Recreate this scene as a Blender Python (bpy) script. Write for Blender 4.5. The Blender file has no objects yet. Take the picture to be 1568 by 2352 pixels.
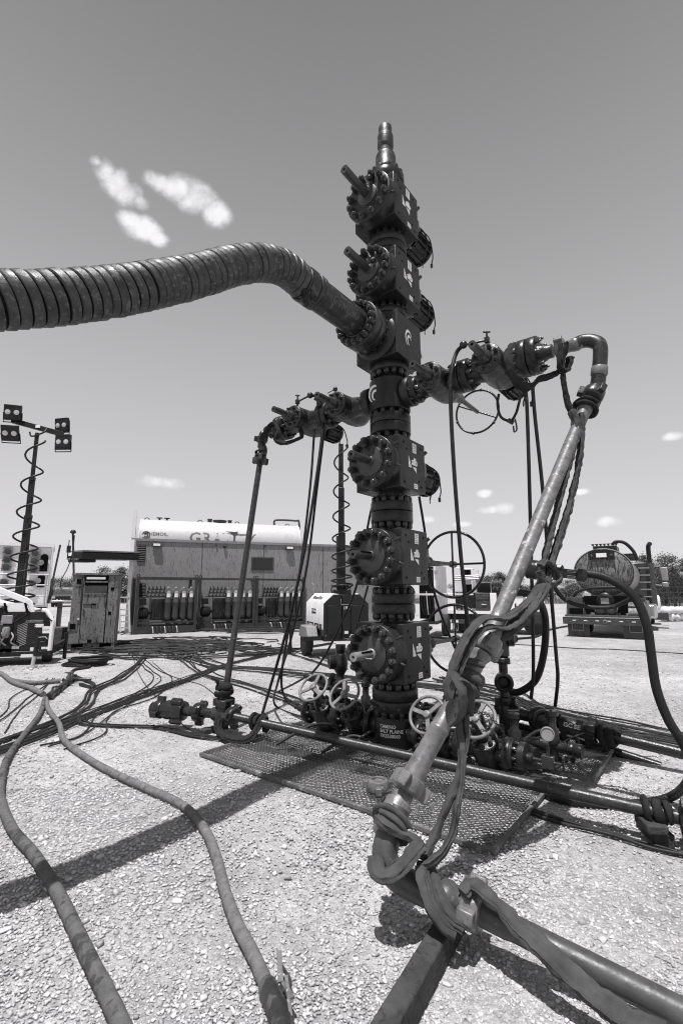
import bpy, math, random
import numpy as np
from mathutils import Vector, Matrix, noise as mnoise

random.seed(7)
rng = np.random.default_rng(11)
scene = bpy.context.scene
COL = scene.collection

# ------------------------------------------------------------------ camera
CAM_H = 1.5
PITCH = math.radians(9.39)
FPX = 1100.0                      # focal length in units of a 1568 x 2352 frame
cam_data = bpy.data.cameras.new("camera")
cam = bpy.data.objects.new("camera", cam_data)
COL.objects.link(cam)
cam.location = (0, 0, CAM_H)
cam.rotation_euler = (math.radians(90) + PITCH, 0, 0)
cam_data.sensor_fit = 'VERTICAL'
cam_data.sensor_height = 36.0
cam_data.lens = 36.0 * FPX / 2352.0
cam_data.clip_start = 0.05
cam_data.clip_end = 6000
scene.camera = cam
_c, _s = math.cos(PITCH), math.sin(PITCH)


def ray(px, py):
    u = (px - 784) / FPX
    v = (1176 - py) / FPX
    return Vector((u, _c - v * _s, _s + v * _c))


def at(px, py, d):                # world point seen at (px, py), d metres ahead of the camera
    return Vector((0, 0, CAM_H)) + ray(px, py) * d


def gp(px, py, z=0.0):            # world point at height z
    r = ray(px, py)
    return Vector((0, 0, CAM_H)) + r * ((z - CAM_H) / r.z)


def atY(px, py, Y):
    r = ray(px, py)
    return Vector((0, 0, CAM_H)) + r * (Y / r.y)


# ------------------------------------------------------------------ sky, sun, exposure
SH = Vector((0.104, 0.284, -1.0)).normalized()       # travel direction of the sunlight
SUN_EL = math.asin(-SH.z)
SUN_ROT = math.atan2(-SH.x, -SH.y)
world = bpy.data.worlds.new("World")
scene.world = world
world.use_nodes = True
wn, wl = world.node_tree.nodes, world.node_tree.links
wn.clear()


def wnode(t, **k):
    n = wn.new(t)
    for a, b in k.items():
        setattr(n, a, b)
    return n


sky = wnode('ShaderNodeTexSky', sky_type='NISHITA')
sky.sun_disc = False
sky.sun_elevation = SUN_EL
sky.sun_rotation = SUN_ROT
sky.air_density = 1.0
sky.dust_density = 2.2
sky.ozone_density = 1.0
sep = wnode('ShaderNodeSeparateColor')
wl.new(sky.outputs[0], sep.inputs[0])


def wmath(op, a, b=None, c=None):
    n = wnode('ShaderNodeMath', operation=op)
    for i, x in enumerate((a, b, c)):
        if x is None:
            continue
        if isinstance(x, (int, float)):
            n.inputs[i].default_value = x
        else:
            wl.new(x, n.inputs[i])
    return n.outputs[0]


# black-and-white film: the picture's grey comes from the red, green and blue of the sky
nish = wmath('ADD', wmath('MULTIPLY', sep.outputs[0], 0.62), wmath('ADD', wmath('MULTIPLY', sep.outputs[1], 0.22), wmath('MULTIPLY', sep.outputs[2], 0.05)))
# fair-weather clouds
tc = wnode('ShaderNodeTexCoord')
sxyz = wnode('ShaderNodeSeparateXYZ')
wl.new(tc.outputs['Generated'], sxyz.inputs[0])
zup = wmath('MAXIMUM', sxyz.outputs[2], 0.0)
grey = wmath('ADD', wmath('MULTIPLY', nish, 0.25), wmath('SUBTRACT', 6.0, wmath('MULTIPLY', zup, 5.2)))     # summer haze, palest at the horizon
CLOUDS = [(222, 372, 15, 12), (242, 394, 25, 22), (268, 420, 32, 26), (298, 444, 32, 24), (320, 462, 20, 15), (368, 420, 34, 19), (406, 434, 42, 25), (450, 458, 42, 29), (494, 490, 36, 24),
          (304, 506, 26, 16), (334, 526, 36, 23), (362, 546, 22, 15),
          (362, 1107, 40, 13), (1162, 1168, 20, 11), (1120, 1172, 26, 8), (1400, 1196, 24, 11), (1112, 1134, 16, 8), (985, 1192, 16, 7), (1062, 1204, 18, 6),
          (1548, 1002, 22, 9), (1330, 1130, 20, 6)]
best = None
for (px, py, rx, ry) in CLOUDS:
    d = ray(px, py).normalized()
    right = Vector((0, 0, 1)).cross(d).normalized() * -1
    up = right.cross(d).normalized()
    ang = math.cos(math.atan(math.hypot(px - 784, py - 1176) / FPX))
    ax, ay = 1.55 * rx / FPX * ang, 1.55 * ry / FPX * ang
    n1 = wnode('ShaderNodeVectorMath', operation='DOT_PRODUCT')
    wl.new(tc.outputs['Generated'], n1.inputs[0]); n1.inputs[1].default_value = right / ax
    n2 = wnode('ShaderNodeVectorMath', operation='DOT_PRODUCT')
    wl.new(tc.outputs['Generated'], n2.inputs[0]); n2.inputs[1].default_value = up / ay
    n3 = wnode('ShaderNodeVectorMath', operation='DOT_PRODUCT')
    wl.new(tc.outputs['Generated'], n3.inputs[0]); n3.inputs[1].default_value = d
    a = wmath('POWER', n1.outputs['Value'], 2.0)
    b = wmath('POWER', n2.outputs['Value'], 2.0)
    f = wmath('SUBTRACT', 1.0, wmath('SQRT', wmath('ADD', a, b)))
    f = wmath('MULTIPLY', f, wmath('GREATER_THAN', n3.outputs['Value'], 0.3))
    best = f if best is None else wmath('MAXIMUM', best, f)
cn = wnode('ShaderNodeTexNoise')
cn.inputs['Scale'].default_value = 24
cn.inputs['Detail'].default_value = 6
cn.inputs['Roughness'].default_value = 0.58
wl.new(tc.outputs['Generated'], cn.inputs['Vector'])
dens = wmath('ADD', wmath('MULTIPLY', best, 1.9), wmath('MULTIPLY', wmath('SUBTRACT', cn.outputs[0], 0.5), 2.4))
mr = wnode('ShaderNodeMapRange', interpolation_type='SMOOTHSTEP')
wl.new(dens, mr.inputs[0])
mr.inputs[1].default_value = 0.10; mr.inputs[2].default_value = 1.6
mr.inputs[3].default_value = 0.0; mr.inputs[4].default_value = 0.95
gate = wnode('ShaderNodeMapRange', interpolation_type='SMOOTHSTEP')
wl.new(best, gate.inputs[0]); gate.inputs[1].default_value = -0.35; gate.inputs[2].default_value = 0.35
cm = wmath('MULTIPLY', mr.outputs[0], gate.outputs[0])
cmix = wnode('ShaderNodeMix', data_type='FLOAT')
cb = wnode('ShaderNodeMapRange')
wl.new(cn.outputs[0], cb.inputs[0]); cb.inputs[1].default_value = 0.3; cb.inputs[2].default_value = 0.62; cb.inputs[3].default_value = 6.6; cb.inputs[4].default_value = 8.6
wl.new(cm, cmix.inputs[0]); wl.new(grey, cmix.inputs[2]); wl.new(cb.outputs[0], cmix.inputs[3])
comb = wnode('ShaderNodeCombineColor')
for i, k in enumerate((1.0, 0.985, 1.005)):
    wl.new(wmath('MULTIPLY', cmix.outputs[0], k), comb.inputs[i])
bg = wnode('ShaderNodeBackground')
bg.inputs['Strength'].default_value = 0.10
wl.new(comb.outputs[0], bg.inputs['Color'])
wo = wnode('ShaderNodeOutputWorld')
wl.new(bg.outputs[0], wo.inputs['Surface'])

sun_data = bpy.data.lights.new("sun", 'SUN')
sun_data.energy = 4.8
sun_data.angle = math.radians(0.53)
sun_data.color = (1.0, 0.99, 0.985)
sun = bpy.data.objects.new("sun", sun_data)
COL.objects.link(sun)
sun.location = (0, -5, 12)
sun.rotation_euler = SH.to_track_quat('-Z', 'Y').to_euler()

vs = scene.view_settings
vs.view_transform = 'Standard'
vs.look = 'None'
vs.exposure = 0.2
vs.gamma = 1.0
scene.render.engine = 'CYCLES'
scene.cycles.filter_width = 1.1
scene.cycles.max_bounces = 6
scene.cycles.diffuse_bounces = 3
scene.cycles.glossy_bounces = 3

# ------------------------------------------------------------------ materials
MATS = {}


def mat(name, col=0.2, rough=0.5, metal=0.0, var=0.25, nscale=8.0, bump=0.0, bscale=40.0, streak=None, speck=None, island=0.0, spec=0.5, stretch=(1, 1, 1), coat=0.0, scratch=0.0):
    """neutral procedural paint / metal / cloth: base grey, blotchy variation, run-down streaks, specks of dirt, fine relief"""
    m = bpy.data.materials.new(name)
    m.use_nodes = True
    nt = m.node_tree
    N, L = nt.nodes, nt.links
    bsdf = N['Principled BSDF']
    bsdf.inputs['Roughness'].default_value = rough
    bsdf.inputs['Metallic'].default_value = metal
    bsdf.inputs['Specular IOR Level'].default_value = spec
    if coat:
        bsdf.inputs['Coat Weight'].default_value = coat
    tco = N.new('ShaderNodeTexCoord')
    mp = N.new('ShaderNodeMapping')
    mp.inputs['Scale'].default_value = stretch
    L.new(tco.outputs['Object'], mp.inputs['Vector'])

    def noise(scale, detail=4, rou=0.6, vec=None):
        n = N.new('ShaderNodeTexNoise')
        n.inputs['Scale'].default_value = scale
        n.inputs['Detail'].default_value = detail
        n.inputs['Roughness'].default_value = rou
        L.new(vec if vec is not None else mp.outputs[0], n.inputs['Vector'])
        return n.outputs[0]

    def mth(op, a, b):
        n = N.new('ShaderNodeMath')
        n.operation = op
        for i, x in enumerate((a, b)):
            if isinstance(x, (int, float)):
                n.inputs[i].default_value = x
            else:
                L.new(x, n.inputs[i])
        return n.outputs[0]

    def ramp(x, a, b, lo, hi):
        n = N.new('ShaderNodeMapRange')
        L.new(x, n.inputs[0])
        for i, q in enumerate((a, b, lo, hi)):
            n.inputs[i + 1].default_value = q
        return n.outputs[0]
    n1 = noise(nscale)
    val = ramp(n1, 0.25, 0.75, col * (1 - var), col * (1 + var))
    if island:
        g = N.new('ShaderNodeNewGeometry')
        val = mth('MULTIPLY', val, ramp(g.outputs['Random Per Island'], 0, 1, 1 - island, 1 + island))
    if streak:                       # (scale, target grey, amount): vertical runs
        ms = N.new('ShaderNodeMapping')
        ms.inputs['Scale'].default_value = (streak[0], streak[0], streak[0] * 0.12)
        L.new(tco.outputs['Object'], ms.inputs['Vector'])
        st = ramp(noise(1.0, 5, 0.65, ms.outputs[0]), streak[3], streak[3] + 0.08, 0, streak[2])
        mx = N.new('ShaderNodeMix'); mx.data_type = 'FLOAT'
        L.new(st, mx.inputs[0]); L.new(val, mx.inputs[2]); mx.inputs[3].default_value = streak[1]
        val = mx.outputs[0]
    if speck:                        # (scale, target grey, amount, threshold)
        st = ramp(noise(speck[0], 3, 0.6), speck[3], speck[3] + 0.06, 0, speck[2])
        mx = N.new('ShaderNodeMix'); mx.data_type = 'FLOAT'
        L.new(st, mx.inputs[0]); L.new(val, mx.inputs[2]); mx.inputs[3].default_value = speck[1]
        val = mx.outputs[0]
    cc = N.new('ShaderNodeCombineColor')
    L.new(val, cc.inputs[0]); L.new(mth('MULTIPLY', val, 0.985), cc.inputs[1]); L.new(mth('MULTIPLY', val, 1.005), cc.inputs[2])
    L.new(cc.outputs[0], bsdf.inputs['Base Color'])
    rr = ramp(noise(nscale * 1.7, 5), 0.3, 0.7, max(0.05, rough - 0.12), min(1, rough + 0.14))
    L.new(rr, bsdf.inputs['Roughness'])
    if bump:
        bp = N.new('ShaderNodeBump')
        bp.inputs['Strength'].default_value = bump
        bp.inputs['Distance'].default_value = 0.01
        L.new(noise(bscale, 6), bp.inputs['Height'])
        L.new(bp.outputs[0], bsdf.inputs['Normal'])
    MATS[name] = m
    return m


mat('tree_paint', 0.019, 0.34, 0.0, 0.35, 5, 0.14, 60, speck=(34, 0.05, 0.55, 0.64), spec=0.27, streak=(9, 0.045, 0.5, 0.63))
mat('bonnet_paint', 0.020, 0.30, 0.0, 0.35, 6, 0.12, 50, speck=(38, 0.07, 0.5, 0.66), spec=0.32)
mat('plate_steel', 0.045, 0.42, 0.2, 0.3, 14, 0.12, 90)
mat('worn_stem', 0.26, 0.45, 0.3, 0.2, 12, 0.1, 80)
mat('nut_steel', 0.06, 0.22, 0.35, 0.35, 20, 0.1, 90)
mat('dark_nut', 0.020, 0.24, 0.1, 0.3, 20)
mat('cast_iron', 0.018, 0.34, 0.0, 0.4, 9, 0.35, 45, speck=(16, 0.10, 0.5, 0.60), spec=0.45)
mat('iron_mid', 0.06, 0.42, 0.05, 0.35, 12, 0.15, 60, speck=(30, 0.22, 0.4, 0.66))
mat('letter_tank', 0.12, 0.5, 0, 0.15, 9)
mat('iron_pipe', 0.15, 0.36, 0.12, 0.4, 16, 0.18, 90, speck=(40, 0.05, 0.55, 0.60))
mat('iron_worn', 0.14, 0.48, 0.1, 0.45, 16, 0.25, 60, speck=(20, 0.50, 0.7, 0.62), streak=(6, 0.06, 0.7, 0.60))
mat('iron_dark', 0.028, 0.34, 0.1, 0.45, 14, 0.2, 60, speck=(26, 0.15, 0.55, 0.63))
mat('black_iron', 0.014, 0.28, 0.0, 0.4, 14, 0.3, 60, speck=(40, 0.13, 0.5, 0.68))
mat('sling_cloth', 0.068, 0.92, 0, 0.4, 9, 0.35, 260, spec=0.12, speck=(38, 0.05, 0.3, 0.60))
mat('sling_dark', 0.022, 0.88, 0, 0.4, 9, 0.35, 220, spec=0.2)
mat('rubber', 0.011, 0.5, 0, 0.4, 12, 0.15, 60, speck=(30, 0.08, 0.4, 0.66), spec=0.35)
mat('cable_rubber', 0.016, 0.55, 0, 0.5, 14, 0.1, 60, speck=(22, 0.14, 0.5, 0.64), spec=0.35)
mat('hose_cloth', 0.15, 0.88, 0, 0.4, 22, 0.6, 110, spec=0.2, speck=(13, 0.05, 0.5, 0.60))
mat('hose_guard', 0.040, 0.46, 0, 0.7, 14, 0.3, 50, speck=(34, 0.14, 0.55, 0.57), spec=0.45)
mat('hose_core', 0.006, 0.7, 0, 0.3, 9, spec=0.2)
mat('nipple_steel', 0.026, 0.42, 0.1, 0.5, 9, 0.3, 34, speck=(18, 0.12, 0.6, 0.58))
mat('grating', 0.15, 0.5, 0.2, 0.35, 3, speck=(3.2, 0.05, 0.85, 0.58))
mat('grating_frame', 0.11, 0.65, 0.0, 0.45, 6, 0.3, 40, speck=(12, 0.30, 0.6, 0.58))
mat('timber', 0.055, 0.9, 0, 0.45, 7, 0.9, 40, speck=(34, 0.025, 0.6, 0.56), spec=0.2)
mat('white_dirty', 0.68, 0.5, 0, 0.08, 3, streak=(14, 0.08, 0.9, 0.60), speck=(34, 0.15, 0.6, 0.66))
mat('white_paint', 0.80, 0.4, 0, 0.05, 3, speck=(14, 0.4, 0.5, 0.68))
mat('tank_white', 0.50, 0.5, 0, 0.08, 3, streak=(7, 0.40, 0.7, 0.58), speck=(9, 0.42, 0.5, 0.60))
mat('grey_panel', 0.22, 0.6, 0, 0.12, 2, streak=(36, 0.05, 0.85, 0.555), speck=(30, 0.05, 0.8, 0.61))
mat('cabinet_paint', 0.17, 0.55, 0, 0.3, 2.5, streak=(22, 0.02, 0.95, 0.54), speck=(26, 0.02, 0.9, 0.58))
mat('tank_end', 0.15, 0.45, 0.0, 0.25, 5, streak=(30, 0.015, 0.97, 0.49))
mat('tank_side', 0.20, 0.38, 0.1, 0.15, 4)
mat('dark_paint', 0.011, 0.4, 0, 0.3, 6, speck=(18, 0.06, 0.4, 0.66), spec=0.35)
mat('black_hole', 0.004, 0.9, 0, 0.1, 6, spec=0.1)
mat('mid_paint', 0.055, 0.5, 0, 0.35, 6, 0.05, 40, speck=(14, 0.015, 0.6, 0.58), spec=0.35)
mat('bottle_paint', 0.05, 0.42, 0, 0.3, 7, streak=(12, 0.03, 0.7, 0.58))
mat('bottle_top', 0.30, 0.5, 0, 0.2, 9)
mat('skid_steel', 0.040, 0.55, 0.0, 0.4, 8, speck=(16, 0.012, 0.6, 0.56), spec=0.35)
mat('tyre', 0.04, 0.85, 0, 0.3, 10, 0.2, 60, spec=0.2)
mat('rim', 0.26, 0.45, 0.2, 0.25, 10)
mat('chrome', 0.55, 0.2, 0.9, 0.1, 10)
mat('glass_dark', 0.012, 0.10, 0, 0.1, 4)
mat('lamp_lens', 0.50, 0.12, 0.2, 0.15, 30, spec=0.9)
mat('label_white', 0.78, 0.6, 0, 0.06, 14, speck=(90, 0.3, 0.7, 0.60))
mat('letter_white', 0.72, 0.6, 0, 0.12, 20, speck=(60, 0.12, 0.9, 0.62))
mat('letter_faded', 0.085, 0.6, 0, 0.2, 20, speck=(40, 0.03, 0.9, 0.5))
mat('letter_black', 0.012, 0.5, 0, 0.1, 20)
mat('letter_grey', 0.04, 0.5, 0, 0.15, 20)
mat('handwheel', 0.17, 0.45, 0.0, 0.25, 14, 0.1, 60, speck=(30, 0.5, 0.5, 0.66))
mat('aluminium', 0.45, 0.4, 0.3, 0.15, 6)
mat('truck_grey', 0.05, 0.25, 0.1, 0.1, 3, coat=0.5)
mat('sandbag', 0.62, 0.9, 0, 0.12, 3, 0.4, 20)
mat('leaf', 0.075, 0.7, 0, 0.3, 0.5, island=0.6, spec=0.3)
mat('leaf_pale', 0.11, 0.7, 0, 0.3, 0.5, island=0.5, spec=0.3)
mat('bark', 0.07, 0.9, 0, 0.3, 3)
mat('grass', 0.20, 0.9, 0, 0.3, 0.6, island=0.4, spec=0.2)
mat('hose_muddy', 0.11, 0.85, 0, 0.4, 18, 0.6, 90, spec=0.25, speck=(9, 0.03, 0.75, 0.55))
mat('stone', 0.50, 0.9, 0, 0.10, 30, island=0.38, spec=0.15, speck=(5, 0.28, 0.6, 0.63))
mat('rag', 0.6, 0.9, 0, 0.3, 30, 0.3, 60)


def ground_material():
    m = bpy.data.materials.new('gravel_ground')
    m.use_nodes = True
    N, L = m.node_tree.nodes, m.node_tree.links
    b = N['Principled BSDF']
    b.inputs['Roughness'].default_value = 0.95
    b.inputs['Specular IOR Level'].default_value = 0.15
    t = N.new('ShaderNodeTexCoord')

    def vor(scale, feature='F1'):
        n = N.new('ShaderNodeTexVoronoi'); n.feature = feature
        n.inputs['Scale'].default_value = scale
        L.new(t.outputs['Object'], n.inputs['Vector'])
        return n

    def noi(scale, detail=6):
        n = N.new('ShaderNodeTexNoise')
        n.inputs['Scale'].default_value = scale; n.inputs['Detail'].default_value = detail
        n.inputs['Roughness'].default_value = 0.62
        L.new(t.outputs['Object'], n.inputs['Vector'])
        return n.outputs[0]

    def mr(x, a, bb, lo, hi):
        n = N.new('ShaderNodeMapRange'); L.new(x, n.inputs[0])
        for i, q in enumerate((a, bb, lo, hi)):
            n.inputs[i + 1].default_value = q
        return n.outputs[0]

    def mul(a, bb, op='MULTIPLY'):
        n = N.new('ShaderNodeMath'); n.operation = op
        for i, x in enumerate((a, bb)):
            if isinstance(x, (int, float)): n.inputs[i].default_value = x
            else: L.new(x, n.inputs[i])
        return n.outputs[0]
    v1, v2, v3 = vor(130), vor(60), vor(16)
    s1 = N.new('ShaderNodeSeparateColor'); L.new(v1.outputs['Color'], s1.inputs[0])
    s2 = N.new('ShaderNodeSeparateColor'); L.new(v2.outputs['Color'], s2.inputs[0])
    s3 = N.new('ShaderNodeSeparateColor'); L.new(v3.outputs['Color'], s3.inputs[0])
    val = mul(mr(s1.outputs[0], 0, 1, 0.41, 0.61), mr(s2.outputs[0], 0, 1, 0.82, 1.12))
    val = mul(val, mr(s3.outputs[0], 0, 1, 0.90, 1.08))
    val = mul(val, mr(v1.outputs['Distance'], 0.25, 0.75, 1.0, 0.8))
    val = mul(val, mr(noi(0.55), 0.3, 0.7, 0.74, 1.14))
    val = mul(val, mr(noi(2.6), 0.32, 0.7, 0.82, 1.10))
    val = mul(val, mr(noi(0.13, 4), 0.35, 0.65, 0.88, 1.06))
    dirt = mul(mr(noi(5.0, 5), 0.62, 0.76, 1.0, 0.5), mr(noi(140, 3), 0.35, 0.7, 0.84, 1.1))
    val = mul(val, dirt)
    c = N.new('ShaderNodeCombineColor')
    L.new(val, c.inputs[0]); L.new(mul(val, 0.985), c.inputs[1]); L.new(val, c.inputs[2])
    L.new(c.outputs[0], b.inputs['Base Color'])
    h = mul(mul(mr(v1.outputs['Distance'], 0, 0.8, 1, 0), 0.5), mul(mr(v2.outputs['Distance'], 0, 0.8, 1, 0), 0.9), 'ADD')
    h = mul(h, mul(noi(30, 8), 0.9), 'ADD')
    bp = N.new('ShaderNodeBump')
    bp.inputs['Strength'].default_value = 0.6
    bp.inputs['Distance'].default_value = 0.009
    L.new(h, bp.inputs['Height'])
    L.new(bp.outputs[0], b.inputs['Normal'])
    MATS['gravel_ground'] = m


ground_material()


# ------------------------------------------------------------------ mesh tools
def basis(axis):
    z = Vector(axis).normalized()
    ref = Vector((0, 0, 1)) if abs(z.z) < 0.9 else Vector((1, 0, 0))
    x = ref.cross(z).normalized()
    y = z.cross(x)
    return x, y, z


def axis_matrix(o, axis, roll=0.0):
    x, y, z = basis(axis)
    m = Matrix(((x.x, y.x, z.x, o[0]), (x.y, y.y, z.y, o[1]), (x.z, y.z, z.z, o[2]), (0, 0, 0, 1)))
    return m @ Matrix.Rotation(roll, 4, 'Z')


def place(o, rz=0.0):
    return Matrix.Translation(Vector(o)) @ Matrix.Rotation(rz, 4, 'Z')


def catmull(pts, n=8):
    P = [Vector(p) for p in pts]
    if len(P) < 3:
        return P
    out = []
    for i in range(len(P) - 1):
        p0 = P[i - 1] if i else P[0] * 2 - P[1]
        p1, p2 = P[i], P[i + 1]
        p3 = P[i + 2] if i + 2 < len(P) else P[-1] * 2 - P[-2]
        for k in range(n):
            t = k / n
            out.append(0.5 * ((2 * p1) + (p2 - p0) * t + (2 * p0 - 5 * p1 + 4 * p2 - p3) * t * t + (3 * p1 - p0 - 3 * p2 + p3) * t ** 3))
    out.append(P[-1])
    return out


class MB:
    def __init__(s, M=None):
        s.v, s.f, s.M = [], [], (M if M is not None else Matrix.Identity(4))

    def add(s, vs, fs):
        o = len(s.v)
        M = s.M
        s.v.extend([M @ Vector(q) for q in vs])
        s.f.extend([tuple(i + o for i in f) for f in fs])
        return s

    def box(s, c, size, R=None, taper=None):
        hx, hy, hz = [q / 2 for q in size]
        tx, ty = taper if taper else (1, 1)
        q = [(-hx, -hy, -hz), (hx, -hy, -hz), (hx, hy, -hz), (-hx, hy, -hz),
             (-hx * tx, -hy * ty, hz), (hx * tx, -hy * ty, hz), (hx * tx, hy * ty, hz), (-hx * tx, hy * ty, hz)]
        c = Vector(c)
        q = [((R @ Vector(p)) if R is not None else Vector(p)) + c for p in q]
        return s.add(q, [(3, 2, 1, 0), (4, 5, 6, 7), (0, 1, 5, 4), (1, 2, 6, 5), (2, 3, 7, 6), (3, 0, 4, 7)])

    def beam(s, a, b, w, h, up=(0, 0, 1)):
        a, b = Vector(a), Vector(b)
        d = b - a
        z = d.normalized()
        u = Vector(up)
        if abs(u.dot(z)) > 0.98:
            u = Vector((0, 1, 0))
        x = u.cross(z).normalized()
        y = z.cross(x)
        R = Matrix(((x.x, y.x, z.x), (x.y, y.y, z.y), (x.z, y.z, z.z)))
        return s.box((a + b) / 2, (w, h, d.length), R)

    def lathe(s, o, axis, prof, n=32, ph=0.0, arc=None):
        x, y, z = basis(axis)
        o = Vector(o)
        vs, fs, rings = [], [], []
        for r, h in prof:
            if r <= 1e-6:
                rings.append([len(vs)])
                vs.append(o + z * h)
            else:
                ring = []
                for i in range(n):
                    a = ph + 2 * math.pi * i / n
                    ring.append(len(vs))
                    vs.append(o + z * h + (x * math.cos(a) + y * math.sin(a)) * r)
                rings.append(ring)
        for A, B in zip(rings, rings[1:]):
            if len(A) == 1 and len(B) == 1:
                continue
            for i in range(n):
                j = (i + 1) % n
                if len(A) == 1:
                    fs.append((A[0], B[j], B[i]))
                elif len(B) == 1:
                    fs.append((A[i], A[j], B[0]))
                else:
                    fs.append((A[i], A[j], B[j], B[i]))
        if len(rings[0]) > 1:
            fs.append(tuple(reversed(rings[0])))
        if len(rings[-1]) > 1:
            fs.append(tuple(rings[-1]))
        return s.add(vs, fs)

    def cyl(s, a, b, r, n=16, r2=None):
        a, b = Vector(a), Vector(b)
        return s.lathe(a, b - a, [(r, 0), (r if r2 is None else r2, (b - a).length)], n)

    def pipe(s, a, b, ro, ri, n=20):            # hollow
        a, b = Vector(a), Vector(b)
        L = (b - a).length
        x = s.lathe(a, b - a, [(ri * 0.98, 0.0), (ro, 0), (ro, L), (ri, L), (ri, L * 0.4), (0, L * 0.4)], n)
        return x

    def tube(s, path, r, n=10, flat=1.0, up0=None, caps=True, rf=None):
        P = [Vector(p) for p in path]
        m = len(P)
        R = r if isinstance(r, (list, tuple)) else [r] * m
        vs, fs = [], []
        t = (P[1] - P[0]).normalized()
        u = Vector(up0) if up0 else (Vector((0, 0, 1)) if abs(t.z) < 0.9 else Vector((1, 0, 0)))
        u = (u - t * u.dot(t)).normalized()
        for i in range(m):
            if i == 0: tn = P[1] - P[0]
            elif i == m - 1: tn = P[-1] - P[-2]
            else: tn = P[i + 1] - P[i - 1]
            if tn.length < 1e-9:
                tn = t
            tn = tn.normalized()
            q = t.rotation_difference(tn)
            u = q @ u
            u = (u - tn * u.dot(tn)).normalized()
            t = tn
            w = t.cross(u)
            for k in range(n):
                a = 2 * math.pi * k / n
                vs.append(P[i] + (u * math.sin(a) * flat + w * math.cos(a)) * (R[i] * (rf(i, a) if rf else 1.0)))
        for i in range(m - 1):
            for k in range(n):
                l = (k + 1) % n
                fs.append((i * n + k, i * n + l, (i + 1) * n + l, (i + 1) * n + k))
        if caps:
            fs.append(tuple(reversed(range(n))))
            fs.append(tuple(range((m - 1) * n, m * n)))
        return s.add(vs, fs)

    def torus(s, c, axis, R, r, n=32, k=8, a0=0.0, a1=2 * math.pi):
        x, y, z = basis(axis)
        full = abs(a1 - a0 - 2 * math.pi) < 1e-6
        pts = []
        cnt = n if full else n + 1
        vs, fs = [], []
        for i in range(cnt):
            a = a0 + (a1 - a0) * i / n
            rad = x * math.cos(a) + y * math.sin(a)
            for j in range(k):
                b = 2 * math.pi * j / k
                vs.append(Vector(c) + rad * (R + r * math.cos(b)) + z * r * math.sin(b))
        for i in range(n):
            i2 = (i + 1) % cnt if full else i + 1
            for j in range(k):
                j2 = (j + 1) % k
                fs.append((i * k + j, i2 * k + j, i2 * k + j2, i * k + j2))
        return s.add(vs, fs)

    def sphere(s, c, r, n=14, sq=(1, 1, 1)):
        prof = []
        vs, fs = [], []
        k = max(6, n // 2)
        for i in range(k + 1):
            a = math.pi * i / k
            if i in (0, k):
                vs.append(Vector(c) + Vector((0, 0, r * math.cos(a) * sq[2])))
            else:
                for j in range(n):
                    b = 2 * math.pi * j / n
                    vs.append(Vector(c) + Vector((r * math.sin(a) * math.cos(b) * sq[0], r * math.sin(a) * math.sin(b) * sq[1], r * math.cos(a) * sq[2])))
        def idx(i, j):
            return 0 if i == 0 else (len(vs) - 1 if i == k else 1 + (i - 1) * n + j % n)
        for i in range(k):
            for j in range(n):
                if i == 0: fs.append((0, idx(1, j), idx(1, j + 1)))
                elif i == k - 1: fs.append((idx(i, j), len(vs) - 1, idx(i, j + 1)))
                else: fs.append((idx(i, j), idx(i + 1, j), idx(i + 1, j + 1), idx(i, j + 1)))
        return s.add(vs, fs)

    def prism(s, poly, o, ux, uy, th):         # polygon in the plane (ux, uy) at o, thickness th along ux x uy
        o, ux, uy = Vector(o), Vector(ux).normalized(), Vector(uy).normalized()
        nz = ux.cross(uy)
        n = len(poly)
        a = [o + ux * p[0] + uy * p[1] for p in poly]
        b = [q + nz * th for q in a]
        fs = [tuple(reversed(range(n))), tuple(range(n, 2 * n))]
        fs += [(i, (i + 1) % n, n + (i + 1) % n, n + i) for i in range(n)]
        return s.add(a + b, fs)

    def mesh(s, name, m, smooth=50):
        me = bpy.data.meshes.new(name)
        me.from_pydata([tuple(q) for q in s.v], [], s.f)
        me.materials.append(MATS[m] if isinstance(m, str) else m)
        if smooth:
            me.polygons.foreach_set('use_smooth', [True] * len(me.polygons))
            me.set_sharp_from_angle(angle=math.radians(smooth))
        me.update()
        return me

    def build(s, name, m, parent=None, smooth=50, bevel=0.0, origin=None, segs=2):
        if parent is not None:
            inv = wm(parent).inverted()
            s.v = [inv @ q for q in s.v]
            o = bpy.data.objects.new(name, s.mesh(name, m, smooth))
            COL.objects.link(o)
            o.parent = parent
        else:
            A = np.array([tuple(q) for q in s.v])
            lo, hi = A.min(0), A.max(0)
            org = Vector(origin) if origin is not None else Vector(((lo[0] + hi[0]) / 2, (lo[1] + hi[1]) / 2, lo[2]))
            s.v = [q - org for q in s.v]
            o = bpy.data.objects.new(name, s.mesh(name, m, smooth))
            COL.objects.link(o)
            o.location = org
        if bevel:
            bv = o.modifiers.new('bevel', 'BEVEL')
            bv.width = bevel
            bv.segments = segs
            bv.limit_method = 'ANGLE'
            bv.angle_limit = math.radians(50)
            bv.harden_normals = False
        return o


def wm(o):
    m = o.matrix_basis.copy()
    while o.parent is not None:
        o = o.parent
        m = o.matrix_basis @ m
    return m


def tag(o, label=None, cat=None, group=None, kind=None):
    if label: o['label'] = label
    if cat: o['category'] = cat
    if group: o['group'] = group
    if kind: o['kind'] = kind
    return o


def thing(name, label, cat, loc, group=None, rz=0.0):
    o = bpy.data.objects.new(name, None)
    o.empty_display_size = 0.1
    COL.objects.link(o)
    o.location = Vector(loc)
    o.rotation_euler = (0, 0, rz)
    return tag(o, label, cat, group)


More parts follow.
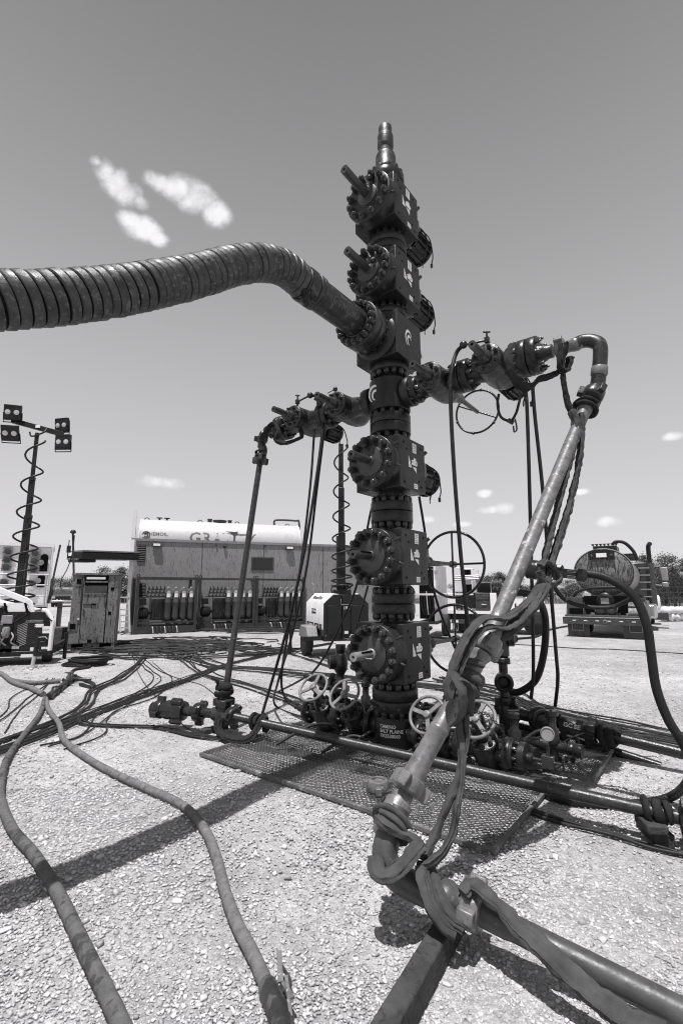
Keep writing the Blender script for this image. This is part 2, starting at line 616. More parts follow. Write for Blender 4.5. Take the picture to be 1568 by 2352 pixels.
def inst(name, mesh, parent, M):
    o = bpy.data.objects.new(name, mesh)
    COL.objects.link(o)
    o.parent = parent
    o.matrix_basis = wm(parent).inverted() @ M
    return o


def copy_tree(o, parent=None):
    c = o.copy()
    COL.objects.link(c)
    c.parent = parent
    for ch in [q for q in o.children]:
        copy_tree(ch, c)
    return c


def text_geo(body, size, bold=0.0, align='CENTER', th=0.0015, sx=1.0):
    cu = bpy.data.curves.new('lettering', 'FONT')
    cu.body = body
    cu.size = size
    cu.align_x = align
    cu.align_y = 'CENTER'
    cu.offset = bold
    cu.resolution_u = 2
    cu.extrude = th
    ob = bpy.data.objects.new('lettering', cu)
    COL.objects.link(ob)
    dg = bpy.context.evaluated_depsgraph_get()
    dg.update()
    me = ob.evaluated_get(dg).to_mesh()
    vs = [Vector((q.co.x * sx, q.co.y, q.co.z)) for q in me.vertices]
    fs = [tuple(p.vertices) for p in me.polygons]
    ob.evaluated_get(dg).to_mesh_clear()
    bpy.data.objects.remove(ob)
    bpy.data.curves.remove(cu)
    return vs, fs


def lettering(name, body, size, o, ux, uy, m, parent, bold=0.0, wrap=None, sx=1.0, align='CENTER'):
    """flat print on a plane, or wrapped round a vertical cylinder wrap=(centre, radius, angle)"""
    vs, fs = text_geo(body, size, bold, align, sx=sx)
    b = MB()
    if wrap:
        c, r, a0 = wrap
        out = []
        for q in vs:
            a = a0 + q.x / r
            out.append(Vector((c[0] + math.cos(a) * (r + q.z), c[1] + math.sin(a) * (r + q.z), c[2] + q.y)))
        b.add(out, fs)
    else:
        o, ux, uy = Vector(o), Vector(ux).normalized(), Vector(uy).normalized()
        nz = ux.cross(uy)
        b.add([o + ux * q.x + uy * q.y + nz * q.z for q in vs], fs)
    return b.build(name, m, parent, smooth=0)


def nut_mesh(name, R, h, stud, m, n2=10):
    b = MB()
    b.lathe((0, 0, 0), (0, 0, 1), [(R * 0.98, 0), (R, 0.002), (R, h * 0.86), (R * 0.86, h)], 6)
    b.lathe((0, 0, h), (0, 0, 1), [(R * 0.56, -0.001), (R * 0.56, stud * 0.8), (R * 0.46, stud)], n2)
    return b.mesh(name, m, 40)


def nut_ring(parent, name, mesh, c, axis, rad, n, ph=0.0, M=None, jit=True):
    x, y, z = basis(axis)
    M = M if M is not None else Matrix.Identity(4)
    for i in range(n):
        a = ph + 2 * math.pi * i / n
        p = Vector(c) + (x * math.cos(a) + y * math.sin(a)) * rad
        inst(name, mesh, parent, M @ axis_matrix(p, axis, random.random() * 1.05 if jit else 0))
# ------------------------------------------------------------------ ground
def grid_ground():
    xs = np.concatenate([-np.geomspace(3000, 8, 14), np.linspace(-7, 7, 57), np.geomspace(8, 3000, 14)])
    ys = np.concatenate([-np.geomspace(3000, 4, 12), np.linspace(-3, 14, 69), np.geomspace(15, 3000, 16)])
    nx, ny = len(xs), len(ys)
    V, F = [], []
    for y in ys:
        for x in xs:
            near = max(0.0, 1 - math.hypot(x, y - 4) / 12)
            z = near * 0.010 * (mnoise.noise(Vector((x * 1.1, y * 1.1, 3.0))) - 0.4)
            V.append((x, y, min(z, 0.0)))
    for j in range(ny - 1):
        for i in range(nx - 1):
            a = j * nx + i
            F.append((a, a + 1, a + nx + 1, a + nx))
    b = MB()
    b.v = [Vector(q) for q in V]
    b.f = F
    o = b.build('ground', 'gravel_ground', None, smooth=180, origin=(0, 0, 0))
    tag(o, 'pale crushed limestone gravel pad', 'ground', kind='structure')


grid_ground()


def scatter_stones():
    base = np.array([(-1, -1, -1), (1, -1, -1), (1, 1, -1), (-1, 1, -1), (-1, -1, 1), (1, -1, 1), (1, 1, 1), (-1, 1, 1)], float)
    quads = np.array([(3, 2, 1, 0), (4, 5, 6, 7), (0, 1, 5, 4), (1, 2, 6, 5), (2, 3, 7, 6), (3, 0, 4, 7)])
    tris = np.concatenate([quads[:, [0, 1, 2]], quads[:, [0, 2, 3]]])
    allP, allS = [], []
    for (y0, y1, n, smin, smax) in ((0.7, 2.2, 40000, 0.0020, 0.0080), (2.2, 4.0, 46000, 0.0025, 0.0092), (4.0, 7.0, 28000, 0.0035, 0.011), (7.0, 13.0, 9000, 0.006, 0.016)):
        y = rng.uniform(y0, y1, n * 2)
        keep = rng.random(n * 2) < (y / y1)
        y = y[keep][:n]
        w = 0.82 * y + 0.5
        x = rng.uniform(-1, 1, len(y)) * w
        s = smin + (smax - smin) * rng.random(len(y)) ** 2.2
        big = rng.random(len(y)) < 0.014
        s[big] *= 2.1
        # clumpy: thinner cover where wheels and feet have ground the stone down
        cl = np.array([mnoise.noise(Vector((a * 0.9, b * 0.9, 9.0))) + 0.5 * mnoise.noise(Vector((a * 3.1, b * 3.1, 2.0))) for a, b in zip(x, y)])
        k2 = rng.random(len(y)) < np.clip(0.74 + cl * 1.0, 0.2, 1)
        allP.append(np.stack([x[k2], y[k2]], 1)); allS.append(s[k2])
    P = np.concatenate(allP); S = np.concatenate(allS)
    n = len(P)
    V = base[None] * (1 + rng.uniform(-0.5, 0.28, (n, 8, 3)))
    V *= np.stack([rng.uniform(0.7, 1.5, n), rng.uniform(0.6, 1.1, n), rng.uniform(0.28, 0.62, n)], 1)[:, None, :]
    ang = rng.uniform(0, 2 * np.pi, n); tl = rng.normal(0, 0.35, n)
    ca, sa, ct, st = np.cos(ang), np.sin(ang), np.cos(tl), np.sin(tl)
    Rx = np.zeros((n, 3, 3)); Rx[:, 0, 0] = 1; Rx[:, 1, 1] = ct; Rx[:, 1, 2] = -st; Rx[:, 2, 1] = st; Rx[:, 2, 2] = ct
    Rz = np.zeros((n, 3, 3)); Rz[:, 2, 2] = 1; Rz[:, 0, 0] = ca; Rz[:, 0, 1] = -sa; Rz[:, 1, 0] = sa; Rz[:, 1, 1] = ca
    V = np.einsum('nij,nkj->nki', Rz @ Rx, V) * S[:, None, None]
    V[:, :, 0] += P[:, 0:1]; V[:, :, 1] += P[:, 1:2]
    V[:, :, 2] += (S * 0.22)[:, None]
    F = (np.arange(n)[:, None, None] * 8 + tris[None]).reshape(-1, 3)
    me = bpy.data.meshes.new('gravel')
    me.vertices.add(n * 8); me.vertices.foreach_set('co', V.reshape(-1))
    me.loops.add(len(F) * 3); me.loops.foreach_set('vertex_index', F.reshape(-1).astype(np.int32))
    me.polygons.add(len(F)); me.polygons.foreach_set('loop_start', np.arange(0, len(F) * 3, 3, dtype=np.int32))
    me.materials.append(MATS['stone'])
    me.update(calc_edges=True)
    o = bpy.data.objects.new('gravel', me)
    COL.objects.link(o)
    tag(o, 'loose pale crushed stones covering the ground', 'gravel', kind='stuff')


scatter_stones()

# ------------------------------------------------------------------ the wellhead tree
TC = Vector((0.51, 4.80, 0.0))
TANG = math.atan2(-0.613, 0.79)
MT = place(TC, TANG)


def T(x, y, z):
    return MT @ Vector((x, y, z))


tree = thing('wellhead_tree', 'tall dark stack of bolted gate valves with two side arms, centre of the picture', 'wellhead', TC, rz=TANG)
NUT_L = nut_mesh('bonnet_nut', 0.034, 0.052, 0.016, 'nut_steel')
NUT_M = nut_mesh('flange_nut', 0.029, 0.050, 0.014, 'dark_nut')
NUT_S = nut_mesh('arm_nut', 0.020, 0.034, 0.014, 'nut_steel')
NUT_XS = nut_mesh('small_nut', 0.014, 0.022, 0.010, 'nut_steel')
TAP = MB().lathe((0, 0, 0), (0, 0, 1), [(0.013, 0), (0.013, 0.0018), (0.009, 0.0022), (0.0, 0.0012)], 12).mesh('tapped_hole', 'black_hole')
FY, BY = Vector((0, -1, 0)), Vector((0, 1, 0))


def slb_mark(parent, zc, yc=0.0, s=1.0):
    x = 0.2565
    ux, uy = MT.to_3x3() @ Vector((0, 1, 0)), Vector((0, 0, 1))
    b = MB()
    o = T(x, yc, zc)
    b.prism([(-0.085 * s, -0.045 * s), (-0.028 * s, -0.045 * s), (-0.085 * s, 0.07 * s)], o, ux, uy, 0.002)
    b.prism([(-0.012 * s, -0.03 * s), (0.065 * s, -0.03 * s), (0.065 * s, -0.085 * s)], o, ux, uy, 0.002)
    b.build('logo_triangles', 'letter_white', parent, smooth=0)
    lettering('logo_letters', 'slb', 0.10 * s, T(x, yc + 0.035, zc + 0.022), ux, uy, 'letter_white', parent, bold=0.004)


def stickers(parent, z0, z1):
    ux, uy = MT.to_3x3() @ Vector((0, 1, 0)), Vector((0, 0, 1))
    for (yy, zz, w, h) in ((0.035, z1 - 0.085, 0.075, 0.10), (0.05, z0 + 0.05, 0.07, 0.05)):
        b = MB()
        o = T(0.2562, yy, zz)
        b.prism([(-w / 2, -h / 2), (w / 2, -h / 2), (w / 2, h / 2), (-w / 2, h / 2)], o, ux, uy, 0.0015)
        p = b.build('label_plate', 'label_white', parent, smooth=0)
        b = MB()
        rows = 5 if h > 0.08 else 2
        for i in range(rows):
            zz2 = h / 2 - (i + 0.8) * h / (rows + 0.6)
            ww = w * random.uniform(0.5, 0.85)
            b.prism([(-w * 0.42, zz2 - 0.002), (-w * 0.42 + ww, zz2 - 0.002), (-w * 0.42 + ww, zz2 + 0.002), (-w * 0.42, zz2 + 0.002)], o + (MT.to_3x3() @ Vector((0.0017, 0, 0))), ux, uy, 0.0005)
        b.build('label_print', 'letter_grey', p, smooth=0)


def finned_drum(parent, c0, M, r=0.15, L=0.30):
    """round ribbed housing of a hydraulic actuator with a lid, on the +y side"""
    b = MB(M)
    c0 = Vector(c0)
    b.lathe(c0, BY, [(r * 0.55, -0.03), (r * 0.55, 0.01), (r * 0.9, 0.01), (r * 0.92, L - 0.03), (r * 0.86, L), (0, L)], 28)
    for i in range(14):
        a = 2 * math.pi * i / 14
        x, y, z = basis(BY)
        d = x * math.cos(a) + y * math.sin(a)
        tng = BY.cross(d)
        R = Matrix((d, BY, tng)).transposed()
        b.box(c0 + d * r * 0.95 + BY * L * 0.5, (0.04, L * 0.86, 0.012), R)
    dr = b.build('actuator_drum', 'dark_paint', parent, bevel=0.0)
    b = MB(M)
    b.lathe(c0 + BY * L, BY, [(r * 1.02, -0.025), (r * 1.06, -0.018), (r * 1.06, 0.0), (r * 1.0, 0.008), (0, 0.02)], 28)
    b.build('drum_lid', 'black_iron', dr)
    b = MB(M)
    pts = [c0 + Vector((0.02, -0.03, r * 1.0)), c0 + Vector((r * 0.9, 0.08, r * 0.75)), c0 + Vector((r * 1.12, 0.17, 0)), c0 + Vector((r * 0.8, 0.2, -r * 0.85)), c0 + Vector((r * 0.5, 0.24, -r * 1.4))]
    b.tube(catmull(pts, 6), 0.008, 6)
    pts = [c0 + Vector((r * 0.3, -0.02, r * 1.0)), c0 + Vector((r * 1.1, 0.2, r * 0.5)), c0 + Vector((r * 1.15, 0.3, -r * 0.7)), c0 + Vector((r * 0.9, 0.34, -r * 1.3))]
    b.tube(catmull(pts, 6), 0.007, 6)
    b.build('tie_strap', 'rubber', dr)
    b = MB(M)
    b.torus(c0 + Vector((r * 0.5, 0.24, -r * 1.52)), (0.4, 0.2, 0), 0.022, 0.006, 14, 6)
    b.build('strap_ring', 'nut_steel', dr)
    b = MB(M)
    b.box(c0 + Vector((r * 0.92, 0.34, -r * 1.36)), (0.025, 0.02, 0.05))
    b.build('strap_clip', 'nut_steel', dr)


def gate_valve(z0, z1, nn=16, back='drum', disc=0.150, key=True, knob=None, stem_mat='plate_steel', rb=0.252, boltR=0.212, tip=0.655, sr=0.038):
    zc = (z0 + z1) / 2
    b = MB(MT)
    b.box((0, 0, zc), (0.51, 0.51, z1 - z0))
    v = b.build('gate_valve', 'tree_paint', tree, bevel=0.008)
    b = MB(MT)                                   # neck where the bonnet leaves the block
    b.lathe((0, -0.255, zc), FY, [(rb + 0.006, -0.03), (rb + 0.006, 0.004), (rb, 0.02), (rb, 0.05), (rb, 0.108), (rb - 0.008, 0.116), (0.0, 0.116)], 48)
    bo = b.build('bonnet', 'bonnet_paint', v)
    nut_ring(v, 'bonnet_nut', NUT_L, (0, -0.371, zc), FY, boltR, nn, ph=math.pi / nn, M=MT)
    b = MB(MT)
    b.lathe((0, -0.370, zc), FY, [(disc + 0.006, 0), (disc + 0.006, 0.006), (disc, 0.008), (disc, 0.022), (disc - 0.004, 0.025), (0, 0.025)], 40)
    b.build('stem_plate', 'plate_steel', v)
    b = MB(MT)
    b.pipe((0, -0.39, zc), (0, -tip, zc), sr, 0.014, 24)
    b.lathe((0, -0.39, zc), FY, [(0.05, 0), (0.05, 0.012), (0.042, 0.02)], 24)
    st = b.build('stem', stem_mat, v)
    if key:
        b = MB(MT)
        R = Matrix.Rotation(0.5, 3, 'Y')
        b.box(Vector((0.012, -0.5, zc + 0.0)) + (R @ Vector((0.0, 0, sr - 0.0035))), (0.013, 0.16, 0.01), R)
        b.build('keyway', 'black_hole', st)
    if knob is not None:                         # hanging grease cap on a wire
        b = MB(MT)
        b.sphere((knob[0], -0.43, zc + knob[1]), 0.030, 14)
        k = b.build('ball_cap', 'black_iron', v)
        b = MB(MT)
        b.tube([(knob[0], -0.43, zc + knob[1]), (knob[0] * 0.4, -0.46, zc + knob[1] * 0.45), (0.01, -0.45, zc + 0.03)], 0.004, 6)
        b.build('cap_wire', 'nut_steel', k)
    # grease fittings on the bonnet rim
    for (a, off) in ((0.55, 0.06), (-0.25, 0.07)):
        b = MB(MT)
        p = Vector((math.cos(a) * rb, -0.255 - off, zc + math.sin(a) * rb))
        d = Vector((math.cos(a), 0, math.sin(a)))
        b.cyl(p - d * 0.01, p + d * 0.035, 0.012, 8)
        b.cyl(p + d * 0.035, p + d * 0.05, 0.008, 8)
        b.build('grease_fitting', 'nut_steel', v)
    # tapped holes on the label face
    for (yy, zz) in ((-0.17, 0.2), (0.17, 0.2), (-0.17, -0.2), (0.17, -0.2), (-0.12, 0.14), (0.12, -0.15)):
        inst('tapped_hole', TAP, v, MT @ axis_matrix((0.2545, yy, zc + zz), (1, 0, 0)))
    slb_mark(v, zc + 0.01)
    stickers(v, z0, z1)
    # back bonnet
    b = MB(MT)
    b.lathe((0, 0.255, zc), BY, [(0.235, -0.02), (0.235, 0.03), (0.225, 0.09), (0.19, 0.12), (0.12, 0.145), (0, 0.15)], 40)
    b.build('rear_bonnet', 'bonnet_paint', v)
    nut_ring(v, 'rear_nut', NUT_S, (0, 0.35, zc), BY, 0.205, 12, ph=0.1, M=MT)
    b = MB(MT)
    b.cyl((0.19, 0.30, zc + 0.16), (0.25, 0.31, zc + 0.21), 0.018, 10)
    b.build('relief_plug', 'nut_steel', v)
    if back == 'drum':
        finned_drum(v, (0, 0.44, zc), MT, 0.165, 0.33)
    else:
        b = MB(MT)
        b.lathe((0, 0.36, zc), BY, [(0.085, 0), (0.075, 0.06), (0.05, 0.10), (0.055, 0.32), (0.06, 0.33), (0.06, 0.40), (0.03, 0.42), (0.022, 0.55), (0.022, back), (0, back)], 24)
        b.build('stem_housing', 'cast_iron', v)
        b = MB(MT)
        c = Vector((0, 0.36 + back - 0.02, zc))
        b.torus(c, BY, 0.40, 0.017, 48, 8)
        for a in (0, math.pi / 2, math.pi, 1.5 * math.pi):
            b.cyl(c, c + Vector((math.cos(a) * 0.4, 0, math.sin(a) * 0.4)), 0.013, 8)
        b.lathe(c, BY, [(0.04, -0.04), (0.04, 0.05)], 14)
        b.build('handwheel', 'black_iron', v)
    return v


V1 = gate_valve(5.420, 5.930, 12, 'drum', 0.115, knob=(0.06, 0.14), rb=0.275, boltR=0.228, tip=0.79, sr=0.044)
V2 = gate_valve(4.540, 5.050, 16, 'drum', 0.130, knob=(0.09, 0.035), rb=0.262, boltR=0.220, tip=0.74, sr=0.044)
V4 = gate_valve(2.482, 3.005, 12, 'drum', 0.150, key=False, knob=(-0.03, 0.15), rb=0.268, boltR=0.222, tip=0.69)
V5 = gate_valve(1.560, 2.090, 16, 1.05, 0.155, stem_mat='plate_steel', rb=0.272, boltR=0.230, tip=0.67)
V6 = gate_valve(0.672, 1.205, 16, 1.05, 0.155, stem_mat='worn_stem', rb=0.272, boltR=0.230, tip=0.67)
b = MB(MT)
b.tube([(-0.02, -0.60, 0.935), (0.04, -0.52, 0.915), (0.065, -0.50, 0.912)], 0.005, 6)
b.sphere((0.068, -0.498, 0.911), 0.010, 8)
b.build('cotter_pin', 'rim', V6)


def flange(z0, z1, r=0.212, m='bonnet_paint'):
    b = MB(MT)
    h = z1 - z0
    b.lathe((0, 0, z0), (0, 0, 1), [(r - 0.006, 0), (r, 0.006), (r, h - 0.006), (r - 0.006, h)], 48)
    return b.build('flange', m, tree)


def neck(z0, z1, r0, r1=None):
    b = MB(MT)
    r1 = r1 or r0
    b.lathe((0, 0, z0), (0, 0, 1), [(r0, 0), (r1, z1 - z0)], 40)
    return b.build('neck', 'tree_paint', tree)


def z_nuts(z, up, n=16, rad=0.176, parent=None):
    nut_ring(parent or tree, 'flange_nut', NUT_M, (0, 0, z), (0, 0, 1 if up else -1), rad, n, ph=random.random() * 0.3, M=MT)


# crown: flange, sleeve and lift sub
neck(5.925, 6.055, 0.195)
f = flange(6.05, 6.165, 0.205)
z_nuts(6.165, True, 12, 0.168, f)
b = MB(MT)
b.lathe((0, 0, 6.165), (0, 0, 1), [(0.135, 0), (0.125, 0.03), (0.118, 0.04), (0.116, 0.27), (0.108, 0.30), (0.080, 0.305), (0.080, 0.40), (0.088, 0.405), (0.092, 0.42), (0.092, 0.555), (0.086, 0.575), (0.078, 0.58), (0.078, 0.68), (0.070, 0.69), (0.058, 0.69), (0.058, 0.6), (0, 0.6)], 36)
cs = b.build('crown_sub', 'nipple_steel', tree)
b = MB(MT)
for i in range(5):
    a = i * 2 * math.pi / 5
    b.box((math.cos(a) * 0.119, math.sin(a) * 0.119, 6.25), (0.012, 0.09, 0.035), Matrix.Rotation(a, 3, 'Z'))
b.build('band_tabs', 'nut_steel', cs)
# between top two valves
f = flange(5.16, 5.245); f2 = flange(5.252, 5.34)
neck(5.04, 5.17, 0.19, 0.20); neck(5.33, 5.43, 0.125)
z_nuts(5.34, True, 14, 0.175, f2)
# under the second valve
f = flange(4.405, 4.475, 0.20)
neck(4.32, 4.41, 0.19); neck(4.47, 4.545, 0.125)
z_nuts(4.475, True, 14, 0.17, f)
# flow block that takes the big hose
b = MB(MT)
b.box((0, 0, 4.09), (0.50, 0.50, 0.475))
FB = b.build('flow_block', 'tree_paint', tree, bevel=0.008)
b = MB(MT)
b.prism([(0, -0.236), (0.026, -0.236), (0.026, 0.236), (0, 0.236)], (0.238, -0.2515, 4.09), Vector((1, 0, 0)), Vector((0, 0, 1)), 0.002)
b.build('edge_flat', 'plate_steel', FB, smooth=0)


def crescents(parent, o, ux, uy, s, m='letter_white'):
    """two nested white crescents, open at the lower right"""
    o, ux, uy = Vector(o), Vector(ux).normalized(), Vector(uy).normalized()
    nz = ux.cross(uy)
    for R, W, a0, a1, cx, cy in ((1.0, 0.30, 0.35, 4.35, 0, 0), (0.62, 0.30, 0.15, 4.7, 0.12, -0.16)):
        b = MB()
        n = 22
        vs, fs = [], []
        for i in range(n + 1):
            t = i / n
            a = a0 + (a1 - a0) * t
            w = W * math.sin(math.pi * min(1, max(0, t * 0.94 + 0.03))) ** 0.7 * s
            for rr in (R * s * 0.9, R * s * 0.9 - w):
                vs.append(o + ux * (math.cos(a) * rr * 0.72 + cx * s) + uy * (math.sin(a) * rr + cy * s) + nz * 0.0025)
        for i in range(n):
            fs.append((2 * i, 2 * i + 1, 2 * i + 3, 2 * i + 2))
        b.add(vs, fs).build('crescent_mark', m, parent, smooth=0)


crescents(FB, T(0.2505, -0.02, 4.10), MT.to_3x3() @ Vector((0, 1, 0)), (0, 0, 1), 0.105)
b = MB(MT)
b.lathe((0, -0.25, 4.09), FY, [(0.245, -0.02), (0.245, 0.012), (0.215, 0.03), (0.20, 0.06), (0.20, 0.10), (0, 0.10)], 48)
b.build('outlet_hub', 'bonnet_paint', FB)
b = MB(MT)
b.lathe((0, -0.40, 4.09), FY, [(0.225, -0.0), (0.232, 0.006), (0.232, 0.085), (0.226, 0.09), (0, 0.09)], 48)
of = b.build('outlet_flange', 'bonnet_paint', FB)
nut_ring(of, 'outlet_nut', NUT_M, (0, -0.40, 4.09), BY, 0.198, 16, ph=0.1, M=MT)
b = MB(MT)
b.lathe((0, 0.25, 4.09), BY, [(0.20, -0.02), (0.20, 0.10), (0.17, 0.11), (0.10, 0.12), (0, 0.12)], 36)
bf = b.build('blind_flange', 'bonnet_paint', FB)
nut_ring(bf, 'blind_nut', NUT_M, (0, 0.35, 4.09), BY, 0.16, 10, M=MT)
# flange below the flow block, then the round side-outlet spool
f = flange(3.775, 3.852, 0.205); neck(3.845, 3.86, 0.19)
z_nuts(3.775, False, 14, 0.176, f)
neck(3.66, 3.78, 0.12)
b = MB(MT)
prof8 = []
for i in range(48):
    a = 2 * math.pi * i / 48
    r = 0.212
    p = [math.cos(a) * r, math.sin(a) * r]
    p[0] = max(-0.196, min(0.196, p[0]))
    prof8.append(p)
b.prism(prof8, (0, 0, 3.345), (1, 0, 0), (0, 1, 0), 0.33)
SP = b.build('side_outlet_spool', 'tree_paint', tree, bevel=0.006)
crescents(SP, T(-0.06, -0.2065, 3.51), MT.to_3x3() @ Vector((1, 0, 0)), (0, 0, 1), 0.105)
neck(3.25, 3.35, 0.13)
f = flange(3.205, 3.30); f2 = flange(3.095, 3.200)
z_nuts(3.30, True, 12, 0.176, f); z_nuts(3.095, False, 12, 0.176, f2)
neck(3.0, 3.10, 0.125)
# lower spools
for (a, bb, c, d, zt, zb) in ((2.289, 2.384, 2.172, 2.284, 2.484, 2.088), (1.383, 1.478, 1.284, 1.378, 1.562, 1.203)):
    f = flange(a, bb); f2 = flange(c, d)
    z_nuts(bb, True, 14, 0.178, f); z_nuts(c, False, 14, 0.178, f2)
    neck(bb - 0.01, zt, 0.13); neck(zb, c + 0.01, 0.13)
f = flange(0.498, 0.598, 0.218); z_nuts(0.598, True, 14, 0.182, f); neck(0.59, 0.674, 0.14)
f2 = flange(0.395, 0.493, 0.214)
for i in range(12):                       # lock screws round the casing head
    a = 2 * math.pi * (i + 0.3) / 12
    inst('lock_screw', NUT_S, f2, MT @ axis_matrix((math.cos(a) * 0.212, math.sin(a) * 0.212, 0.445), (math.cos(a), math.sin(a), 0)))
z_nuts(0.395, False, 14, 0.182, f2)
neck(0.33, 0.40, 0.15)
b = MB(MT)
b.lathe((0, 0, -0.05), (0, 0, 1), [(0.19, 0), (0.19, 0.10), (0.198, 0.11), (0.198, 0.372), (0.188, 0.395), (0.155, 0.40)], 48)
CH = b.build('casing_head', 'tree_paint', tree)
wc = T(0, 0, 0)
fa = math.atan2(-4.8, -0.51) + 0.0        # angle that faces the camera
for k, (s, zz, sz) in enumerate((('CAMINO', 0.250, 0.042), ('SALT PLAINS  1KXH', 0.210, 0.042), ('OKS530060', 0.170, 0.042))):
    lettering('stencil_lettering', s, sz, None, None, None, 'letter_white', CH, bold=0.0006, wrap=((wc.x, wc.y, zz + 0.03), 0.1995, fa - 0.78), sx=0.95, align='LEFT')


# ------------------------------------------------------------------ side arms
def arm_flange(x0, x1, parent, r=0.155, z=3.52, m='bonnet_paint', nuts=None):
    b = MB(MT)
    L = x1 - x0
    b.lathe((x0, 0, z), (1, 0, 0), [(r - 0.005, 0), (r, 0.005), (r, L - 0.005), (r - 0.005, L)], 36)
    o = b.build('arm_flange', m, parent)
    for (xx, d) in (nuts or ()):
        nut_ring(o, 'arm_nut', NUT_S, (xx, 0, z), (d, 0, 0), r - 0.032, 8, ph=0.2, M=MT)
    return o


def wing_valve(x, half, z=3.52, tail='wheel', knob=None):
    """plug-shaped gate valve in a side arm: cast body, round front bonnet with stem, tail to the rear"""
    b = MB(MT)
    b.lathe((x, -0.19, z), BY, [(0.10, -0.03), (0.125, 0.0), (0.135, 0.03), (0.14, 0.10), (0.145, 0.18), (0.15, 0.30), (0.142, 0.40), (0.115, 0.48), (0.07, 0.53), (0, 0.55)], 32)
    b.lathe((x - half, 0, z), (1, 0, 0), [(0.105, 0), (0.095, 0.05), (0.11, half * 0.55), (0.135, half), (0.11, half * 1.45), (0.095, half * 2 - 0.05), (0.105, half * 2)], 32)
    v = b.build('wing_valve', 'cast_iron', tree)
    b = MB(MT)
    b.lathe((x, -0.20, z), FY, [(0.137, -0.035), (0.137, 0.022), (0.13, 0.03), (0, 0.03)], 36)
    bo = b.build('bonnet', 'cast_iron', v)
    nut_ring(v, 'bonnet_nut', NUT_S, (x, -0.23, z), FY, 0.10, 8, ph=0.39, M=MT)
    b = MB(MT)
    b.lathe((x, -0.23, z), FY, [(0.06, 0), (0.06, 0.05), (0.048, 0.06), (0.048, 0.10), (0.04, 0.11)], 24)
    b.build('gland', 'nut_steel', v)
    b = MB(MT)
    b.pipe((x, -0.30, z), (x, -0.53, z), 0.034, 0.013, 20)
    st = b.build('stem', 'plate_steel', v)
    b = MB(MT)
    R = Matrix.Rotation(0.6, 3, 'Y')
    b.box(Vector((x, -0.43, z)) + (R @ Vector((0, 0, 0.031))), (0.012, 0.09, 0.01), R)
    b.build('keyway', 'black_hole', st)
    if tail == 'wheel':
        b = MB(MT)
        b.lathe((x, 0.30, z), BY, [(0.085, 0), (0.08, 0.06), (0.05, 0.16), (0.045, 0.22), (0.026, 0.26), (0.022, 0.66), (0, 0.66)], 20)
        b.build('stem_housing', 'cast_iron', v)
        c = Vector((x, 0.95, z))
        b = MB(MT)
        b.torus(c, BY, 0.25, 0.012, 40, 8)
        b.cyl(c + Vector((0.25 * math.cos(0.5), 0, -0.25 * math.sin(0.5))), c - Vector((0.25 * math.cos(0.5), 0, -0.25 * math.sin(0.5))), 0.010, 8)
        for i in range(6):
            a = i * math.pi / 3 + 0.3
            b.sphere(c + Vector((math.cos(a) * 0.252, 0, math.sin(a) * 0.252)), 0.018, 8)
        b.build('handwheel', 'black_iron', v)
    elif tail == 'drum':
        finned_drum(v, (x, 0.36, z), MT, 0.115, 0.24)
    if knob:
        b = MB(MT)
        b.sphere((x + knob[0], -0.36, z + knob[1]), 0.026, 14)
        k = b.build('ball_cap', 'black_iron', v)
        b = MB(MT)
        b.tube([(x + knob[0], -0.36, z + knob[1]), (x + knob[0] * 0.3, -0.40, z + 0.05)], 0.005, 6)
        b.build('cap_wire', 'nut_steel', k)
    return v


AZ = 3.52
# right arm
arm_flange(0.197, 0.285, tree, nuts=((0.285, 1),))
arm_flange(0.29, 0.36, tree, 0.14, nuts=((0.36, 1),))
WR1 = wing_valve(0.57, 0.23, AZ, 'wheel', (-0.10, 0.10))
arm_flange(0.745, 0.815, tree, nuts=((0.745, -1),)); arm_flange(0.822, 0.90, tree, nuts=((0.90, 1),))
WR2 = wing_valve(1.13, 0.25, AZ, 'drum', None)
arm_flange(1.36, 1.435, tree, 0.165, nuts=((1.36, -1),)); arm_flange(1.442, 1.52, tree, 0.165, nuts=((1.52, 1),))
# left arm
arm_flange(-0.285, -0.197, tree, nuts=((-0.285, -1),))
WL1 = wing_valve(-0.56, 0.28, AZ, 'none', (0.11, 0.09))
arm_flange(-0.855, -0.785, tree, nuts=((-0.785, 1),)); arm_flange(-0.93, -0.862, tree, nuts=((-0.93, -1),))
WL2 = wing_valve(-1.20, 0.27, AZ, 'drum', None)
arm_flange(-1.555, -1.485, tree, nuts=((-1.485, 1),)); arm_flange(-1.63, -1.562, tree, nuts=((-1.63, -1),))
b = MB(MT)
b.lathe((-1.63, 0, AZ), (-1, 0, 0), [(0.075, 0), (0.065, 0.05), (0.055, 0.07), (0.055, 0.12)], 20)
b.build('end_adapter', 'cast_iron', tree)
b = MB(MT)
b.lathe((1.52, 0, AZ), (1, 0, 0), [(0.085, 0), (0.07, 0.05), (0.058, 0.07), (0.058, 0.11)], 24)
b.build('end_adapter', 'cast_iron', tree)


def grease_tap(x, z0, parent, ballx):
    """small needle valve with a T bar and a short arm that ends in a ball joint"""
    b = MB(MT)
    b.cyl((x, -0.14, z0), (x, -0.14, z0 + 0.05), 0.012, 8)
    b.box((x, -0.14, z0 + 0.075), (0.04, 0.04, 0.05))
    b.cyl((x, -0.14, z0 + 0.10), (x, -0.14, z0 + 0.15), 0.009, 8)
    b.cyl((x - 0.03, -0.14, z0 + 0.165), (x + 0.03, -0.14, z0 + 0.145), 0.009, 8)
    o = b.build('needle_valve', 'black_iron', parent)
    b = MB(MT)
    b.cyl((x, -0.14, z0 + 0.075), (ballx, -0.22, z0 + 0.06), 0.011, 8)
    b.build('valve_arm', 'black_iron', o)


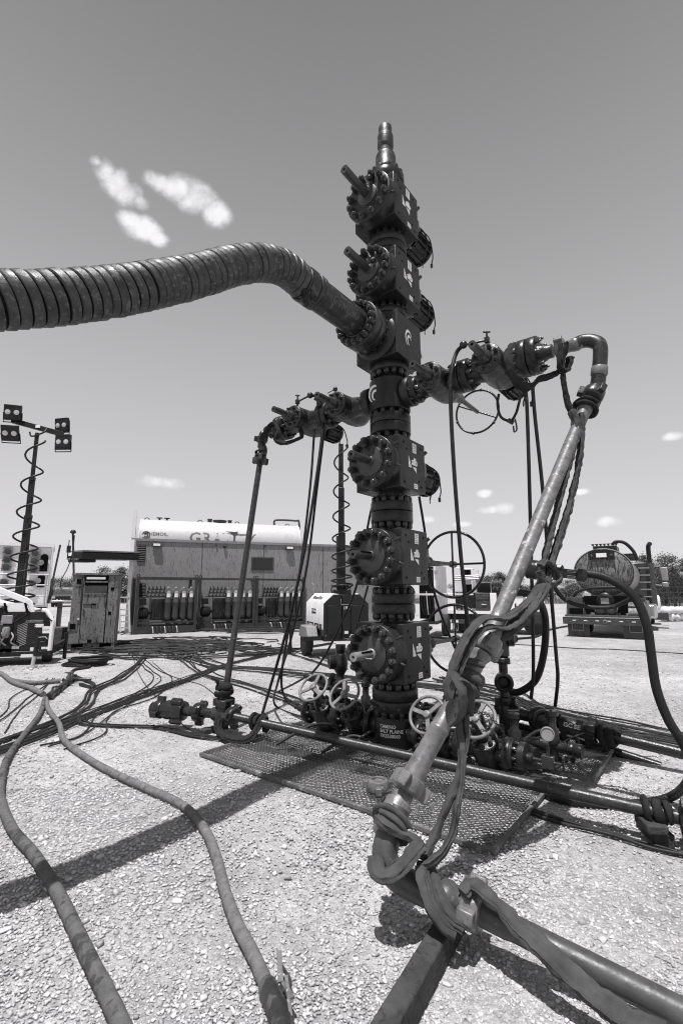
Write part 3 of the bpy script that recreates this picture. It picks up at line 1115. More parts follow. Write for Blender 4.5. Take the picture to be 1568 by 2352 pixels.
grease_tap(1.12, 3.655, WR2, 0.93)
grease_tap(-1.20, 3.655, WL2, -0.93)
b = MB(MT)
b.box((-0.86, -0.16, 3.69), (0.07, 0.05, 0.08), Matrix.Rotation(0.35, 3, 'Y'))
b.box((-0.84, -0.16, 3.61), (0.05, 0.05, 0.07))
b.cyl((-0.85, -0.16, 3.64), (-0.85, -0.12, 3.58), 0.012, 8)
b.build('limit_switch', 'dark_paint', tree, bevel=0.003)


# ------------------------------------------------------------------ casing valves at the foot of the tree
def casing_valve(x, z, side, wheel_tilt=0.62, wy=-0.20):
    ax = Vector((0, -math.sin(wheel_tilt), math.cos(wheel_tilt)))
    c = Vector((x, 0.0, z))
    b = MB(MT)
    b.lathe(c - ax * 0.20, ax, [(0.0, -0.02), (0.07, 0.0), (0.105, 0.04), (0.115, 0.12), (0.115, 0.27), (0.105, 0.285)], 28)
    b.lathe(c - Vector((0.19, 0, 0)), (1, 0, 0), [(0.075, 0), (0.07, 0.08), (0.09, 0.19), (0.07, 0.30), (0.075, 0.38)], 24)
    v = b.build('casing_valve', 'cast_iron', tree)
    b = MB(MT)
    b.lathe(c + ax * 0.085, ax, [(0.122, 0), (0.122, 0.03), (0.115, 0.036), (0.05, 0.036), (0.045, 0.08), (0.035, 0.10), (0.035, 0.16), (0.02, 0.165), (0.016, 0.26), (0, 0.26)], 28)
    b.build('bonnet', 'cast_iron', v)
    nut_ring(v, 'bonnet_nut', NUT_S, c + ax * 0.12, ax, 0.092, 8, ph=0.3, M=MT)
    h = c + ax * 0.335
    wax = Vector((0.0, -math.sin(wheel_tilt + 0.25), math.cos(wheel_tilt + 0.25)))
    b = MB(MT)
    b.torus(h, wax, 0.158, 0.014, 40, 10)
    xx, yy, zz = basis(wax)
    for a in (0.4, 0.4 + 2.094, 0.4 + 4.189):
        d = xx * math.cos(a + x) + yy * math.sin(a + x)
        b.beam(h, h + d * 0.155, 0.034, 0.014, up=wax)
    b.lathe(h, wax, [(0.03, -0.03), (0.034, 0.0), (0.03, 0.025), (0.02, 0.03), (0, 0.03)], 18)
    b.build('handwheel', 'handwheel', v)
    for xe, d in ((x - 0.19, 1), (x + 0.19, -1)):
        b = MB(MT)
        b.lathe((xe - 0.03 * d, 0, z), (d, 0, 0), [(0.125, 0), (0.128, 0.004), (0.128, 0.05), (0.122, 0.056)], 28)
        f = b.build('valve_flange', 'bonnet_paint', v)
        nut_ring(f, 'valve_nut', NUT_XS, (xe + 0.026 * d, 0, z), (d, 0, 0), 0.10, 8, M=MT)
    return v


casing_valve(-0.46, 0.23, -1); casing_valve(-0.88, 0.23, -1, 0.55)
casing_valve(0.46, 0.21, 1, 0.75); casing_valve(0.88, 0.20, 1, 0.60)
b = MB(MT)
b.lathe((-1.09, 0, 0.23), (-1, 0, 0), [(0.05, 0), (0.05, 0.06), (0.035, 0.07), (0.035, 0.14), (0.02, 0.15), (0.02, 0.2)], 16)
b.build('outlet_stub', 'cast_iron', tree)
b = MB(MT)
b.lathe((0.19, 0, 0.21), (1, 0, 0), [(0.1, -0.05), (0.09, 0.04), (0.07, 0.1)], 20)
b.build('outlet_stub', 'cast_iron', tree)
b = MB(MT)
b.lathe((-0.19, 0, 0.23), (-1, 0, 0), [(0.1, -0.05), (0.09, 0.04), (0.07, 0.1)], 20)
b.build('outlet_stub', 'cast_iron', tree)
# right-hand end: flange, companion cap, gauge and needle valve
b = MB(MT)
b.lathe((1.06, 0, 0.2), (1, 0, 0), [(0.12, 0), (0.12, 0.06), (0.07, 0.065), (0.07, 0.10), (0.11, 0.102), (0.11, 0.15), (0.04, 0.155), (0.04, 0.19), (0.015, 0.2), (0.015, 0.27), (0, 0.27)], 24)
ef = b.build('end_flange', 'cast_iron', tree)
nut_ring(ef, 'end_nut', NUT_XS, (1.12, 0, 0.2), (1, 0, 0), 0.095, 8, M=MT)
b = MB(MT)
b.box((1.37, 0, 0.2), (0.09, 0.05, 0.09)); b.cyl((1.41, 0, 0.2), (1.47, 0, 0.2), 0.012, 8)
b.box((1.48, 0, 0.2), (0.015, 0.02, 0.10)); b.cyl((1.37, 0, 0.24), (1.37, 0, 0.33), 0.014, 8)
b.build('bleed_valve', 'nut_steel', ef, bevel=0.003)
b = MB(MT)
gd = Vector((0.25, -0.95, 0.15)).normalized()
b.lathe(Vector((1.37, 0.03, 0.40)), gd, [(0.046, 0), (0.052, 0.01), (0.052, 0.055), (0.047, 0.06), (0.045, 0.052), (0, 0.052)], 28)
g = b.build('pressure_gauge', 'rim', ef)
b = MB(MT)
b.lathe(Vector((1.37, 0.03, 0.40)) + gd * 0.0525, gd, [(0.042, 0), (0.042, 0.001), (0, 0.001)], 24)
gf = b.build('gauge_face', 'rim', g)
# ------------------------------------------------------------------ the big ribbed hose
ht = thing('frac_hose', 'thick black hose in a ribbed spiral guard arching from the tree to the left edge', 'hose', T(0, -0.5, 4.09))
b = MB(MT)
b.lathe((0, -0.497, 4.09), FY, [(0.228, 0), (0.235, 0.006), (0.235, 0.085), (0.228, 0.09), (0, 0.09)], 48)
hf = b.build('hose_flange', 'nipple_steel', ht)
nut_ring(hf, 'flange_nut', NUT_L, (0, -0.588, 4.09), FY, 0.195, 18, ph=0.1, M=MT)
b = MB(MT)
b.lathe((0, -0.585, 4.09), FY, [(0.150, 0), (0.148, 0.03), (0.138, 0.035), (0.138, 0.70), (0.15, 0.71), (0.152, 0.78), (0.145, 0.80)], 44)
nip = b.build('hose_nipple', 'nipple_steel', ht)
# faded stencil along the nipple
vs, fs = text_geo('CAMERO', 0.095, 0.002)
b = MB(MT)
nv = []
for q in vs:
    a = 0.35 + q.y / 0.138
    r = 0.1395 + q.z
    nv.append(Vector((-math.cos(a) * r * -1, -0.92 + q.x, 4.09 + math.sin(a) * r * -1)))
b.add(nv, fs).build('faded_lettering', 'letter_faded', nip, smooth=0)
hp = [T(0, -1.18, 4.09), T(0, -1.34, 4.09)] + [at(*q) for q in ((652, 617, 3.93), (598, 604, 3.76), (535, 611, 3.56), (470, 629, 3.34), (400, 645, 3.13), (310, 662, 2.88), (220, 675, 2.70), (120, 685, 2.52), (0, 690, 2.34), (-130, 692, 2.18), (-300, 694, 2.02))]
hpath = catmull(hp, 14)
b = MB()
b.tube(hpath, 0.122, 28)
b.build('hose_core', 'hose_core', ht)


def resample(path, step):
    out = [path[0]]
    acc = 0.0
    for a, c in zip(path, path[1:]):
        L = (c - a).length
        while acc + L >= step * len(out):
            t = (step * len(out) - acc) / L
            out.append(a.lerp(c, t))
        acc += L
    return out


def spiral_band(path, R, pitch, width, th, turns_skip=4, nseg=26):
    step = pitch / nseg
    P = resample(path, step)
    vs, fs = [], []
    t = (P[1] - P[0]).normalized()
    u = Vector((0, 0, 1)); u = (u - t * u.dot(t)).normalized()
    k = 0
    for i in range(len(P)):
        tn = (P[min(i + 1, len(P) - 1)] - P[max(i - 1, 0)]).normalized()
        u = t.rotation_difference(tn) @ u
        u = (u - tn * u.dot(tn)).normalized(); t = tn
        w = t.cross(u)
        a = 2 * math.pi * i / nseg
        d = u * math.cos(a) + w * math.sin(a)
        wob = mnoise.noise(Vector((i * 0.035, 0, 0)))
        wob2 = mnoise.noise(Vector((i * 0.021, 7, 0)))
        r = R + 0.006 * wob
        ww = width * (1 + 0.18 * wob2)
        c = P[i] + t * (0.010 * wob2)
        for (dr, dl) in ((0.004, -0.5), (0.011, -0.40), (0.008, 0.36), (0.001, 0.5), (-0.004 - th, 0.5), (-0.002 - th, -0.5)):
            vs.append(c + d * (r + dr) + t * (dl * ww))
    m = 6
    for i in range(len(P) - 1):
        for j in range(m):
            j2 = (j + 1) % m
            fs.append((i * m + j, (i + 1) * m + j, (i + 1) * m + j2, i * m + j2))
    return vs, fs


start = [q for q in hpath if True][8:]
vs, fs = spiral_band(start, 0.132, 0.060, 0.0505, 0.006)
MB().add(vs, fs).build('spiral_guard', 'hose_guard', ht, smooth=40)
b = MB()
for k, off in enumerate((3, 7)):
    ax = hpath[off + 1] - hpath[off]
    b.lathe(hpath[off], ax, [(0.146, -0.02), (0.151, -0.015), (0.151, 0.015), (0.146, 0.02)], 36)
b.tube(catmull([T(-0.08, -1.30, 4.22), T(-0.10, -1.28, 4.27), T(-0.10, -1.27, 4.32)], 4), [0.016, 0.012, 0.011, 0.011, 0.011, 0.011, 0.012, 0.016, 0.022], 7)
b.build('hose_clamp', 'nipple_steel', ht)
b = MB()
hang = T(0.06, -1.42, 3.94)
b.tube(catmull([hang + Vector((0.0, 0, 0.05)), hang, hang + Vector((0.01, 0, -0.06)), hang + Vector((0.03, 0, -0.10))], 5), [0.02 + 0.012 * random.random() for _ in range(16)], 7)
b.tube(catmull([hang + Vector((0.06, 0, 0.05)), hang + Vector((0.06, 0, -0.03)), hang + Vector((0.09, 0.0, -0.09))], 4), 0.007, 6)
b.build('clamp_tail', 'rubber', ht)


# ------------------------------------------------------------------ hammer-union iron
def hammer_union(parent, c, axis, R=0.085, W=0.075, roll=0.0, m='iron_pipe', lugs=3):
    """threaded wing nut with three square lugs"""
    x, y, z = basis(axis)
    b = MB()
    c = Vector(c)
    b.lathe(c, axis, [(R * 0.80, -W * 0.55), (R * 0.97, -W * 0.5), (R * 1.04, -W * 0.3), (R * 1.04, W * 0.3), (R * 0.97, W * 0.48), (R * 0.78, W * 0.55)], 28)
    for i in range(lugs):
        a = roll + 2 * math.pi * i / lugs
        d = x * math.cos(a) + y * math.sin(a)
        tg = z.cross(d)
        Rm = Matrix((d, tg, z)).transposed()
        b.box(c + d * R * 1.12, (R * 0.62, R * 0.62, W * 0.92), Rm)
    return b.build('hammer_union', m, parent, bevel=0.006, segs=2)


A0, A1 = T(1.63, 0, AZ), T(1.80, 0, AZ)
riser = thing('iron_riser', 'grey steel pipe slanting from the right arm down to the gravel in the foreground', 'pipe', at(930, 2020, 2.15))
hammer_union(riser, T(1.69, 0, AZ), T(1, 0, AZ) - T(0, 0, AZ), 0.0774, 0.0720, 0.5)
b = MB()
b.lathe(T(1.74, 0, AZ), T(1, 0, AZ) - T(0, 0, AZ), [(0.0516, 0), (0.0516, 0.04), (0.0568, 0.045), (0.0568, 0.09), (0.0482, 0.1), (0.0482, 0.14)], 24)
b.build('union_sub', 'iron_pipe', riser)
E1 = at(1374, 862, 3.82)
U1 = at(1352, 918, 3.79)
elb = catmull([T(1.80, 0, AZ), T(1.87, 0, AZ + 0.008), T(1.945, -0.003, AZ - 0.025), T(1.985, -0.01, AZ - 0.10), E1, at(1371, 885, 3.81)], 8)
b = MB(); b.tube(elb, 0.055, 24); b.build('elbow', 'iron_dark', riser)
b = MB(); b.lathe(at(1376, 842, 3.83), at(1373, 884, 3.81) - at(1376, 842, 3.83), [(0.0550, 0), (0.0619, 0.01), (0.0619, 0.07), (0.0550, 0.08)], 24)
b.build('elbow_collar', 'iron_worn', riser)
RB = at(938, 1800, 2.40)
dirR = (RB - U1).normalized()
hammer_union(riser, at(1361, 906, 3.80), dirR, 0.0792, 0.0900, 0.3, 'iron_dark')
R0 = U1 + dirR * 0.04
R1 = at(1122, 1470, 2.775)
b = MB()
b.lathe(R0, R1 - R0, [(0.0568, 0), (0.0568, 0.10), (0.0473, 0.13), (0.0473, (R1 - R0).length - 0.10), (0.0585, (R1 - R0).length - 0.06), (0.0585, (R1 - R0).length)], 28)
b.build('upper_pipe', 'iron_worn', riser)
d2 = (RB - R1).normalized()
hammer_union(riser, R1 + d2 * 0.03, d2, 0.0774, 0.0990, 2.6, 'iron_pipe')
R2 = R1 + d2 * 0.09
L2 = (RB - R2).length
b = MB()
b.lathe(R2, d2, [(0.0499, 0), (0.0602, 0.005), (0.0602, 0.02), (0.0533, 0.035), (0.0482, 0.05), (0.0482, L2 - 0.32), (0.0525, L2 - 0.315), (0.0525, L2 - 0.30), (0.0499, L2 - 0.295), (0.0516, L2 - 0.12), (0.0568, L2 - 0.05), (0.0568, L2)], 28)
b.build('lower_pipe', 'iron_pipe', riser)
hammer_union(riser, RB + d2 * 0.0, d2, 0.0792, 0.0765, 1.0, 'iron_pipe')
SW = at(913, 1856, 2.31)
b = MB()
b.lathe(RB + d2 * 0.05, SW - RB, [(0.0516, 0), (0.0516, 0.05), (0.0671, 0.055), (0.0671, 0.20), (0.0602, 0.215)], 28)
sw = b.build('swivel', 'iron_pipe', riser)
b = MB()
x_, y_, z_ = basis(SW - RB)
for i in range(9):
    a = 2 * math.pi * i / 9
    d_ = x_ * math.cos(a) + y_ * math.sin(a)
    p_ = RB + d2 * 0.13 + d_ * 0.0667
    b.lathe(p_, d_, [(0.009, 0), (0.009, 0.0018), (0, 0.001)], 10)
b.build('ball_ports', 'black_hole', sw)
el2 = catmull([SW, at(890, 1925, 2.23), at(884, 1968, 2.19), at(908, 2010, 2.155), at(968, 2044, 2.12), at(1012, 2058, 2.09)], 8)
b = MB(); b.tube(el2, [0.057] * 8 + [0.059] * (len(el2) - 8), 26); b.build('elbow', 'iron_mid', riser)
P0, P1 = at(1010, 2057, 2.09), at(1085, 2084, 2.03)
PE = at(1640, 2365, 1.57)
d3 = (PE - P1).normalized()
b = MB(); b.lathe(P0, P1 - P0, [(0.0636, 0), (0.0688, 0.01), (0.0688, 0.05), (0.0602, 0.06), (0.0550, 0.16)], 26); b.build('union_sub', 'iron_mid', riser)
hammer_union(riser, P1, d3, 0.0810, 0.0765, 0.9, 'iron_pipe')
b = MB(); b.lathe(P1 + d3 * 0.04, d3, [(0.0516, 0), (0.0516, 0.10), (0.0464, 0.13), (0.0464, 2.2)], 26); b.build('ground_pipe', 'iron_mid', riser)


# ------------------------------------------------------------------ restraint slings
def cloth_tube(b, path, r, flat=0.5, n=12, up0=None, amp=0.22, seed=0.0, per=10):
    P = catmull(path, per)
    P = resample(P, 0.012) if len(P) > 2 else P
    m = len(P)
    vs0 = len(b.v)
    R = [0.86 * r * (1 + amp * mnoise.noise(Vector((i * 0.06, seed, 0)))) for i in range(m)]

    def fold(i, a):                     # pleats that twist slowly along the strap
        tw = seed + i * 0.035 + 1.5 * mnoise.noise(Vector((i * 0.03, seed, 4.0)))
        cr = max(0.0, math.sin(i * 0.55 + 4 * mnoise.noise(Vector((i * 0.05, seed, 9.0))) + 1.6 * math.cos(a + seed))) ** 5
        return 1 + 0.15 * math.cos(2 * a + tw) + 0.12 * math.cos(5 * a - 1.7 * tw) + 0.07 * math.cos(8 * a + 2.3 * tw) - 0.16 * cr
    b.tube(P, R, 22, flat, up0, rf=fold)
    k0 = int(seed * 3) % 22
    seam = [b.v[vs0 + i * 22 + k0].copy() for i in range(m)]
    seam2 = [b.v[vs0 + i * 22 + (k0 + 11) % 22].copy() for i in range(m)]
    if m > 6:
        b.tube(seam, 0.0038, 5)
        b.tube(seam2, 0.0038, 5)
    # creases
    for i in range(vs0, len(b.v)):
        q = b.v[i]
        b.v[i] = q + Vector((mnoise.noise(q * 22 + Vector((seed, 0, 0))), mnoise.noise(q * 22 + Vector((0, seed + 5, 0))), mnoise.noise(q * 22 + Vector((0, 0, seed + 9))))) * r * 0.16 \
            + Vector((mnoise.noise(q * 45), mnoise.noise(q * 45 + Vector((3, 0, 0))), mnoise.noise(q * 45 + Vector((0, 4, 0))))) * r * 0.10


def px(path):
    return [at(*q) for q in path]


def sling(name, label, strands, m='sling_cloth', r=0.04, flat=0.55, group=None):
    loc = at(*strands[0][0])
    root = thing(name, label, 'sling', loc, group)
    for k, s in enumerate(strands):
        b = MB()
        rr = s[-1] if isinstance(s[-1], (int, float)) else r
        pts = s[:-1] if isinstance(s[-1], (int, float)) else s
        cloth_tube(b, px(pts), rr, flat, seed=k * 3.1 + len(label))
        b.build('sling_strand', m, root, smooth=70)
    return root


def wrap_ring(b, c, axis, R, r, turns=1.0, pitch=0.05, seed=0.0, ph=0.0, flat=0.6):
    x, y, z = basis(axis)
    n = int(28 * turns)
    pts = []
    for i in range(n + 1):
        a = ph + 2 * math.pi * i / 28
        pts.append(Vector(c) + (x * math.cos(a) + y * math.sin(a)) * R + z * pitch * (i / 28 - turns / 2))
    vs0 = len(b.v)
    b.tube(pts, [r * (1 + 0.18 * mnoise.noise(Vector((i * 0.3, seed, 0)))) for i in range(n + 1)], 12, flat, up0=z)
    for i in range(vs0, len(b.v)):
        q = b.v[i]
        b.v[i] = q + Vector((mnoise.noise(q * 18), mnoise.noise(q * 18 + Vector((0, 5, 0))), mnoise.noise(q * 18 + Vector((9, 0, 0))))) * r * 0.28


s1 = sling('restraint_sling', 'grey cloth sling hanging from the right arm and knotted along the slanting pipe', [
    [(1312, 945, 3.66), (1322, 990, 3.60), (1300, 1085, 3.45), (1270, 1200, 3.28), (1246, 1300, 3.12), (1242, 1330, 3.05), 0.046],
    [(1334, 950, 3.64), (1332, 1040, 3.56), (1312, 1140, 3.42), (1285, 1230, 3.26), (1262, 1300, 3.12), (1252, 1335, 3.05), 0.042],
    [(1246, 1325, 3.02), (1232, 1357, 2.95), (1195, 1398, 2.85), (1158, 1420, 2.74), (1124, 1418, 2.68), (1096, 1430, 2.64), (1068, 1468, 2.60), (1048, 1510, 2.56), (1034, 1548, 2.53), (1026, 1584, 2.49), (1034, 1612, 2.46), 0.030],
    [(1258, 1330, 3.00), (1245, 1366, 2.92), (1205, 1416, 2.80), (1164, 1442, 2.72), (1124, 1440, 2.66), (1098, 1454, 2.63), (1076, 1490, 2.60), (1058, 1530, 2.56), (1044, 1566, 2.52), (1040, 1600, 2.46), 0.028],
    [(1252, 1332, 3.02), (1230, 1376, 2.92), (1196, 1418, 2.83), (1160, 1450, 2.80), (1132, 1458, 2.84), 0.058],
    [(1240, 1300, 3.04), (1255, 1290, 3.06), (1285, 1330, 3.06), (1255, 1345, 2.98), (1235, 1310, 2.98), 0.030],
    [(1068, 1640, 2.42), (1068, 1700, 2.38), (1056, 1770, 2.33), (1030, 1840, 2.27), (1002, 1910, 2.22), (984, 1950, 2.17), (972, 1975, 2.13), 0.036],
    [(1050, 1640, 2.44), (1060, 1720, 2.36), (1058, 1800, 2.29), (1048, 1860, 2.23), (1040, 1910, 2.19), (1018, 1955, 2.13), (985, 1985, 2.09), (958, 1988, 2.10), 0.034],
])
b = MB()
wrap_ring(b, R1.lerp(RB, 0.30), d2 + Vector((0.12, 0.2, 0.15)), 0.066, 0.034, 2.6, 0.075, 1.0)
b.build('sling_wrap', 'sling_cloth', s1, smooth=70)
b = MB()
cloth_tube(b, px([(1040, 1545, 2.42), (1062, 1590, 2.36), (1058, 1640, 2.36), (1040, 1665, 2.40)]), 0.036, 0.5, seed=4)
cloth_tube(b, px([(1036, 1600, 2.40), (1050, 1560, 2.40), (1078, 1580, 2.42), (1076, 1640, 2.44)]), 0.030, 0.5, seed=6)
b.build('sling_knot', 'sling_cloth', s1, smooth=70)
s2 = sling('swivel_sling', 'grey cloth sling wrapped round the bottom elbow and along the ground pipe', [
    [(868, 1878, 2.23), (884, 1892, 2.20), (920, 1912, 2.19), (955, 1932, 2.18), (968, 1948, 2.16), 0.038],
    [(862, 1968, 2.13), (866, 2000, 2.08), (890, 2012, 2.05), (925, 1990, 2.06), (950, 1958, 2.10), (966, 1942, 2.14), 0.038],
    [(966, 1990, 2.08), (974, 2030, 2.03), (992, 2080, 1.98), (1018, 2122, 1.95), (1052, 2146, 1.93), 0.034],
    [(984, 1996, 2.10), (1000, 2040, 2.04), (1018, 2082, 2.0), (1040, 2112, 1.96), (1068, 2130, 1.94), 0.032],
    [(1062, 2052, 2.0), (1082, 2034, 2.02), (1110, 2046, 1.96), (1150, 2086, 1.90), (1190, 2128, 1.85), (1240, 2172, 1.79), (1292, 2226, 1.72), (1356, 2280, 1.66), (1430, 2336, 1.60), (1540, 2380, 1.54), 0.040],
])
b = MB()
wrap_ring(b, at(898, 1893, 2.27), (SW - RB).normalized() + Vector((0.05, 0.1, 0.28)), 0.080, 0.028, 1.3, 0.03, 3.0)
b.build('sling_wrap', 'sling_cloth', s2, smooth=70)
s3 = sling('arm_sling', 'dark cloth sling looped under the outer valve of the right arm', [
    [(1176, 790, 3.95), (1164, 815, 3.85), (1172, 850, 3.80), (1190, 882, 3.80), (1216, 890, 3.80), (1236, 872, 3.85), (1262, 864, 3.85), (1284, 852, 3.85), (1292, 822, 3.82), (1300, 794, 3.82), 0.034],
    [(1300, 788, 3.80), (1290, 830, 3.78), (1294, 880, 3.74), (1304, 930, 3.70), (1318, 952, 3.66), 0.034],
    [(1286, 792, 3.80), (1284, 840, 3.76), (1300, 850, 3.78), (1308, 820, 3.84), 0.032],
], 'sling_dark')
b = MB(); wrap_ring(b, at(1344, 937, 3.75), dirR, 0.076, 0.026, 1.3, 0.04, 2.0); b.build('sling_wrap', 'sling_dark', s3, smooth=70)
sling('tee_sling', 'black cloth sling drooping under the end of the left arm', [
    [(600, 1010, 5.95), (612, 990, 5.9), (628, 972, 5.85), (640, 990, 5.75), (634, 1012, 5.7), (655, 1018, 5.7), (685, 1008, 5.65), (694, 1000, 5.65), (688, 985, 5.68), (678, 968, 5.7), 0.035],
], 'sling_dark')

# ------------------------------------------------------------------ left standpipe and the line across the mat
ST = T(-1.80, 0, AZ)
SBp = gp(514, 1618, 0.30)
sp = thing('iron_standpipe', 'thin dark upright pipe dropping from the left arm to the ground', 'pipe', (SBp.x, SBp.y, 0))
b = MB()
b.tube(catmull([T(-1.74, 0, AZ), T(-1.80, 0, AZ), T(-1.84, 0, AZ - 0.02)], 4), 0.052, 16)
b.lathe(T(-1.79, -0.03, AZ), (MT.to_3x3() @ Vector((0, -1, 0))), [(0.05, 0), (0.05, 0.06), (0.04, 0.07), (0, 0.07)], 16)
b.build('top_tee', 'iron_dark', sp)
hammer_union(sp, T(-1.76, 0, AZ), T(1, 0, 0) - T(0, 0, 0), 0.066, 0.06, 0.4, 'iron_dark')
q1, q2, q3 = at(603, 998, 6.20), at(600, 1022, 6.18), at(598, 1056, 6.15)
b = MB()
b.tube(catmull([T(-1.83, 0, AZ), T(-1.90, 0, AZ - 0.02), q1, q2], 6), 0.046, 14)
b.build('elbow', 'iron_dark', sp)
hammer_union(sp, q1.lerp(q2, 0.5), q2 - q1, 0.07, 0.07, 0.2, 'iron_dark')
hammer_union(sp, q3, SBp - q3, 0.075, 0.09, 0.9, 'iron_dark')
b = MB(); b.tube(catmull([q2, q2.lerp(q3, 0.4) + Vector((0.03, 0, 0)), q3], 4), 0.055, 14); b.build('swivel', 'iron_dark', sp)
b = MB(); b.cyl(q3, SBp, 0.036, 18); b.build('upright_pipe', 'iron_dark', sp)
b = MB()
wrap_ring(b, q2.lerp(q3, 0.6), SBp - q3, 0.062, 0.02, 1.8, 0.06, 5.0)
b.build('top_wrap', 'sling_dark', sp, smooth=70)
fl = thing('flowline', 'long dark pipe lying across the steel mat in front of the tree', 'pipe', (SBp.x, SBp.y, 0))
F0 = Vector((SBp.x, SBp.y, 0.20))
F1 = gp(1490, 1862, 0.17)
dF = (F1 - F0).normalized()
b = MB()
b.lathe(F0 + dF * 0.1, dF, [(0.06, 0), (0.06, 0.07), (0.04, 0.09), (0.04, (F1 - F0).length + 0.2)], 20)
b.build('line_pipe', 'iron_dark', fl)
dL = (gp(412, 1632, 0.2) - F0).normalized()
b = MB()
b.lathe(F0 - dL * 0.12, dL, [(0.06, 0), (0.075, 0.03), (0.075, 0.22), (0.06, 0.25), (0.05, 0.27), (0.05, 0.9)], 22)
b.lathe(F0 - Vector((0, 0, 0.12)), (0, 0, 1), [(0.06, 0), (0.07, 0.03), (0.07, 0.18), (0.055, 0.2), (0.05, 0.36)], 20)
b.build('cross_tee', 'iron_dark', fl)
for k, (dd, R_, W_) in enumerate(((0.30, 0.095, 0.09), (0.55, 0.10, 0.14), (0.80, 0.095, 0.09))):
    hammer_union(fl, F0 + dL * dd, dL, R_, W_, 0.4 + k * 0.7, 'black_iron')
b = MB(); b.lathe(F0 + dL * 0.60, dL, [(0.085, -0.1), (0.10, -0.06), (0.10, 0.10), (0.085, 0.16), (0.07, 0.3)], 22); b.build('plug_valve', 'black_iron', fl)
hammer_union(fl, F0 + dF * 0.14, dF, 0.09, 0.09, 0.8, 'iron_dark')
hammer_union(fl, F0 + Vector((0, 0, 0.12)), (0, 0, 1), 0.085, 0.08, 0.2, 'iron_dark')
b = MB()
wrap_ring(b, F0 + Vector((0, 0, 0.22)), (0.1, 0.1, 1), 0.075, 0.04, 2.2, 0.08, 8.0)
cloth_tube(b, [F0 + Vector((-0.05, -0.05, 0.30)), F0 + Vector((-0.07, -0.06, 0.36)), F0 + Vector((-0.12, -0.04, 0.37))], 0.035, 0.5, seed=3)
b.build('cloth_wrap', 'sling_dark', fl, smooth=70)
ls = thing('floor_sling', 'dark rolled sling lying in a loop beneath the left end of the flowline', 'sling', F0 + Vector((0.1, -0.2, -0.18)))
b = MB()
cloth_tube(b, [F0 + Vector((-0.02, -0.08, 0.0)), F0 + Vector((0.0, -0.16, -0.13)), F0 + dF * 0.25 + Vector((-0.02, -0.24, -0.14)), F0 + dF * 0.45 + Vector((0, -0.15, -0.12)), F0 + dF * 0.58 + Vector((0, 0.02, 0.05)), F0 + dF * 0.60 + Vector((0, 0.07, 0.0)), F0 + dF * 0.62 + Vector((0, 0.0, -0.07))], 0.042, 0.8, seed=12)
wrap_ring(b, F0 + dF * 0.48, dF, 0.06, 0.03, 1.5, 0.05, 4.0)
b.build('sling_roll', 'sling_dark', ls, smooth=70)
# right end of the flowline: union wrapped in cloth on two timber blocks
b = MB()
wrap_ring(b, F1 + dF * 0.04, dF, 0.056, 0.028, 2.6, 0.06, 9.0)
b.build('cloth_wrap', 'sling_dark', fl, smooth=70)
hammer_union(fl, F1 + dF * 0.22, dF, 0.10, 0.12, 0.1, 'black_iron')
b = MB(); b.lathe(F1 + dF * 0.15, dF, [(0.06, 0), (0.08, 0.02), (0.08, 0.3), (0.05, 0.34), (0.05, 1.2)], 20); b.build('end_valve', 'black_iron', fl)


def timber(label, a, c, w, h, z0, up=(0, 0, 1)):
    b = MB()
    b.beam(Vector((a[0], a[1], z0 + h / 2)), Vector((c[0], c[1], z0 + h / 2)), w, h)
    for i, q in enumerate(b.v):
        b.v[i] = q + Vector((random.uniform(-1, 1), random.uniform(-1, 1), random.uniform(-1, 0.5))) * 0.006
    o = b.build('timber_block', 'timber', None, bevel=0.008)
    tag(o, label, 'timber', 'timber blocks that hold the pipes up')
    return o


ta, tb_ = gp(1478, 1884, 0.10), gp(1540, 1935, 0.10)
timber('lower dark timber block under the right end of the flowline', gp(1482, 1900), gp(1530, 1950), 0.11, 0.08, 0.0)
timber('upper dark timber block under the right end of the flowline', gp(1478, 1880, 0.1), gp(1512, 1912, 0.1), 0.12, 0.055, 0.082)
timber('long dirty timber beam in the bottom foreground under the pipe union', gp(1052, 2085, 0.06), gp(850, 2440, 0.06), 0.088, 0.10, 0.0)
timber('short worn timber block by the left couplings of the flowline', gp(462, 1688), gp(520, 1672), 0.09, 0.05, 0.0)

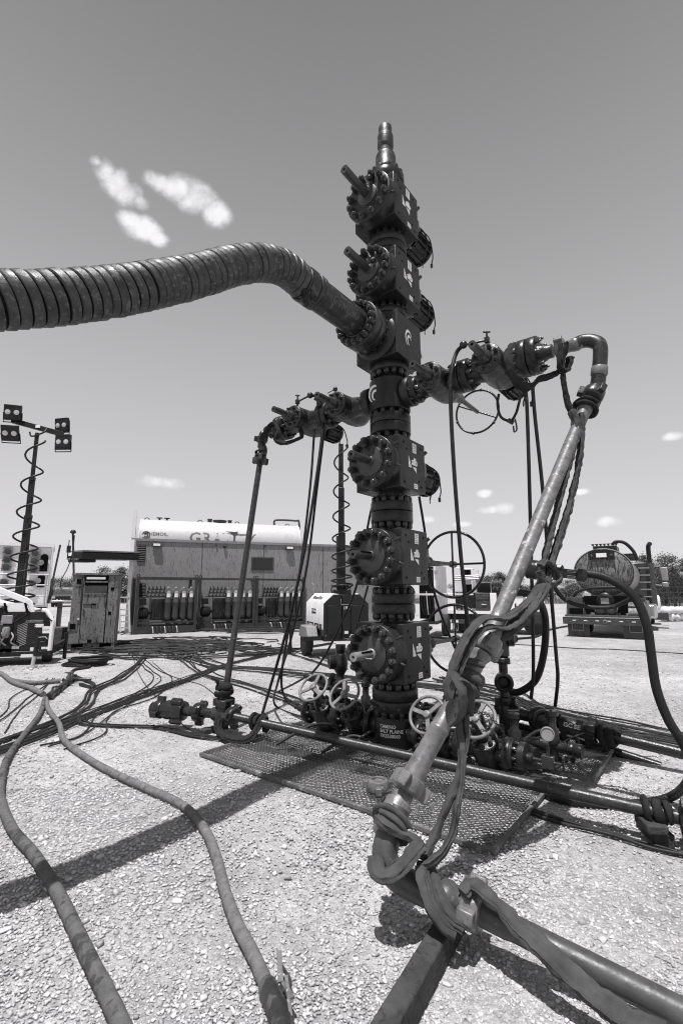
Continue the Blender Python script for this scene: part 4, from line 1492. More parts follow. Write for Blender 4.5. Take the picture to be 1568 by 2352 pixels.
# ------------------------------------------------------------------ expanded-steel mats
def steel_mat(label, x0, x1, y0, y1, z, hole=None):
    root = thing('grating_mat', label, 'mat', T((x0 + x1) / 2, (y0 + y1) / 2, 0), 'steel mats round the foot of the tree', rz=TANG)
    b = MB(MT)
    for (a, c) in (((x0, y0), (x1, y0)), ((x1, y0), (x1, y1)), ((x1, y1), (x0, y1)), ((x0, y1), (x0, y0))):
        bb = MB(MT)
        dx, dy = c[0] - a[0], c[1] - a[1]
        L = math.hypot(dx, dy)
        e = 0.028 / L
        bb.beam((a[0] - dx * e * 0, a[1] - dy * e * 0, z - 0.012), (c[0] - dx * e * 1.4, c[1] - dy * e * 1.4, z - 0.012), 0.026, 0.028)
        bb.build('frame_bar', 'grating_frame', root, bevel=0.004)
    cw, chh = 0.040, 0.021           # diamond cell
    nx_, ny_ = int((x1 - x0) / cw), int((y1 - y0) / (chh))
    th, wd = 0.003, 0.0034
    vs, fs = [], []
    for j in range(ny_ + 1):
        yb = y0 + j * chh
        s = 1 if j % 2 else -1
        row = []
        for i in range(nx_ * 2 + 1):
            xx = x0 + i * cw / 2
            zz = z + 0.002 * (1 if i % 2 else -1)
            yy = yb + s * chh * 0.5 * (1 if i % 2 else -1) * 0.98
            if hole and math.hypot(xx - hole[0], yy - hole[1]) < hole[2]:
                row.append(None)
                continue
            k = len(vs)
            vs += [(xx, yy - wd, zz + th), (xx, yy + wd, zz), (xx, yy - wd, zz - th)]
            row.append(k)
        for p, q in zip(row, row[1:]):
            if p is None or q is None:
                continue
            fs += [(p, q, q + 1, p + 1), (p, p + 2, q + 2, q)]
    g = MB(MT).add(vs, fs).build('steel_mesh', 'grating', root, smooth=0)
    tag(g, kind='stuff')
    return root


steel_mat('large expanded steel mat in front of the tree', -1.37, 1.37, -1.18, 0.20, 0.036, (0, 0, 0.215))
steel_mat('raised steel mat behind and right of the tree foot', -1.15, 1.62, 0.26, 1.25, 0.06)
b = MB(MT)
# loose wing nut left on the mat
wn_o = gp(868, 1815, 0.043)
b = MB()
b.lathe(wn_o, (0, 0, 1), [(0.05, 0), (0.078, 0.0), (0.082, 0.01), (0.082, 0.05), (0.070, 0.075), (0.045, 0.078), (0.045, 0.06), (0, 0.06)], 26)
for a in (0.5, 0.5 + 2.094, 0.5 + 4.19):
    b.box(wn_o + Vector((math.cos(a) * 0.095, math.sin(a) * 0.095, 0.026)), (0.05, 0.045, 0.05), Matrix.Rotation(a, 3, 'Z'))
tag(b.build('wing_nut', 'iron_worn', None, bevel=0.005), 'loose steel wing nut sitting on the mat by the slanting pipe', 'nut')


# ------------------------------------------------------------------ hoses and cables
def cable(name, label, pts, r, m='cable_rubber', group=None, cat='cable', n=7, per=7, z=None, wob=0.0):
    P = []
    for q in pts:
        if isinstance(q, Vector): P.append(q)
        elif len(q) == 2: P.append(gp(q[0], q[1], r if z is None else z))
        else: P.append(at(*q))
    P = catmull(P, per)
    if wob:
        sd = random.random() * 100
        P = [q + Vector((mnoise.noise(q * 1.7 + Vector((sd, 0, 0))), mnoise.noise(q * 1.7 + Vector((0, sd, 0))), 0)) * wob for q in P]
    b = MB(); b.tube(P, r, n)
    o = b.build(name, m, None, smooth=80)
    return tag(o, label, cat, group)


def camlock(parent, p, d, r, m='nipple_steel'):
    b = MB()
    b.lathe(p, d, [(r * 1.1, 0), (r * 1.25, 0.02), (r * 1.25, 0.12), (r * 1.4, 0.13), (r * 1.4, 0.18), (r * 1.1, 0.2)], 18)
    b.build('coupling', m, parent)
    for s in (1,):
        x, y, z = basis(d)
        bb = MB()
        q = Vector(p) + Vector(d).normalized() * 0.10 + x * s * r * 1.35
        bb.tube(catmull([q, q - Vector(d).normalized() * 0.05 + x * s * 0.035 + Vector((0, 0, 0.02)), q - Vector(d).normalized() * 0.14 + x * s * 0.025 + Vector((0, 0, 0.03))], 4), 0.007, 6)
        bb.build('cam_lever', 'nut_steel', parent)


def big_hose(label, pts, r, m='hose_cloth'):
    P = catmull([gp(q[0], q[1], r) for q in pts], 10)
    root = thing('supply_hose', label, 'hose', (P[len(P) // 2].x, P[len(P) // 2].y, 0), 'cloth hoses on the gravel')
    b = MB()
    b.tube(P, [r * (1 + 0.05 * mnoise.noise(Vector((i * 0.35, r * 99, 0)))) for i in range(len(P))], 18)
    b.build('hose_jacket', m, root, smooth=80)
    return root, P


hA, PA = big_hose('grey cloth hose curving along the left edge of the gravel', [(104, 1604), (92, 1640), (58, 1685), (20, 1738), (4, 1790), (4, 1840), (30, 1905), (80, 1965), (130, 2045), (172, 2130), (212, 2215), (250, 2290), (300, 2400)], 0.030, 'hose_muddy')
hB, PB = big_hose('grey cloth hose snaking from the junction to a coupling at the bottom', [(106, 1604), (112, 1630), (136, 1662), (148, 1700), (196, 1738), (262, 1776), (340, 1812), (420, 1850), (470, 1905), (496, 1965), (518, 2050), (546, 2125), (580, 2190), (612, 2262)], 0.028)
camlock(hB, PB[-1], (PB[-1] - PB[-3]).normalized(), 0.030)
b = MB(); b.tube(catmull([PB[-1] + (PB[-1] - PB[-4]).normalized() * 0.17, gp(650, 2365, 0.05), gp(670, 2440, 0.05)], 6), 0.038, 16); b.build('coupling_tail', 'nipple_steel', hB)
b = MB()
lp = PB[-1] + Vector((0.06, -0.06, 0.05))
b.beam(lp, lp + Vector((-0.02, 0.11, 0.03)), 0.02, 0.008)
b.beam(lp + Vector((0.01, 0, 0)), lp + Vector((0.05, -0.07, 0.0)), 0.018, 0.008)
b.beam(lp + Vector((0.02, 0, 0.02)), lp + Vector((0.05, -0.12, -0.02)), 0.012, 0.012)
b.build('clamp_lever', 'iron_worn', hB)
hC, PC = big_hose('grey cloth hose joining the junction from the left edge', [(-60, 1520), (0, 1545), (30, 1566), (70, 1580), (100, 1594)], 0.036)
hD, PD = big_hose('second grey cloth hose running flat into the junction valve', [(-60, 1528), (4, 1548), (28, 1562), (80, 1568), (140, 1564)], 0.034)
jv = thing('junction_valve', 'small steel valve set joining the cloth hoses at left', 'valve', gp(140, 1590))
J0, J1 = gp(112, 1600, 0.05), gp(168, 1556, 0.06)
dj = (J1 - J0).normalized()
b = MB(); b.lathe(J0, dj, [(0.04, 0), (0.05, 0.02), (0.05, 0.12), (0.042, 0.13), (0.042, 0.3), (0.055, 0.31), (0.055, 0.37), (0.04, 0.38), (0.04, (J1 - J0).length)], 16); b.build('valve_run', 'iron_dark', jv)
for t in (0.35, 0.7, 0.95):
    hammer_union(jv, J0.lerp(J1, t), dj, 0.06, 0.06, t * 7, 'nipple_steel')
b = MB(); c_ = J0.lerp(J1, 0.8); b.cyl(c_, c_ + Vector((0, 0, 0.12)), 0.025, 12); b.box(c_ + Vector((0, 0, 0.13)), (0.12, 0.03, 0.02)); b.build('valve_handle', 'iron_worn', jv)
b = MB(); c_ = J0.lerp(J1, 0.9); b.tube([c_, c_ + Vector((0.2, -0.04, 0)), c_ + Vector((0.34, 0.0, -0.01))], 0.03, 12); b.build('side_outlet', 'iron_dark', jv)
cable('water_hose', 'short black hose looping off the junction valve', [(185, 1572), (212, 1578), (214, 1570), (180, 1556), (165, 1548), (172, 1538), (205, 1532), (200, 1526)], 0.026, cat='hose')
b = MB()
for k in range(5):
    R_ = 0.34 - 0.02 * (k % 3)
    c_ = gp(194, 1528, 0.03 + 0.035 * k)
    c_ = gp(194, 1528); c_.z = 0.025 + 0.03 * k
    pts = [c_ + Vector((math.cos(a) * R_ * 1.25 + 0.04 * k, math.sin(a) * R_ * 0.8, 0.008 * math.sin(3 * a + k))) for a in np.linspace(0, 2 * math.pi, 28)]
    b.tube(pts, 0.022, 7)
tag(b.build('hose_coil', 'rubber', None, smooth=80), 'flat coil of black hose on gravel before the speckled cabinet', 'hose')

random.seed(21)
G1 = 'hydraulic lines laid over the gravel'


def bundle(lab, pts, n, spread, r=0.011, seed=0):
    random.seed(seed)
    for k in range(n):
        off = (k - (n - 1) / 2) * spread
        q = []
        for i, p in enumerate(pts):
            a = Vector(pts[max(0, i - 1)]); c = Vector(pts[min(len(pts) - 1, i + 1)])
            g0, g1, gc = gp(a[0], a[1]), gp(c[0], c[1]), gp(p[0], p[1])
            t = (g1 - g0).normalized()
            nn = Vector((-t.y, t.x, 0))
            q.append(gc + nn * (off * random.uniform(0.5, 1.3) + random.uniform(-1, 1) * spread * 0.9) + Vector((0, 0, r + random.uniform(0, r * 1.6))))
        cable('hydraulic_line', lab, q, r * random.uniform(0.8, 1.25), group=G1, wob=0.03)


bundle('thin black line in the bundle running diagonally across the left gravel', [(760, 1478), (640, 1500), (516, 1530), (430, 1562), (352, 1590), (256, 1626), (180, 1654), (80, 1698), (-40, 1742)], 9, 0.030, 0.0095, 1)
bundle('dark line winding from the cable pile to the left edge', [(338, 1502), (312, 1530), (272, 1562), (216, 1588), (202, 1620), (160, 1650), (90, 1676), (0, 1708), (-60, 1730)], 4, 0.05, 0.013, 2)
bundle('thin line sweeping from the diagonal bundle over the mat', [(184, 1652), (200, 1666), (280, 1672), (360, 1674), (440, 1690), (520, 1704), (600, 1722), (700, 1740), (790, 1762), (890, 1785)], 5, 0.025, 0.009, 3)
bundle('thin line running on over the front mat to the right edge', [(890, 1792), (1010, 1818), (1120, 1842), (1190, 1860), (1290, 1890), (1400, 1922), (1500, 1948), (1640, 1985)], 3, 0.025, 0.009, 4)
bundle('black line running right from the cable pile behind the tree', [(330, 1486), (420, 1508), (500, 1532), (600, 1540), (700, 1552), (820, 1562), (960, 1575), (1060, 1590), (1160, 1612), (1280, 1640), (1400, 1668), (1640, 1716)], 8, 0.08, 0.0105, 5)
bundle('thin line straggling over the gravel beside the hose junction', [(120, 1560), (60, 1600), (20, 1640), (-40, 1690)], 3, 0.10, 0.007, 6)
cable('signal_wire', 'thin wire wandering over the gravel left of the flowline', [(305, 1506), (318, 1545), (340, 1580), (368, 1608), (390, 1634), (420, 1664), (450, 1684)], 0.006, group=G1)
cable('signal_wire', 'thin wire crossing the gravel towards the standpipe', [(350, 1520), (380, 1545), (415, 1560), (460, 1572), (490, 1592), (512, 1612)], 0.006, group=G1)
cable('signal_wire', 'thin wire on the far gravel in front of the tank truck', [(1080, 1480), (1180, 1480), (1290, 1487), (1340, 1490), (1420, 1492), (1580, 1502)], 0.012, group=G1)

# the heap of lines in front of the accumulator skids
random.seed(5)
for k in range(46):
    cx = random.uniform(285, 500); cy = 1470 + random.uniform(0, 42) * (0.5 + 0.5 * random.random())
    c_ = gp(cx, cy)
    R_ = random.uniform(0.35, 1.5)
    a0 = random.uniform(0, 6.28); sw_ = random.uniform(2.0, 6.5)
    pts = [c_ + Vector((math.cos(a0 + sw_ * t) * R_ * 1.7 * (1 + 0.25 * math.sin(5 * t + k)), math.sin(a0 + sw_ * t) * R_ * 0.75, 0.015 + 0.05 * random.random())) for t in np.linspace(0, 1, 14)]
    cable('tangled_line', 'black hydraulic line in the tangled heap before the accumulator skids', pts, 0.016, group='tangled lines before the accumulator skids', n=6, per=4)
for k in range(16):
    cx = random.uniform(440, 670); cy = random.uniform(1446, 1456)
    c_ = gp(cx, cy)
    R_ = random.uniform(0.3, 0.8)
    pts = [c_ + Vector((math.cos(t * 6.3) * R_ * 1.6, math.sin(t * 6.3) * R_ * 0.6, 0.03 + 0.02 * (k % 5) + 0.02 * random.random())) for t in np.linspace(0, 1, 16)]
    cable('coiled_line', 'black line coiled on the ground along the skids', pts, 0.018, group='coiled lines along the skids', n=6, per=3)

# lines that hang from the arms
HG = 'control lines hanging from the tree'
ballL = T(-0.93, -0.22, 3.715); ballR = T(0.93, -0.22, 3.715)
for nm, p, par in (('ball_joint', ballL, WL2), ('ball_joint', ballR, WR2)):
    b = MB(); b.sphere(p, 0.036, 16); b.build(nm, 'black_iron', par)
cable('control_line', 'black line dropping from the ball joint of the left arm to the gravel', [ballL, at(738, 915, 5.55), at(742, 960, 5.5), at(732, 1060, 5.4), at(700, 1260, 5.3), at(660, 1440, 5.4), at(620, 1580, 5.5), at(598, 1655, 5.45)], 0.017, group=HG)
cable('control_line', 'thin straight line hanging inside the left arm bundle', [at(745, 985, 5.5), at(728, 1120, 5.4), at(705, 1300, 5.3), at(670, 1460, 5.4), at(640, 1560, 5.4), gp(632, 1620, 0.03), gp(700, 1650, 0.03)], 0.014, group=HG)
cable('control_line', 'line curving from the left arm to the leftmost casing valve', [at(722, 985, 5.6), at(712, 1120, 5.5), at(690, 1300, 5.4), at(662, 1450, 5.4), at(646, 1560, 5.4), at(660, 1610, 5.35), at(700, 1632, 5.3), at(716, 1636, 5.3)], 0.014, group=HG)
cable('control_line', 'black line hanging behind the stack past the left of the lowest valve', [at(862, 1130, 5.6), at(846, 1200, 5.6), at(820, 1340, 5.7), at(780, 1440, 5.8), at(730, 1530, 5.9), at(690, 1562, 6.2), gp(640, 1588, 0.02)], 0.014, group=HG)
cable('control_line', 'line hanging behind the stack on the left side', [at(845, 1345, 5.9), at(830, 1400, 5.9), at(812, 1470, 6.0)], 0.014, group=HG)
cable('control_line', 'line hanging behind the stack on its right side', [at(962, 1140, 5.5), at(975, 1220, 5.5), at(990, 1330, 5.5), at(1012, 1410, 5.6), at(1045, 1490, 5.7), at(1080, 1560, 5.6), gp(1100, 1640, 0.03)], 0.015, group=HG)
cable('control_line', 'long black line dropping from the ball joint of the right arm', [ballR, at(1048, 810, 4.45), at(1037, 850, 4.4), at(1034, 920, 4.38), at(1042, 1080, 4.35), at(1056, 1260, 4.35), at(1066, 1360, 4.35), at(1074, 1440, 4.4), at(1090, 1560, 4.6), gp(1110, 1680, 0.1)], 0.019, group=HG)
cable('control_line', 'straight black line hanging from the right arm drum, inner of the pair', [at(1206, 890, 4.5), at(1210, 950, 4.5), at(1216, 1150, 4.5), at(1222, 1400, 4.6), at(1224, 1540, 4.7), at(1219, 1604, 4.75)], 0.017, group=HG)
cable('control_line', 'straight black line hanging from the right arm drum, outer of the pair', [at(1222, 885, 4.5), at(1228, 960, 4.5), at(1245, 1120, 4.5), at(1262, 1330, 4.5), at(1276, 1500, 4.55), at(1280, 1560, 4.6), at(1274, 1622, 4.7)], 0.017, group=HG)
cable('cable_loop', 'black cable loop with clips dangling below the right arm', [at(1145, 905, 4.6), at(1142, 930, 4.6), at(1150, 958, 4.6), at(1172, 966, 4.6), at(1184, 950, 4.6), at(1190, 930, 4.6), at(1196, 905, 4.6)], 0.013)
tg_ = MB(); tg_.box(at(1172, 968, 4.58), (0.06, 0.02, 0.04), Matrix.Rotation(0.5, 3, 'Y')); tg_.tube(catmull([at(1182, 962, 4.58), at(1186, 985, 4.58), at(1180, 992, 4.58), at(1178, 978, 4.58)], 4), 0.008, 6)
tag(tg_.build('clip_tag', 'nipple_steel', None), 'small metal tag and clip on the dangling cable loop', 'clip')
# the big black hose on the right
rh = thing('return_hose', 'thick black hose drooping from a coupling at right down to the gravel', 'hose', gp(1568, 1810))
HP = [at(1300, 1318, 3.6), at(1325, 1318, 3.58), at(1375, 1322, 3.5), at(1425, 1345, 3.42), at(1462, 1380, 3.36), at(1485, 1440, 3.3), at(1494, 1500, 3.28), at(1506, 1580, 3.25), at(1532, 1650, 3.2), at(1562, 1700, 3.15), at(1585, 1750, 3.12), at(1576, 1800, 3.2), gp(1535, 1832, 0.03), gp(1465, 1846, 0.03), gp(1380, 1846, 0.03), gp(1290, 1836, 0.03), gp(1240, 1816, 0.03), gp(1220, 1800, 0.06)]
b = MB(); b.tube(catmull(HP, 8), 0.030, 14); b.build('hose_body', 'rubber', rh, smooth=80)
b = MB()
c0_, c1_ = at(1205, 1306, 3.75), at(1305, 1318, 3.60)
dd_ = (c1_ - c0_).normalized()
b.lathe(c0_, dd_, [(0.055, 0), (0.075, 0.02), (0.075, 0.09), (0.05, 0.11), (0.045, 0.20), (0.06, 0.21), (0.06, 0.25), (0.036, 0.27), (0.036, 0.36), (0.05, 0.37), (0.05, 0.42), (0.032, 0.44)], 20)
b.build('hose_coupling', 'black_iron', rh)
b = MB(); b.lathe(c1_ - dd_ * 0.02, dd_, [(0.034, 0), (0.036, 0.01), (0.036, 0.13), (0.034, 0.14)], 18); b.build('hose_ferrule', 'aluminium', rh)
hammer_union(rh, c0_.lerp(c1_, 0.80), dd_, 0.055, 0.05, 0.4, 'iron_dark')
cable('air_line', 'black corrugated line strung across before the tank truck', [at(1270, 1345, 3.7), at(1290, 1372, 3.7), at(1320, 1388, 3.65), at(1360, 1395, 3.6), at(1405, 1394, 3.55), at(1440, 1380, 3.45), at(1460, 1372, 3.38)], 0.016)
cable('loop_hose', 'black hose arching behind the slanting pipe to the manifold', [at(1175, 1360, 4.9), at(1215, 1365, 4.9), at(1240, 1385, 4.85), at(1252, 1430, 4.85), at(1248, 1500, 4.9), at(1230, 1560, 4.95), at(1195, 1588, 5.0), at(1165, 1590, 5.05)], 0.036, 'rubber', cat='hose', n=12)

# ------------------------------------------------------------------ manifold on the right
mf = thing('choke_manifold', 'oily black valve manifold with a standing pipe, right of the tree foot', 'manifold', gp(1200, 1660))
M0 = at(1160, 1632, 4.95)
b = MB()
b.lathe(Vector((M0.x, M0.y, M0.z - 0.25)), (0, 0, 1), [(0.06, 0), (0.07, 0.05), (0.07, 0.30), (0.055, 0.33), (0.05, 0.45), (0.075, 0.46), (0.075, 0.58), (0.045, 0.6), (0.045, 0.78), (0.07, 0.8), (0.07, 0.95), (0.05, 0.97), (0.05, 1.1), (0.065, 1.12), (0.065, 1.2), (0, 1.22)], 22)
b.build('standing_pipe', 'black_iron', mf)
hammer_union(mf, (M0.x, M0.y, M0.z + 0.50), (0, 0, 1), 0.07, 0.06, 0.3, 'iron_dark')
hammer_union(mf, (M0.x, M0.y, M0.z + 0.10), (0, 0, 1), 0.08, 0.08, 0.9, 'black_iron')
b = MB()
op = Vector((M0.x - 0.02, M0.y - 0.05, M0.z + 0.30))
b.lathe(op, (-0.25, -0.93, -0.05), [(0.08, -0.08), (0.085, 0.0), (0.095, 0.03), (0.095, 0.08), (0.07, 0.085), (0.055, 0.07), (0.04, 0.03), (0, 0.03)], 28)
b.build('open_port', 'black_iron', mf)
b = MB()
b.lathe(Vector((M0.x, M0.y, M0.z + 0.72)), (1, -0.3, 0.05), [(0.06, -0.05), (0.06, 0.05), (0.08, 0.06), (0.08, 0.12), (0.05, 0.13), (0.03, 0.16), (0, 0.16)], 20)
b.build('side_plug', 'iron_dark', mf)
M1 = at(1400, 1690, 4.35)
dm = (M1 - M0).normalized(); Lm = (M1 - M0).length
b = MB()
b.lathe(M0 - dm * 0.1, dm, [(0.06, 0), (0.06, 0.16), (0.075, 0.17), (0.075, 0.24), (0.055, 0.25), (0.055, 0.34), (0.09, 0.36), (0.09, 0.40), (0.06, 0.41), (0.06, 0.62), (0.075, 0.64), (0.075, 0.86), (0.055, 0.89), (0.05, Lm + 0.1), (0.045, Lm + 1.6)], 24)
b.build('manifold_run', 'black_iron', mf)
cv = M0.lerp(M1, 0.36)
b = MB()
b.sphere(cv, 0.12, 20)
b.lathe(cv, (-0.1, -1, 0.1), [(0.09, 0.03), (0.10, 0.06), (0.10, 0.12), (0.08, 0.13), (0.06, 0.10), (0.03, 0.11), (0, 0.12)], 24)
b.build('plug_valve', 'black_iron', mf)
hammer_union(mf, M0.lerp(M1, 0.50), dm, 0.085, 0.07, 0.2, 'black_iron')
hammer_union(mf, M0.lerp(M1, 0.84), dm, 0.085, 0.09, 1.2, 'black_iron')
ck = M0.lerp(M1, 0.66)
b = MB(); b.lathe(ck - dm * 0.10, dm, [(0.07, 0), (0.08, 0.01), (0.08, 0.22), (0.055, 0.25), (0.04, 0.28), (0.04, 0.34), (0.025, 0.35), (0.025, 0.4)], 24); ck_o = b.build('choke_body', 'iron_dark', mf)
vs, fs = text_geo('GC SE', 0.055, 0.001)
b = MB()
xx_, yy_, zz_ = basis(dm)
for q in vs:
    pass
upv = Vector((0, 0, 1)); sidev = dm.cross(upv).normalized() * 1.0
if sidev.y > 0: sidev = -sidev
up2 = sidev.cross(dm).normalized()
if up2.z < 0: up2 = -up2
b.add([ck + dm * (q.x + 0.02) + sidev * (math.cos(q.y / 0.081 + 0.3) * (0.0812 + q.z)) + up2 * (math.sin(q.y / 0.081 + 0.3) * (0.0812 + q.z)) for q in vs], fs).build('chalk_lettering', 'letter_white', ck_o, smooth=0)
b = MB(); wrap_ring(b, M0.lerp(M1, 0.98), dm, 0.075, 0.04, 2.4, 0.07, 6.0); b.build('cloth_wrap', 'sling_dark', mf, smooth=70)
for k, t in enumerate((0.10, 0.30, 0.56, 0.78, 0.92)):
    p = M0.lerp(M1, t)
    b = MB()
    cloth_tube(b, [p + Vector((0.02, 0.05, 0.07)), p + Vector((-0.03, -0.08, 0.02)), p + Vector((0.0, -0.06, -0.12)), p + Vector((0.03, 0.0, -p.z * 0.75)), p + Vector((0.10, -0.03, -p.z + 0.03))], 0.026, 0.45, seed=k * 2.0)
    b.build('strap', 'sling_dark', mf, smooth=70)
b = MB()
for k in range(3):
    p = M0.lerp(M1, 0.15 + 0.2 * k) + Vector((0, 0.18, -0.15))
    b.tube([p, p + dm * 0.5, p + dm * 0.9 + Vector((0, 0, -0.03))], 0.035, 10)
b.build('lower_lines', 'black_iron', mf)
b = MB()
b.lathe(at(1122, 1470, 5.6), (0, 0, 1), [(0.04, -0.7), (0.05, 0.05), (0.05, 0.3)], 12)
# small fittings on the left behind the casing valves
bl = thing('bleed_stack', 'oily black check valve stack standing behind the left handwheels', 'valve', gp(790, 1640))
B0 = at(782, 1580, 5.35)
b = MB()
b.lathe(Vector((B0.x, B0.y, 0.05)), (0, 0, 1), [(0.06, 0), (0.06, B0.z - 0.1), (0.075, B0.z - 0.08), (0.075, B0.z + 0.02), (0.05, B0.z + 0.04), (0.045, B0.z + 0.1), (0.07, B0.z + 0.14), (0.085, B0.z + 0.22), (0.07, B0.z + 0.30), (0.05, B0.z + 0.33), (0.058, B0.z + 0.34), (0.058, B0.z + 0.42), (0, B0.z + 0.42)], 22)
b.build('stack_body', 'black_iron', bl)
hammer_union(bl, (B0.x, B0.y, B0.z - 0.02), (0, 0, 1), 0.085, 0.07, 0.3, 'black_iron')
b = MB(); b.lathe(Vector((B0.x, B0.y, B0.z + 0.28)), (-1, -0.2, 0), [(0.05, 0), (0.06, 0.05), (0.075, 0.08), (0.075, 0.13), (0.05, 0.14), (0.04, 0.12), (0, 0.12)], 20); b.build('side_port', 'black_iron', bl)
B1, B2 = at(700, 1552, 5.7), at(775, 1572, 5.4)
db = (B2 - B1).normalized()
b = MB(); b.lathe(B1, db, [(0.03, 0), (0.03, 0.05), (0.05, 0.06), (0.05, 0.12), (0.04, 0.13), (0.04, 0.2), (0.06, 0.22), (0.08, 0.28), (0.08, 0.38), (0.05, 0.42), (0.05, (B2 - B1).length)], 18); b.build('branch_line', 'black_iron', bl)
hammer_union(bl, B1.lerp(B2, 0.55), db, 0.075, 0.06, 0.5, 'black_iron')
hammer_union(bl, B1.lerp(B2, 0.85), db, 0.075, 0.06, 1.5, 'black_iron')
cable('clip_wire', 'thin bright wire trailing over the casing head', [at(1010, 1670, 4.4), at(985, 1692, 4.42), at(955, 1705, 4.42), at(925, 1715, 4.42), at(880, 1718, 4.45), at(840, 1730, 4.5)], 0.005)
cable('grease_line', 'grey hose curling from the right handwheel down to the mat', [at(1092, 1590, 4.2), at(1105, 1640, 4.15), at(1122, 1690, 4.1), at(1140, 1735, 4.05), at(1165, 1775, 4.0), at(1178, 1786, 3.95)], 0.014)

# more lines and fittings round the foot of the tree
bundle('dark line lying right of the tree towards the right edge', [(1010, 1560), (1080, 1578), (1150, 1592), (1260, 1640), (1380, 1676), (1480, 1700), (1640, 1730)], 5, 0.09, 0.015, 31)
random.seed(44)
for k in range(12):
    x0 = random.uniform(-1.2, 1.3); y0 = random.uniform(0.15, 0.75)
    pts = [T(x0, y0, 0.10)]
    a = random.random() * 6.28
    for j in range(5):
        a += random.uniform(-0.9, 0.9)
        q = pts[-1] + Vector((math.cos(a), math.sin(a) * 0.7, 0)) * random.uniform(0.18, 0.34)
        q.z = random.uniform(0.09, 0.26) if j < 4 else 0.09
        pts.append(q)
    cable('base_line', 'short black line tangled behind the casing valves', pts, random.choice((0.010, 0.014, 0.018)), group='short lines tangled behind the casing valves', per=6)
ch = thing('tag_chain', 'greasy chain hanging over the far right handwheel', 'chain', T(1.0, -0.1, 0.1))
LINK = MB().torus((0, 0, 0), (0, 0, 1), 0.011, 0.0036, 12, 6).mesh('chain_link', 'black_iron')
cp_ = resample(catmull([T(0.93, -0.30, 0.56), T(1.02, -0.28, 0.54), T(1.10, -0.20, 0.42), T(1.08, -0.12, 0.28), T(1.16, -0.08, 0.14)], 10), 0.019)
for i in range(len(cp_) - 1):
    d_ = cp_[i + 1] - cp_[i]
    m_ = axis_matrix(cp_[i], d_, 0) @ Matrix.Rotation(math.pi / 2, 4, 'X') @ Matrix.Rotation((i % 2) * math.pi / 2, 4, 'Y')
    inst('chain_link', LINK, ch, m_)
for k, (x, y, z, L, lab) in enumerate(((1.02, 0.30, 0.16, 0.4, 'black cross fitting lying behind the far right handwheel'), (1.30, 0.42, 0.20, 0.45, 'black fitting lying between the gauge and the manifold'), (-0.62, 0.40, 0.22, 0.5, 'black fitting behind the inner left handwheel'), (-1.0, 0.30, 0.18, 0.45, 'black fitting behind the outer left handwheel'), (0.62, 0.42, 0.22, 0.5, 'oily black tee fitting lying behind the inner right handwheel'), (0.25, 0.62, 0.30, 0.6, 'oily black pipe fitting right behind the casing head'), (-0.15, 0.55, 0.26, 0.5, 'oily black fitting left behind the casing head'))):
    ft = thing('pipe_fitting', lab, 'fitting', T(x, y, 0))
    o_, d_ = T(x, y, z), (T(1, 0.25 * (k - 1), 0) - T(0, 0, 0)).normalized()
    b = MB(); b.lathe(o_ - d_ * L / 2, d_, [(0.03, 0), (0.045, 0.03), (0.045, 0.12), (0.065, 0.13), (0.065, 0.2), (0.04, 0.22), (0.04, L - 0.1), (0.055, L - 0.08), (0.055, L)], 16); b.build('fitting_run', 'black_iron', ft)
    b = MB(); b.lathe(Vector((o_.x, o_.y, 0.08)), (0, 0, 1), [(0.04, 0), (0.04, z - 0.06), (0.055, z - 0.05), (0.055, z + 0.06), (0.035, z + 0.08), (0.035, z + 0.16), (0.05, z + 0.17), (0.05, z + 0.21), (0, z + 0.21)], 16); b.build('fitting_stack', 'black_iron', ft)
    hammer_union(ft, o_ + d_ * L * 0.32, d_, 0.06, 0.05, k * 0.7, 'black_iron')
    b = MB(); b.cyl(Vector((o_.x, o_.y, z + 0.22)), Vector((o_.x, o_.y, z + 0.30)), 0.01, 8); b.cyl(o_ + Vector((-0.05, 0, z * 0 + 0.31 - 0.0)) , o_ + Vector((0.05, 0, 0.31)), 0.008, 8); b.build('fitting_handle', 'nut_steel', ft)

bundle('thin black line straying over the gravel left of the standpipe', [(300, 1496), (352, 1536), (372, 1560), (330, 1600), (250, 1640), (210, 1690), (120, 1720)], 3, 0.12, 0.007, 61)
bundle('thin black line crossing the gravel behind the standpipe', [(420, 1500), (470, 1548), (560, 1574), (640, 1600), (720, 1628)], 4, 0.10, 0.010, 62)
bundle('loose line looping over the gravel right of the cable heap', [(500, 1478), (560, 1500), (640, 1496), (700, 1512), (780, 1540)], 3, 0.15, 0.012, 63)
# ------------------------------------------------------------------ background: helpers
def hit(px_, py_, A, B):
    """point where the view through a pixel meets the vertical plane through A and B"""
    r = ray(px_, py_)
    n = Vector((B[1] - A[1], A[0] - B[0], 0))
    t = n.dot(Vector((A[0], A[1], 0))) / n.dot(Vector((r.x, r.y, 0)))
    return Vector((0, 0, CAM_H)) + r * t


def frame_ab(A, B):
    d = Vector((B[0] - A[0], B[1] - A[1], 0))
    return place((A[0], A[1], 0), math.atan2(d.y, d.x)), d.length


def local(M, p):
    return M.inverted() @ Vector(p)


def rect_part(name, m, parent, M, x0, x1, z0, z1, y0, y1, bevel=0.0):
    b = MB(M)
    b.box(((x0 + x1) / 2, (y0 + y1) / 2, (z0 + z1) / 2), (x1 - x0, abs(y1 - y0), z1 - z0))
    return b.build(name, m, parent, bevel=bevel)


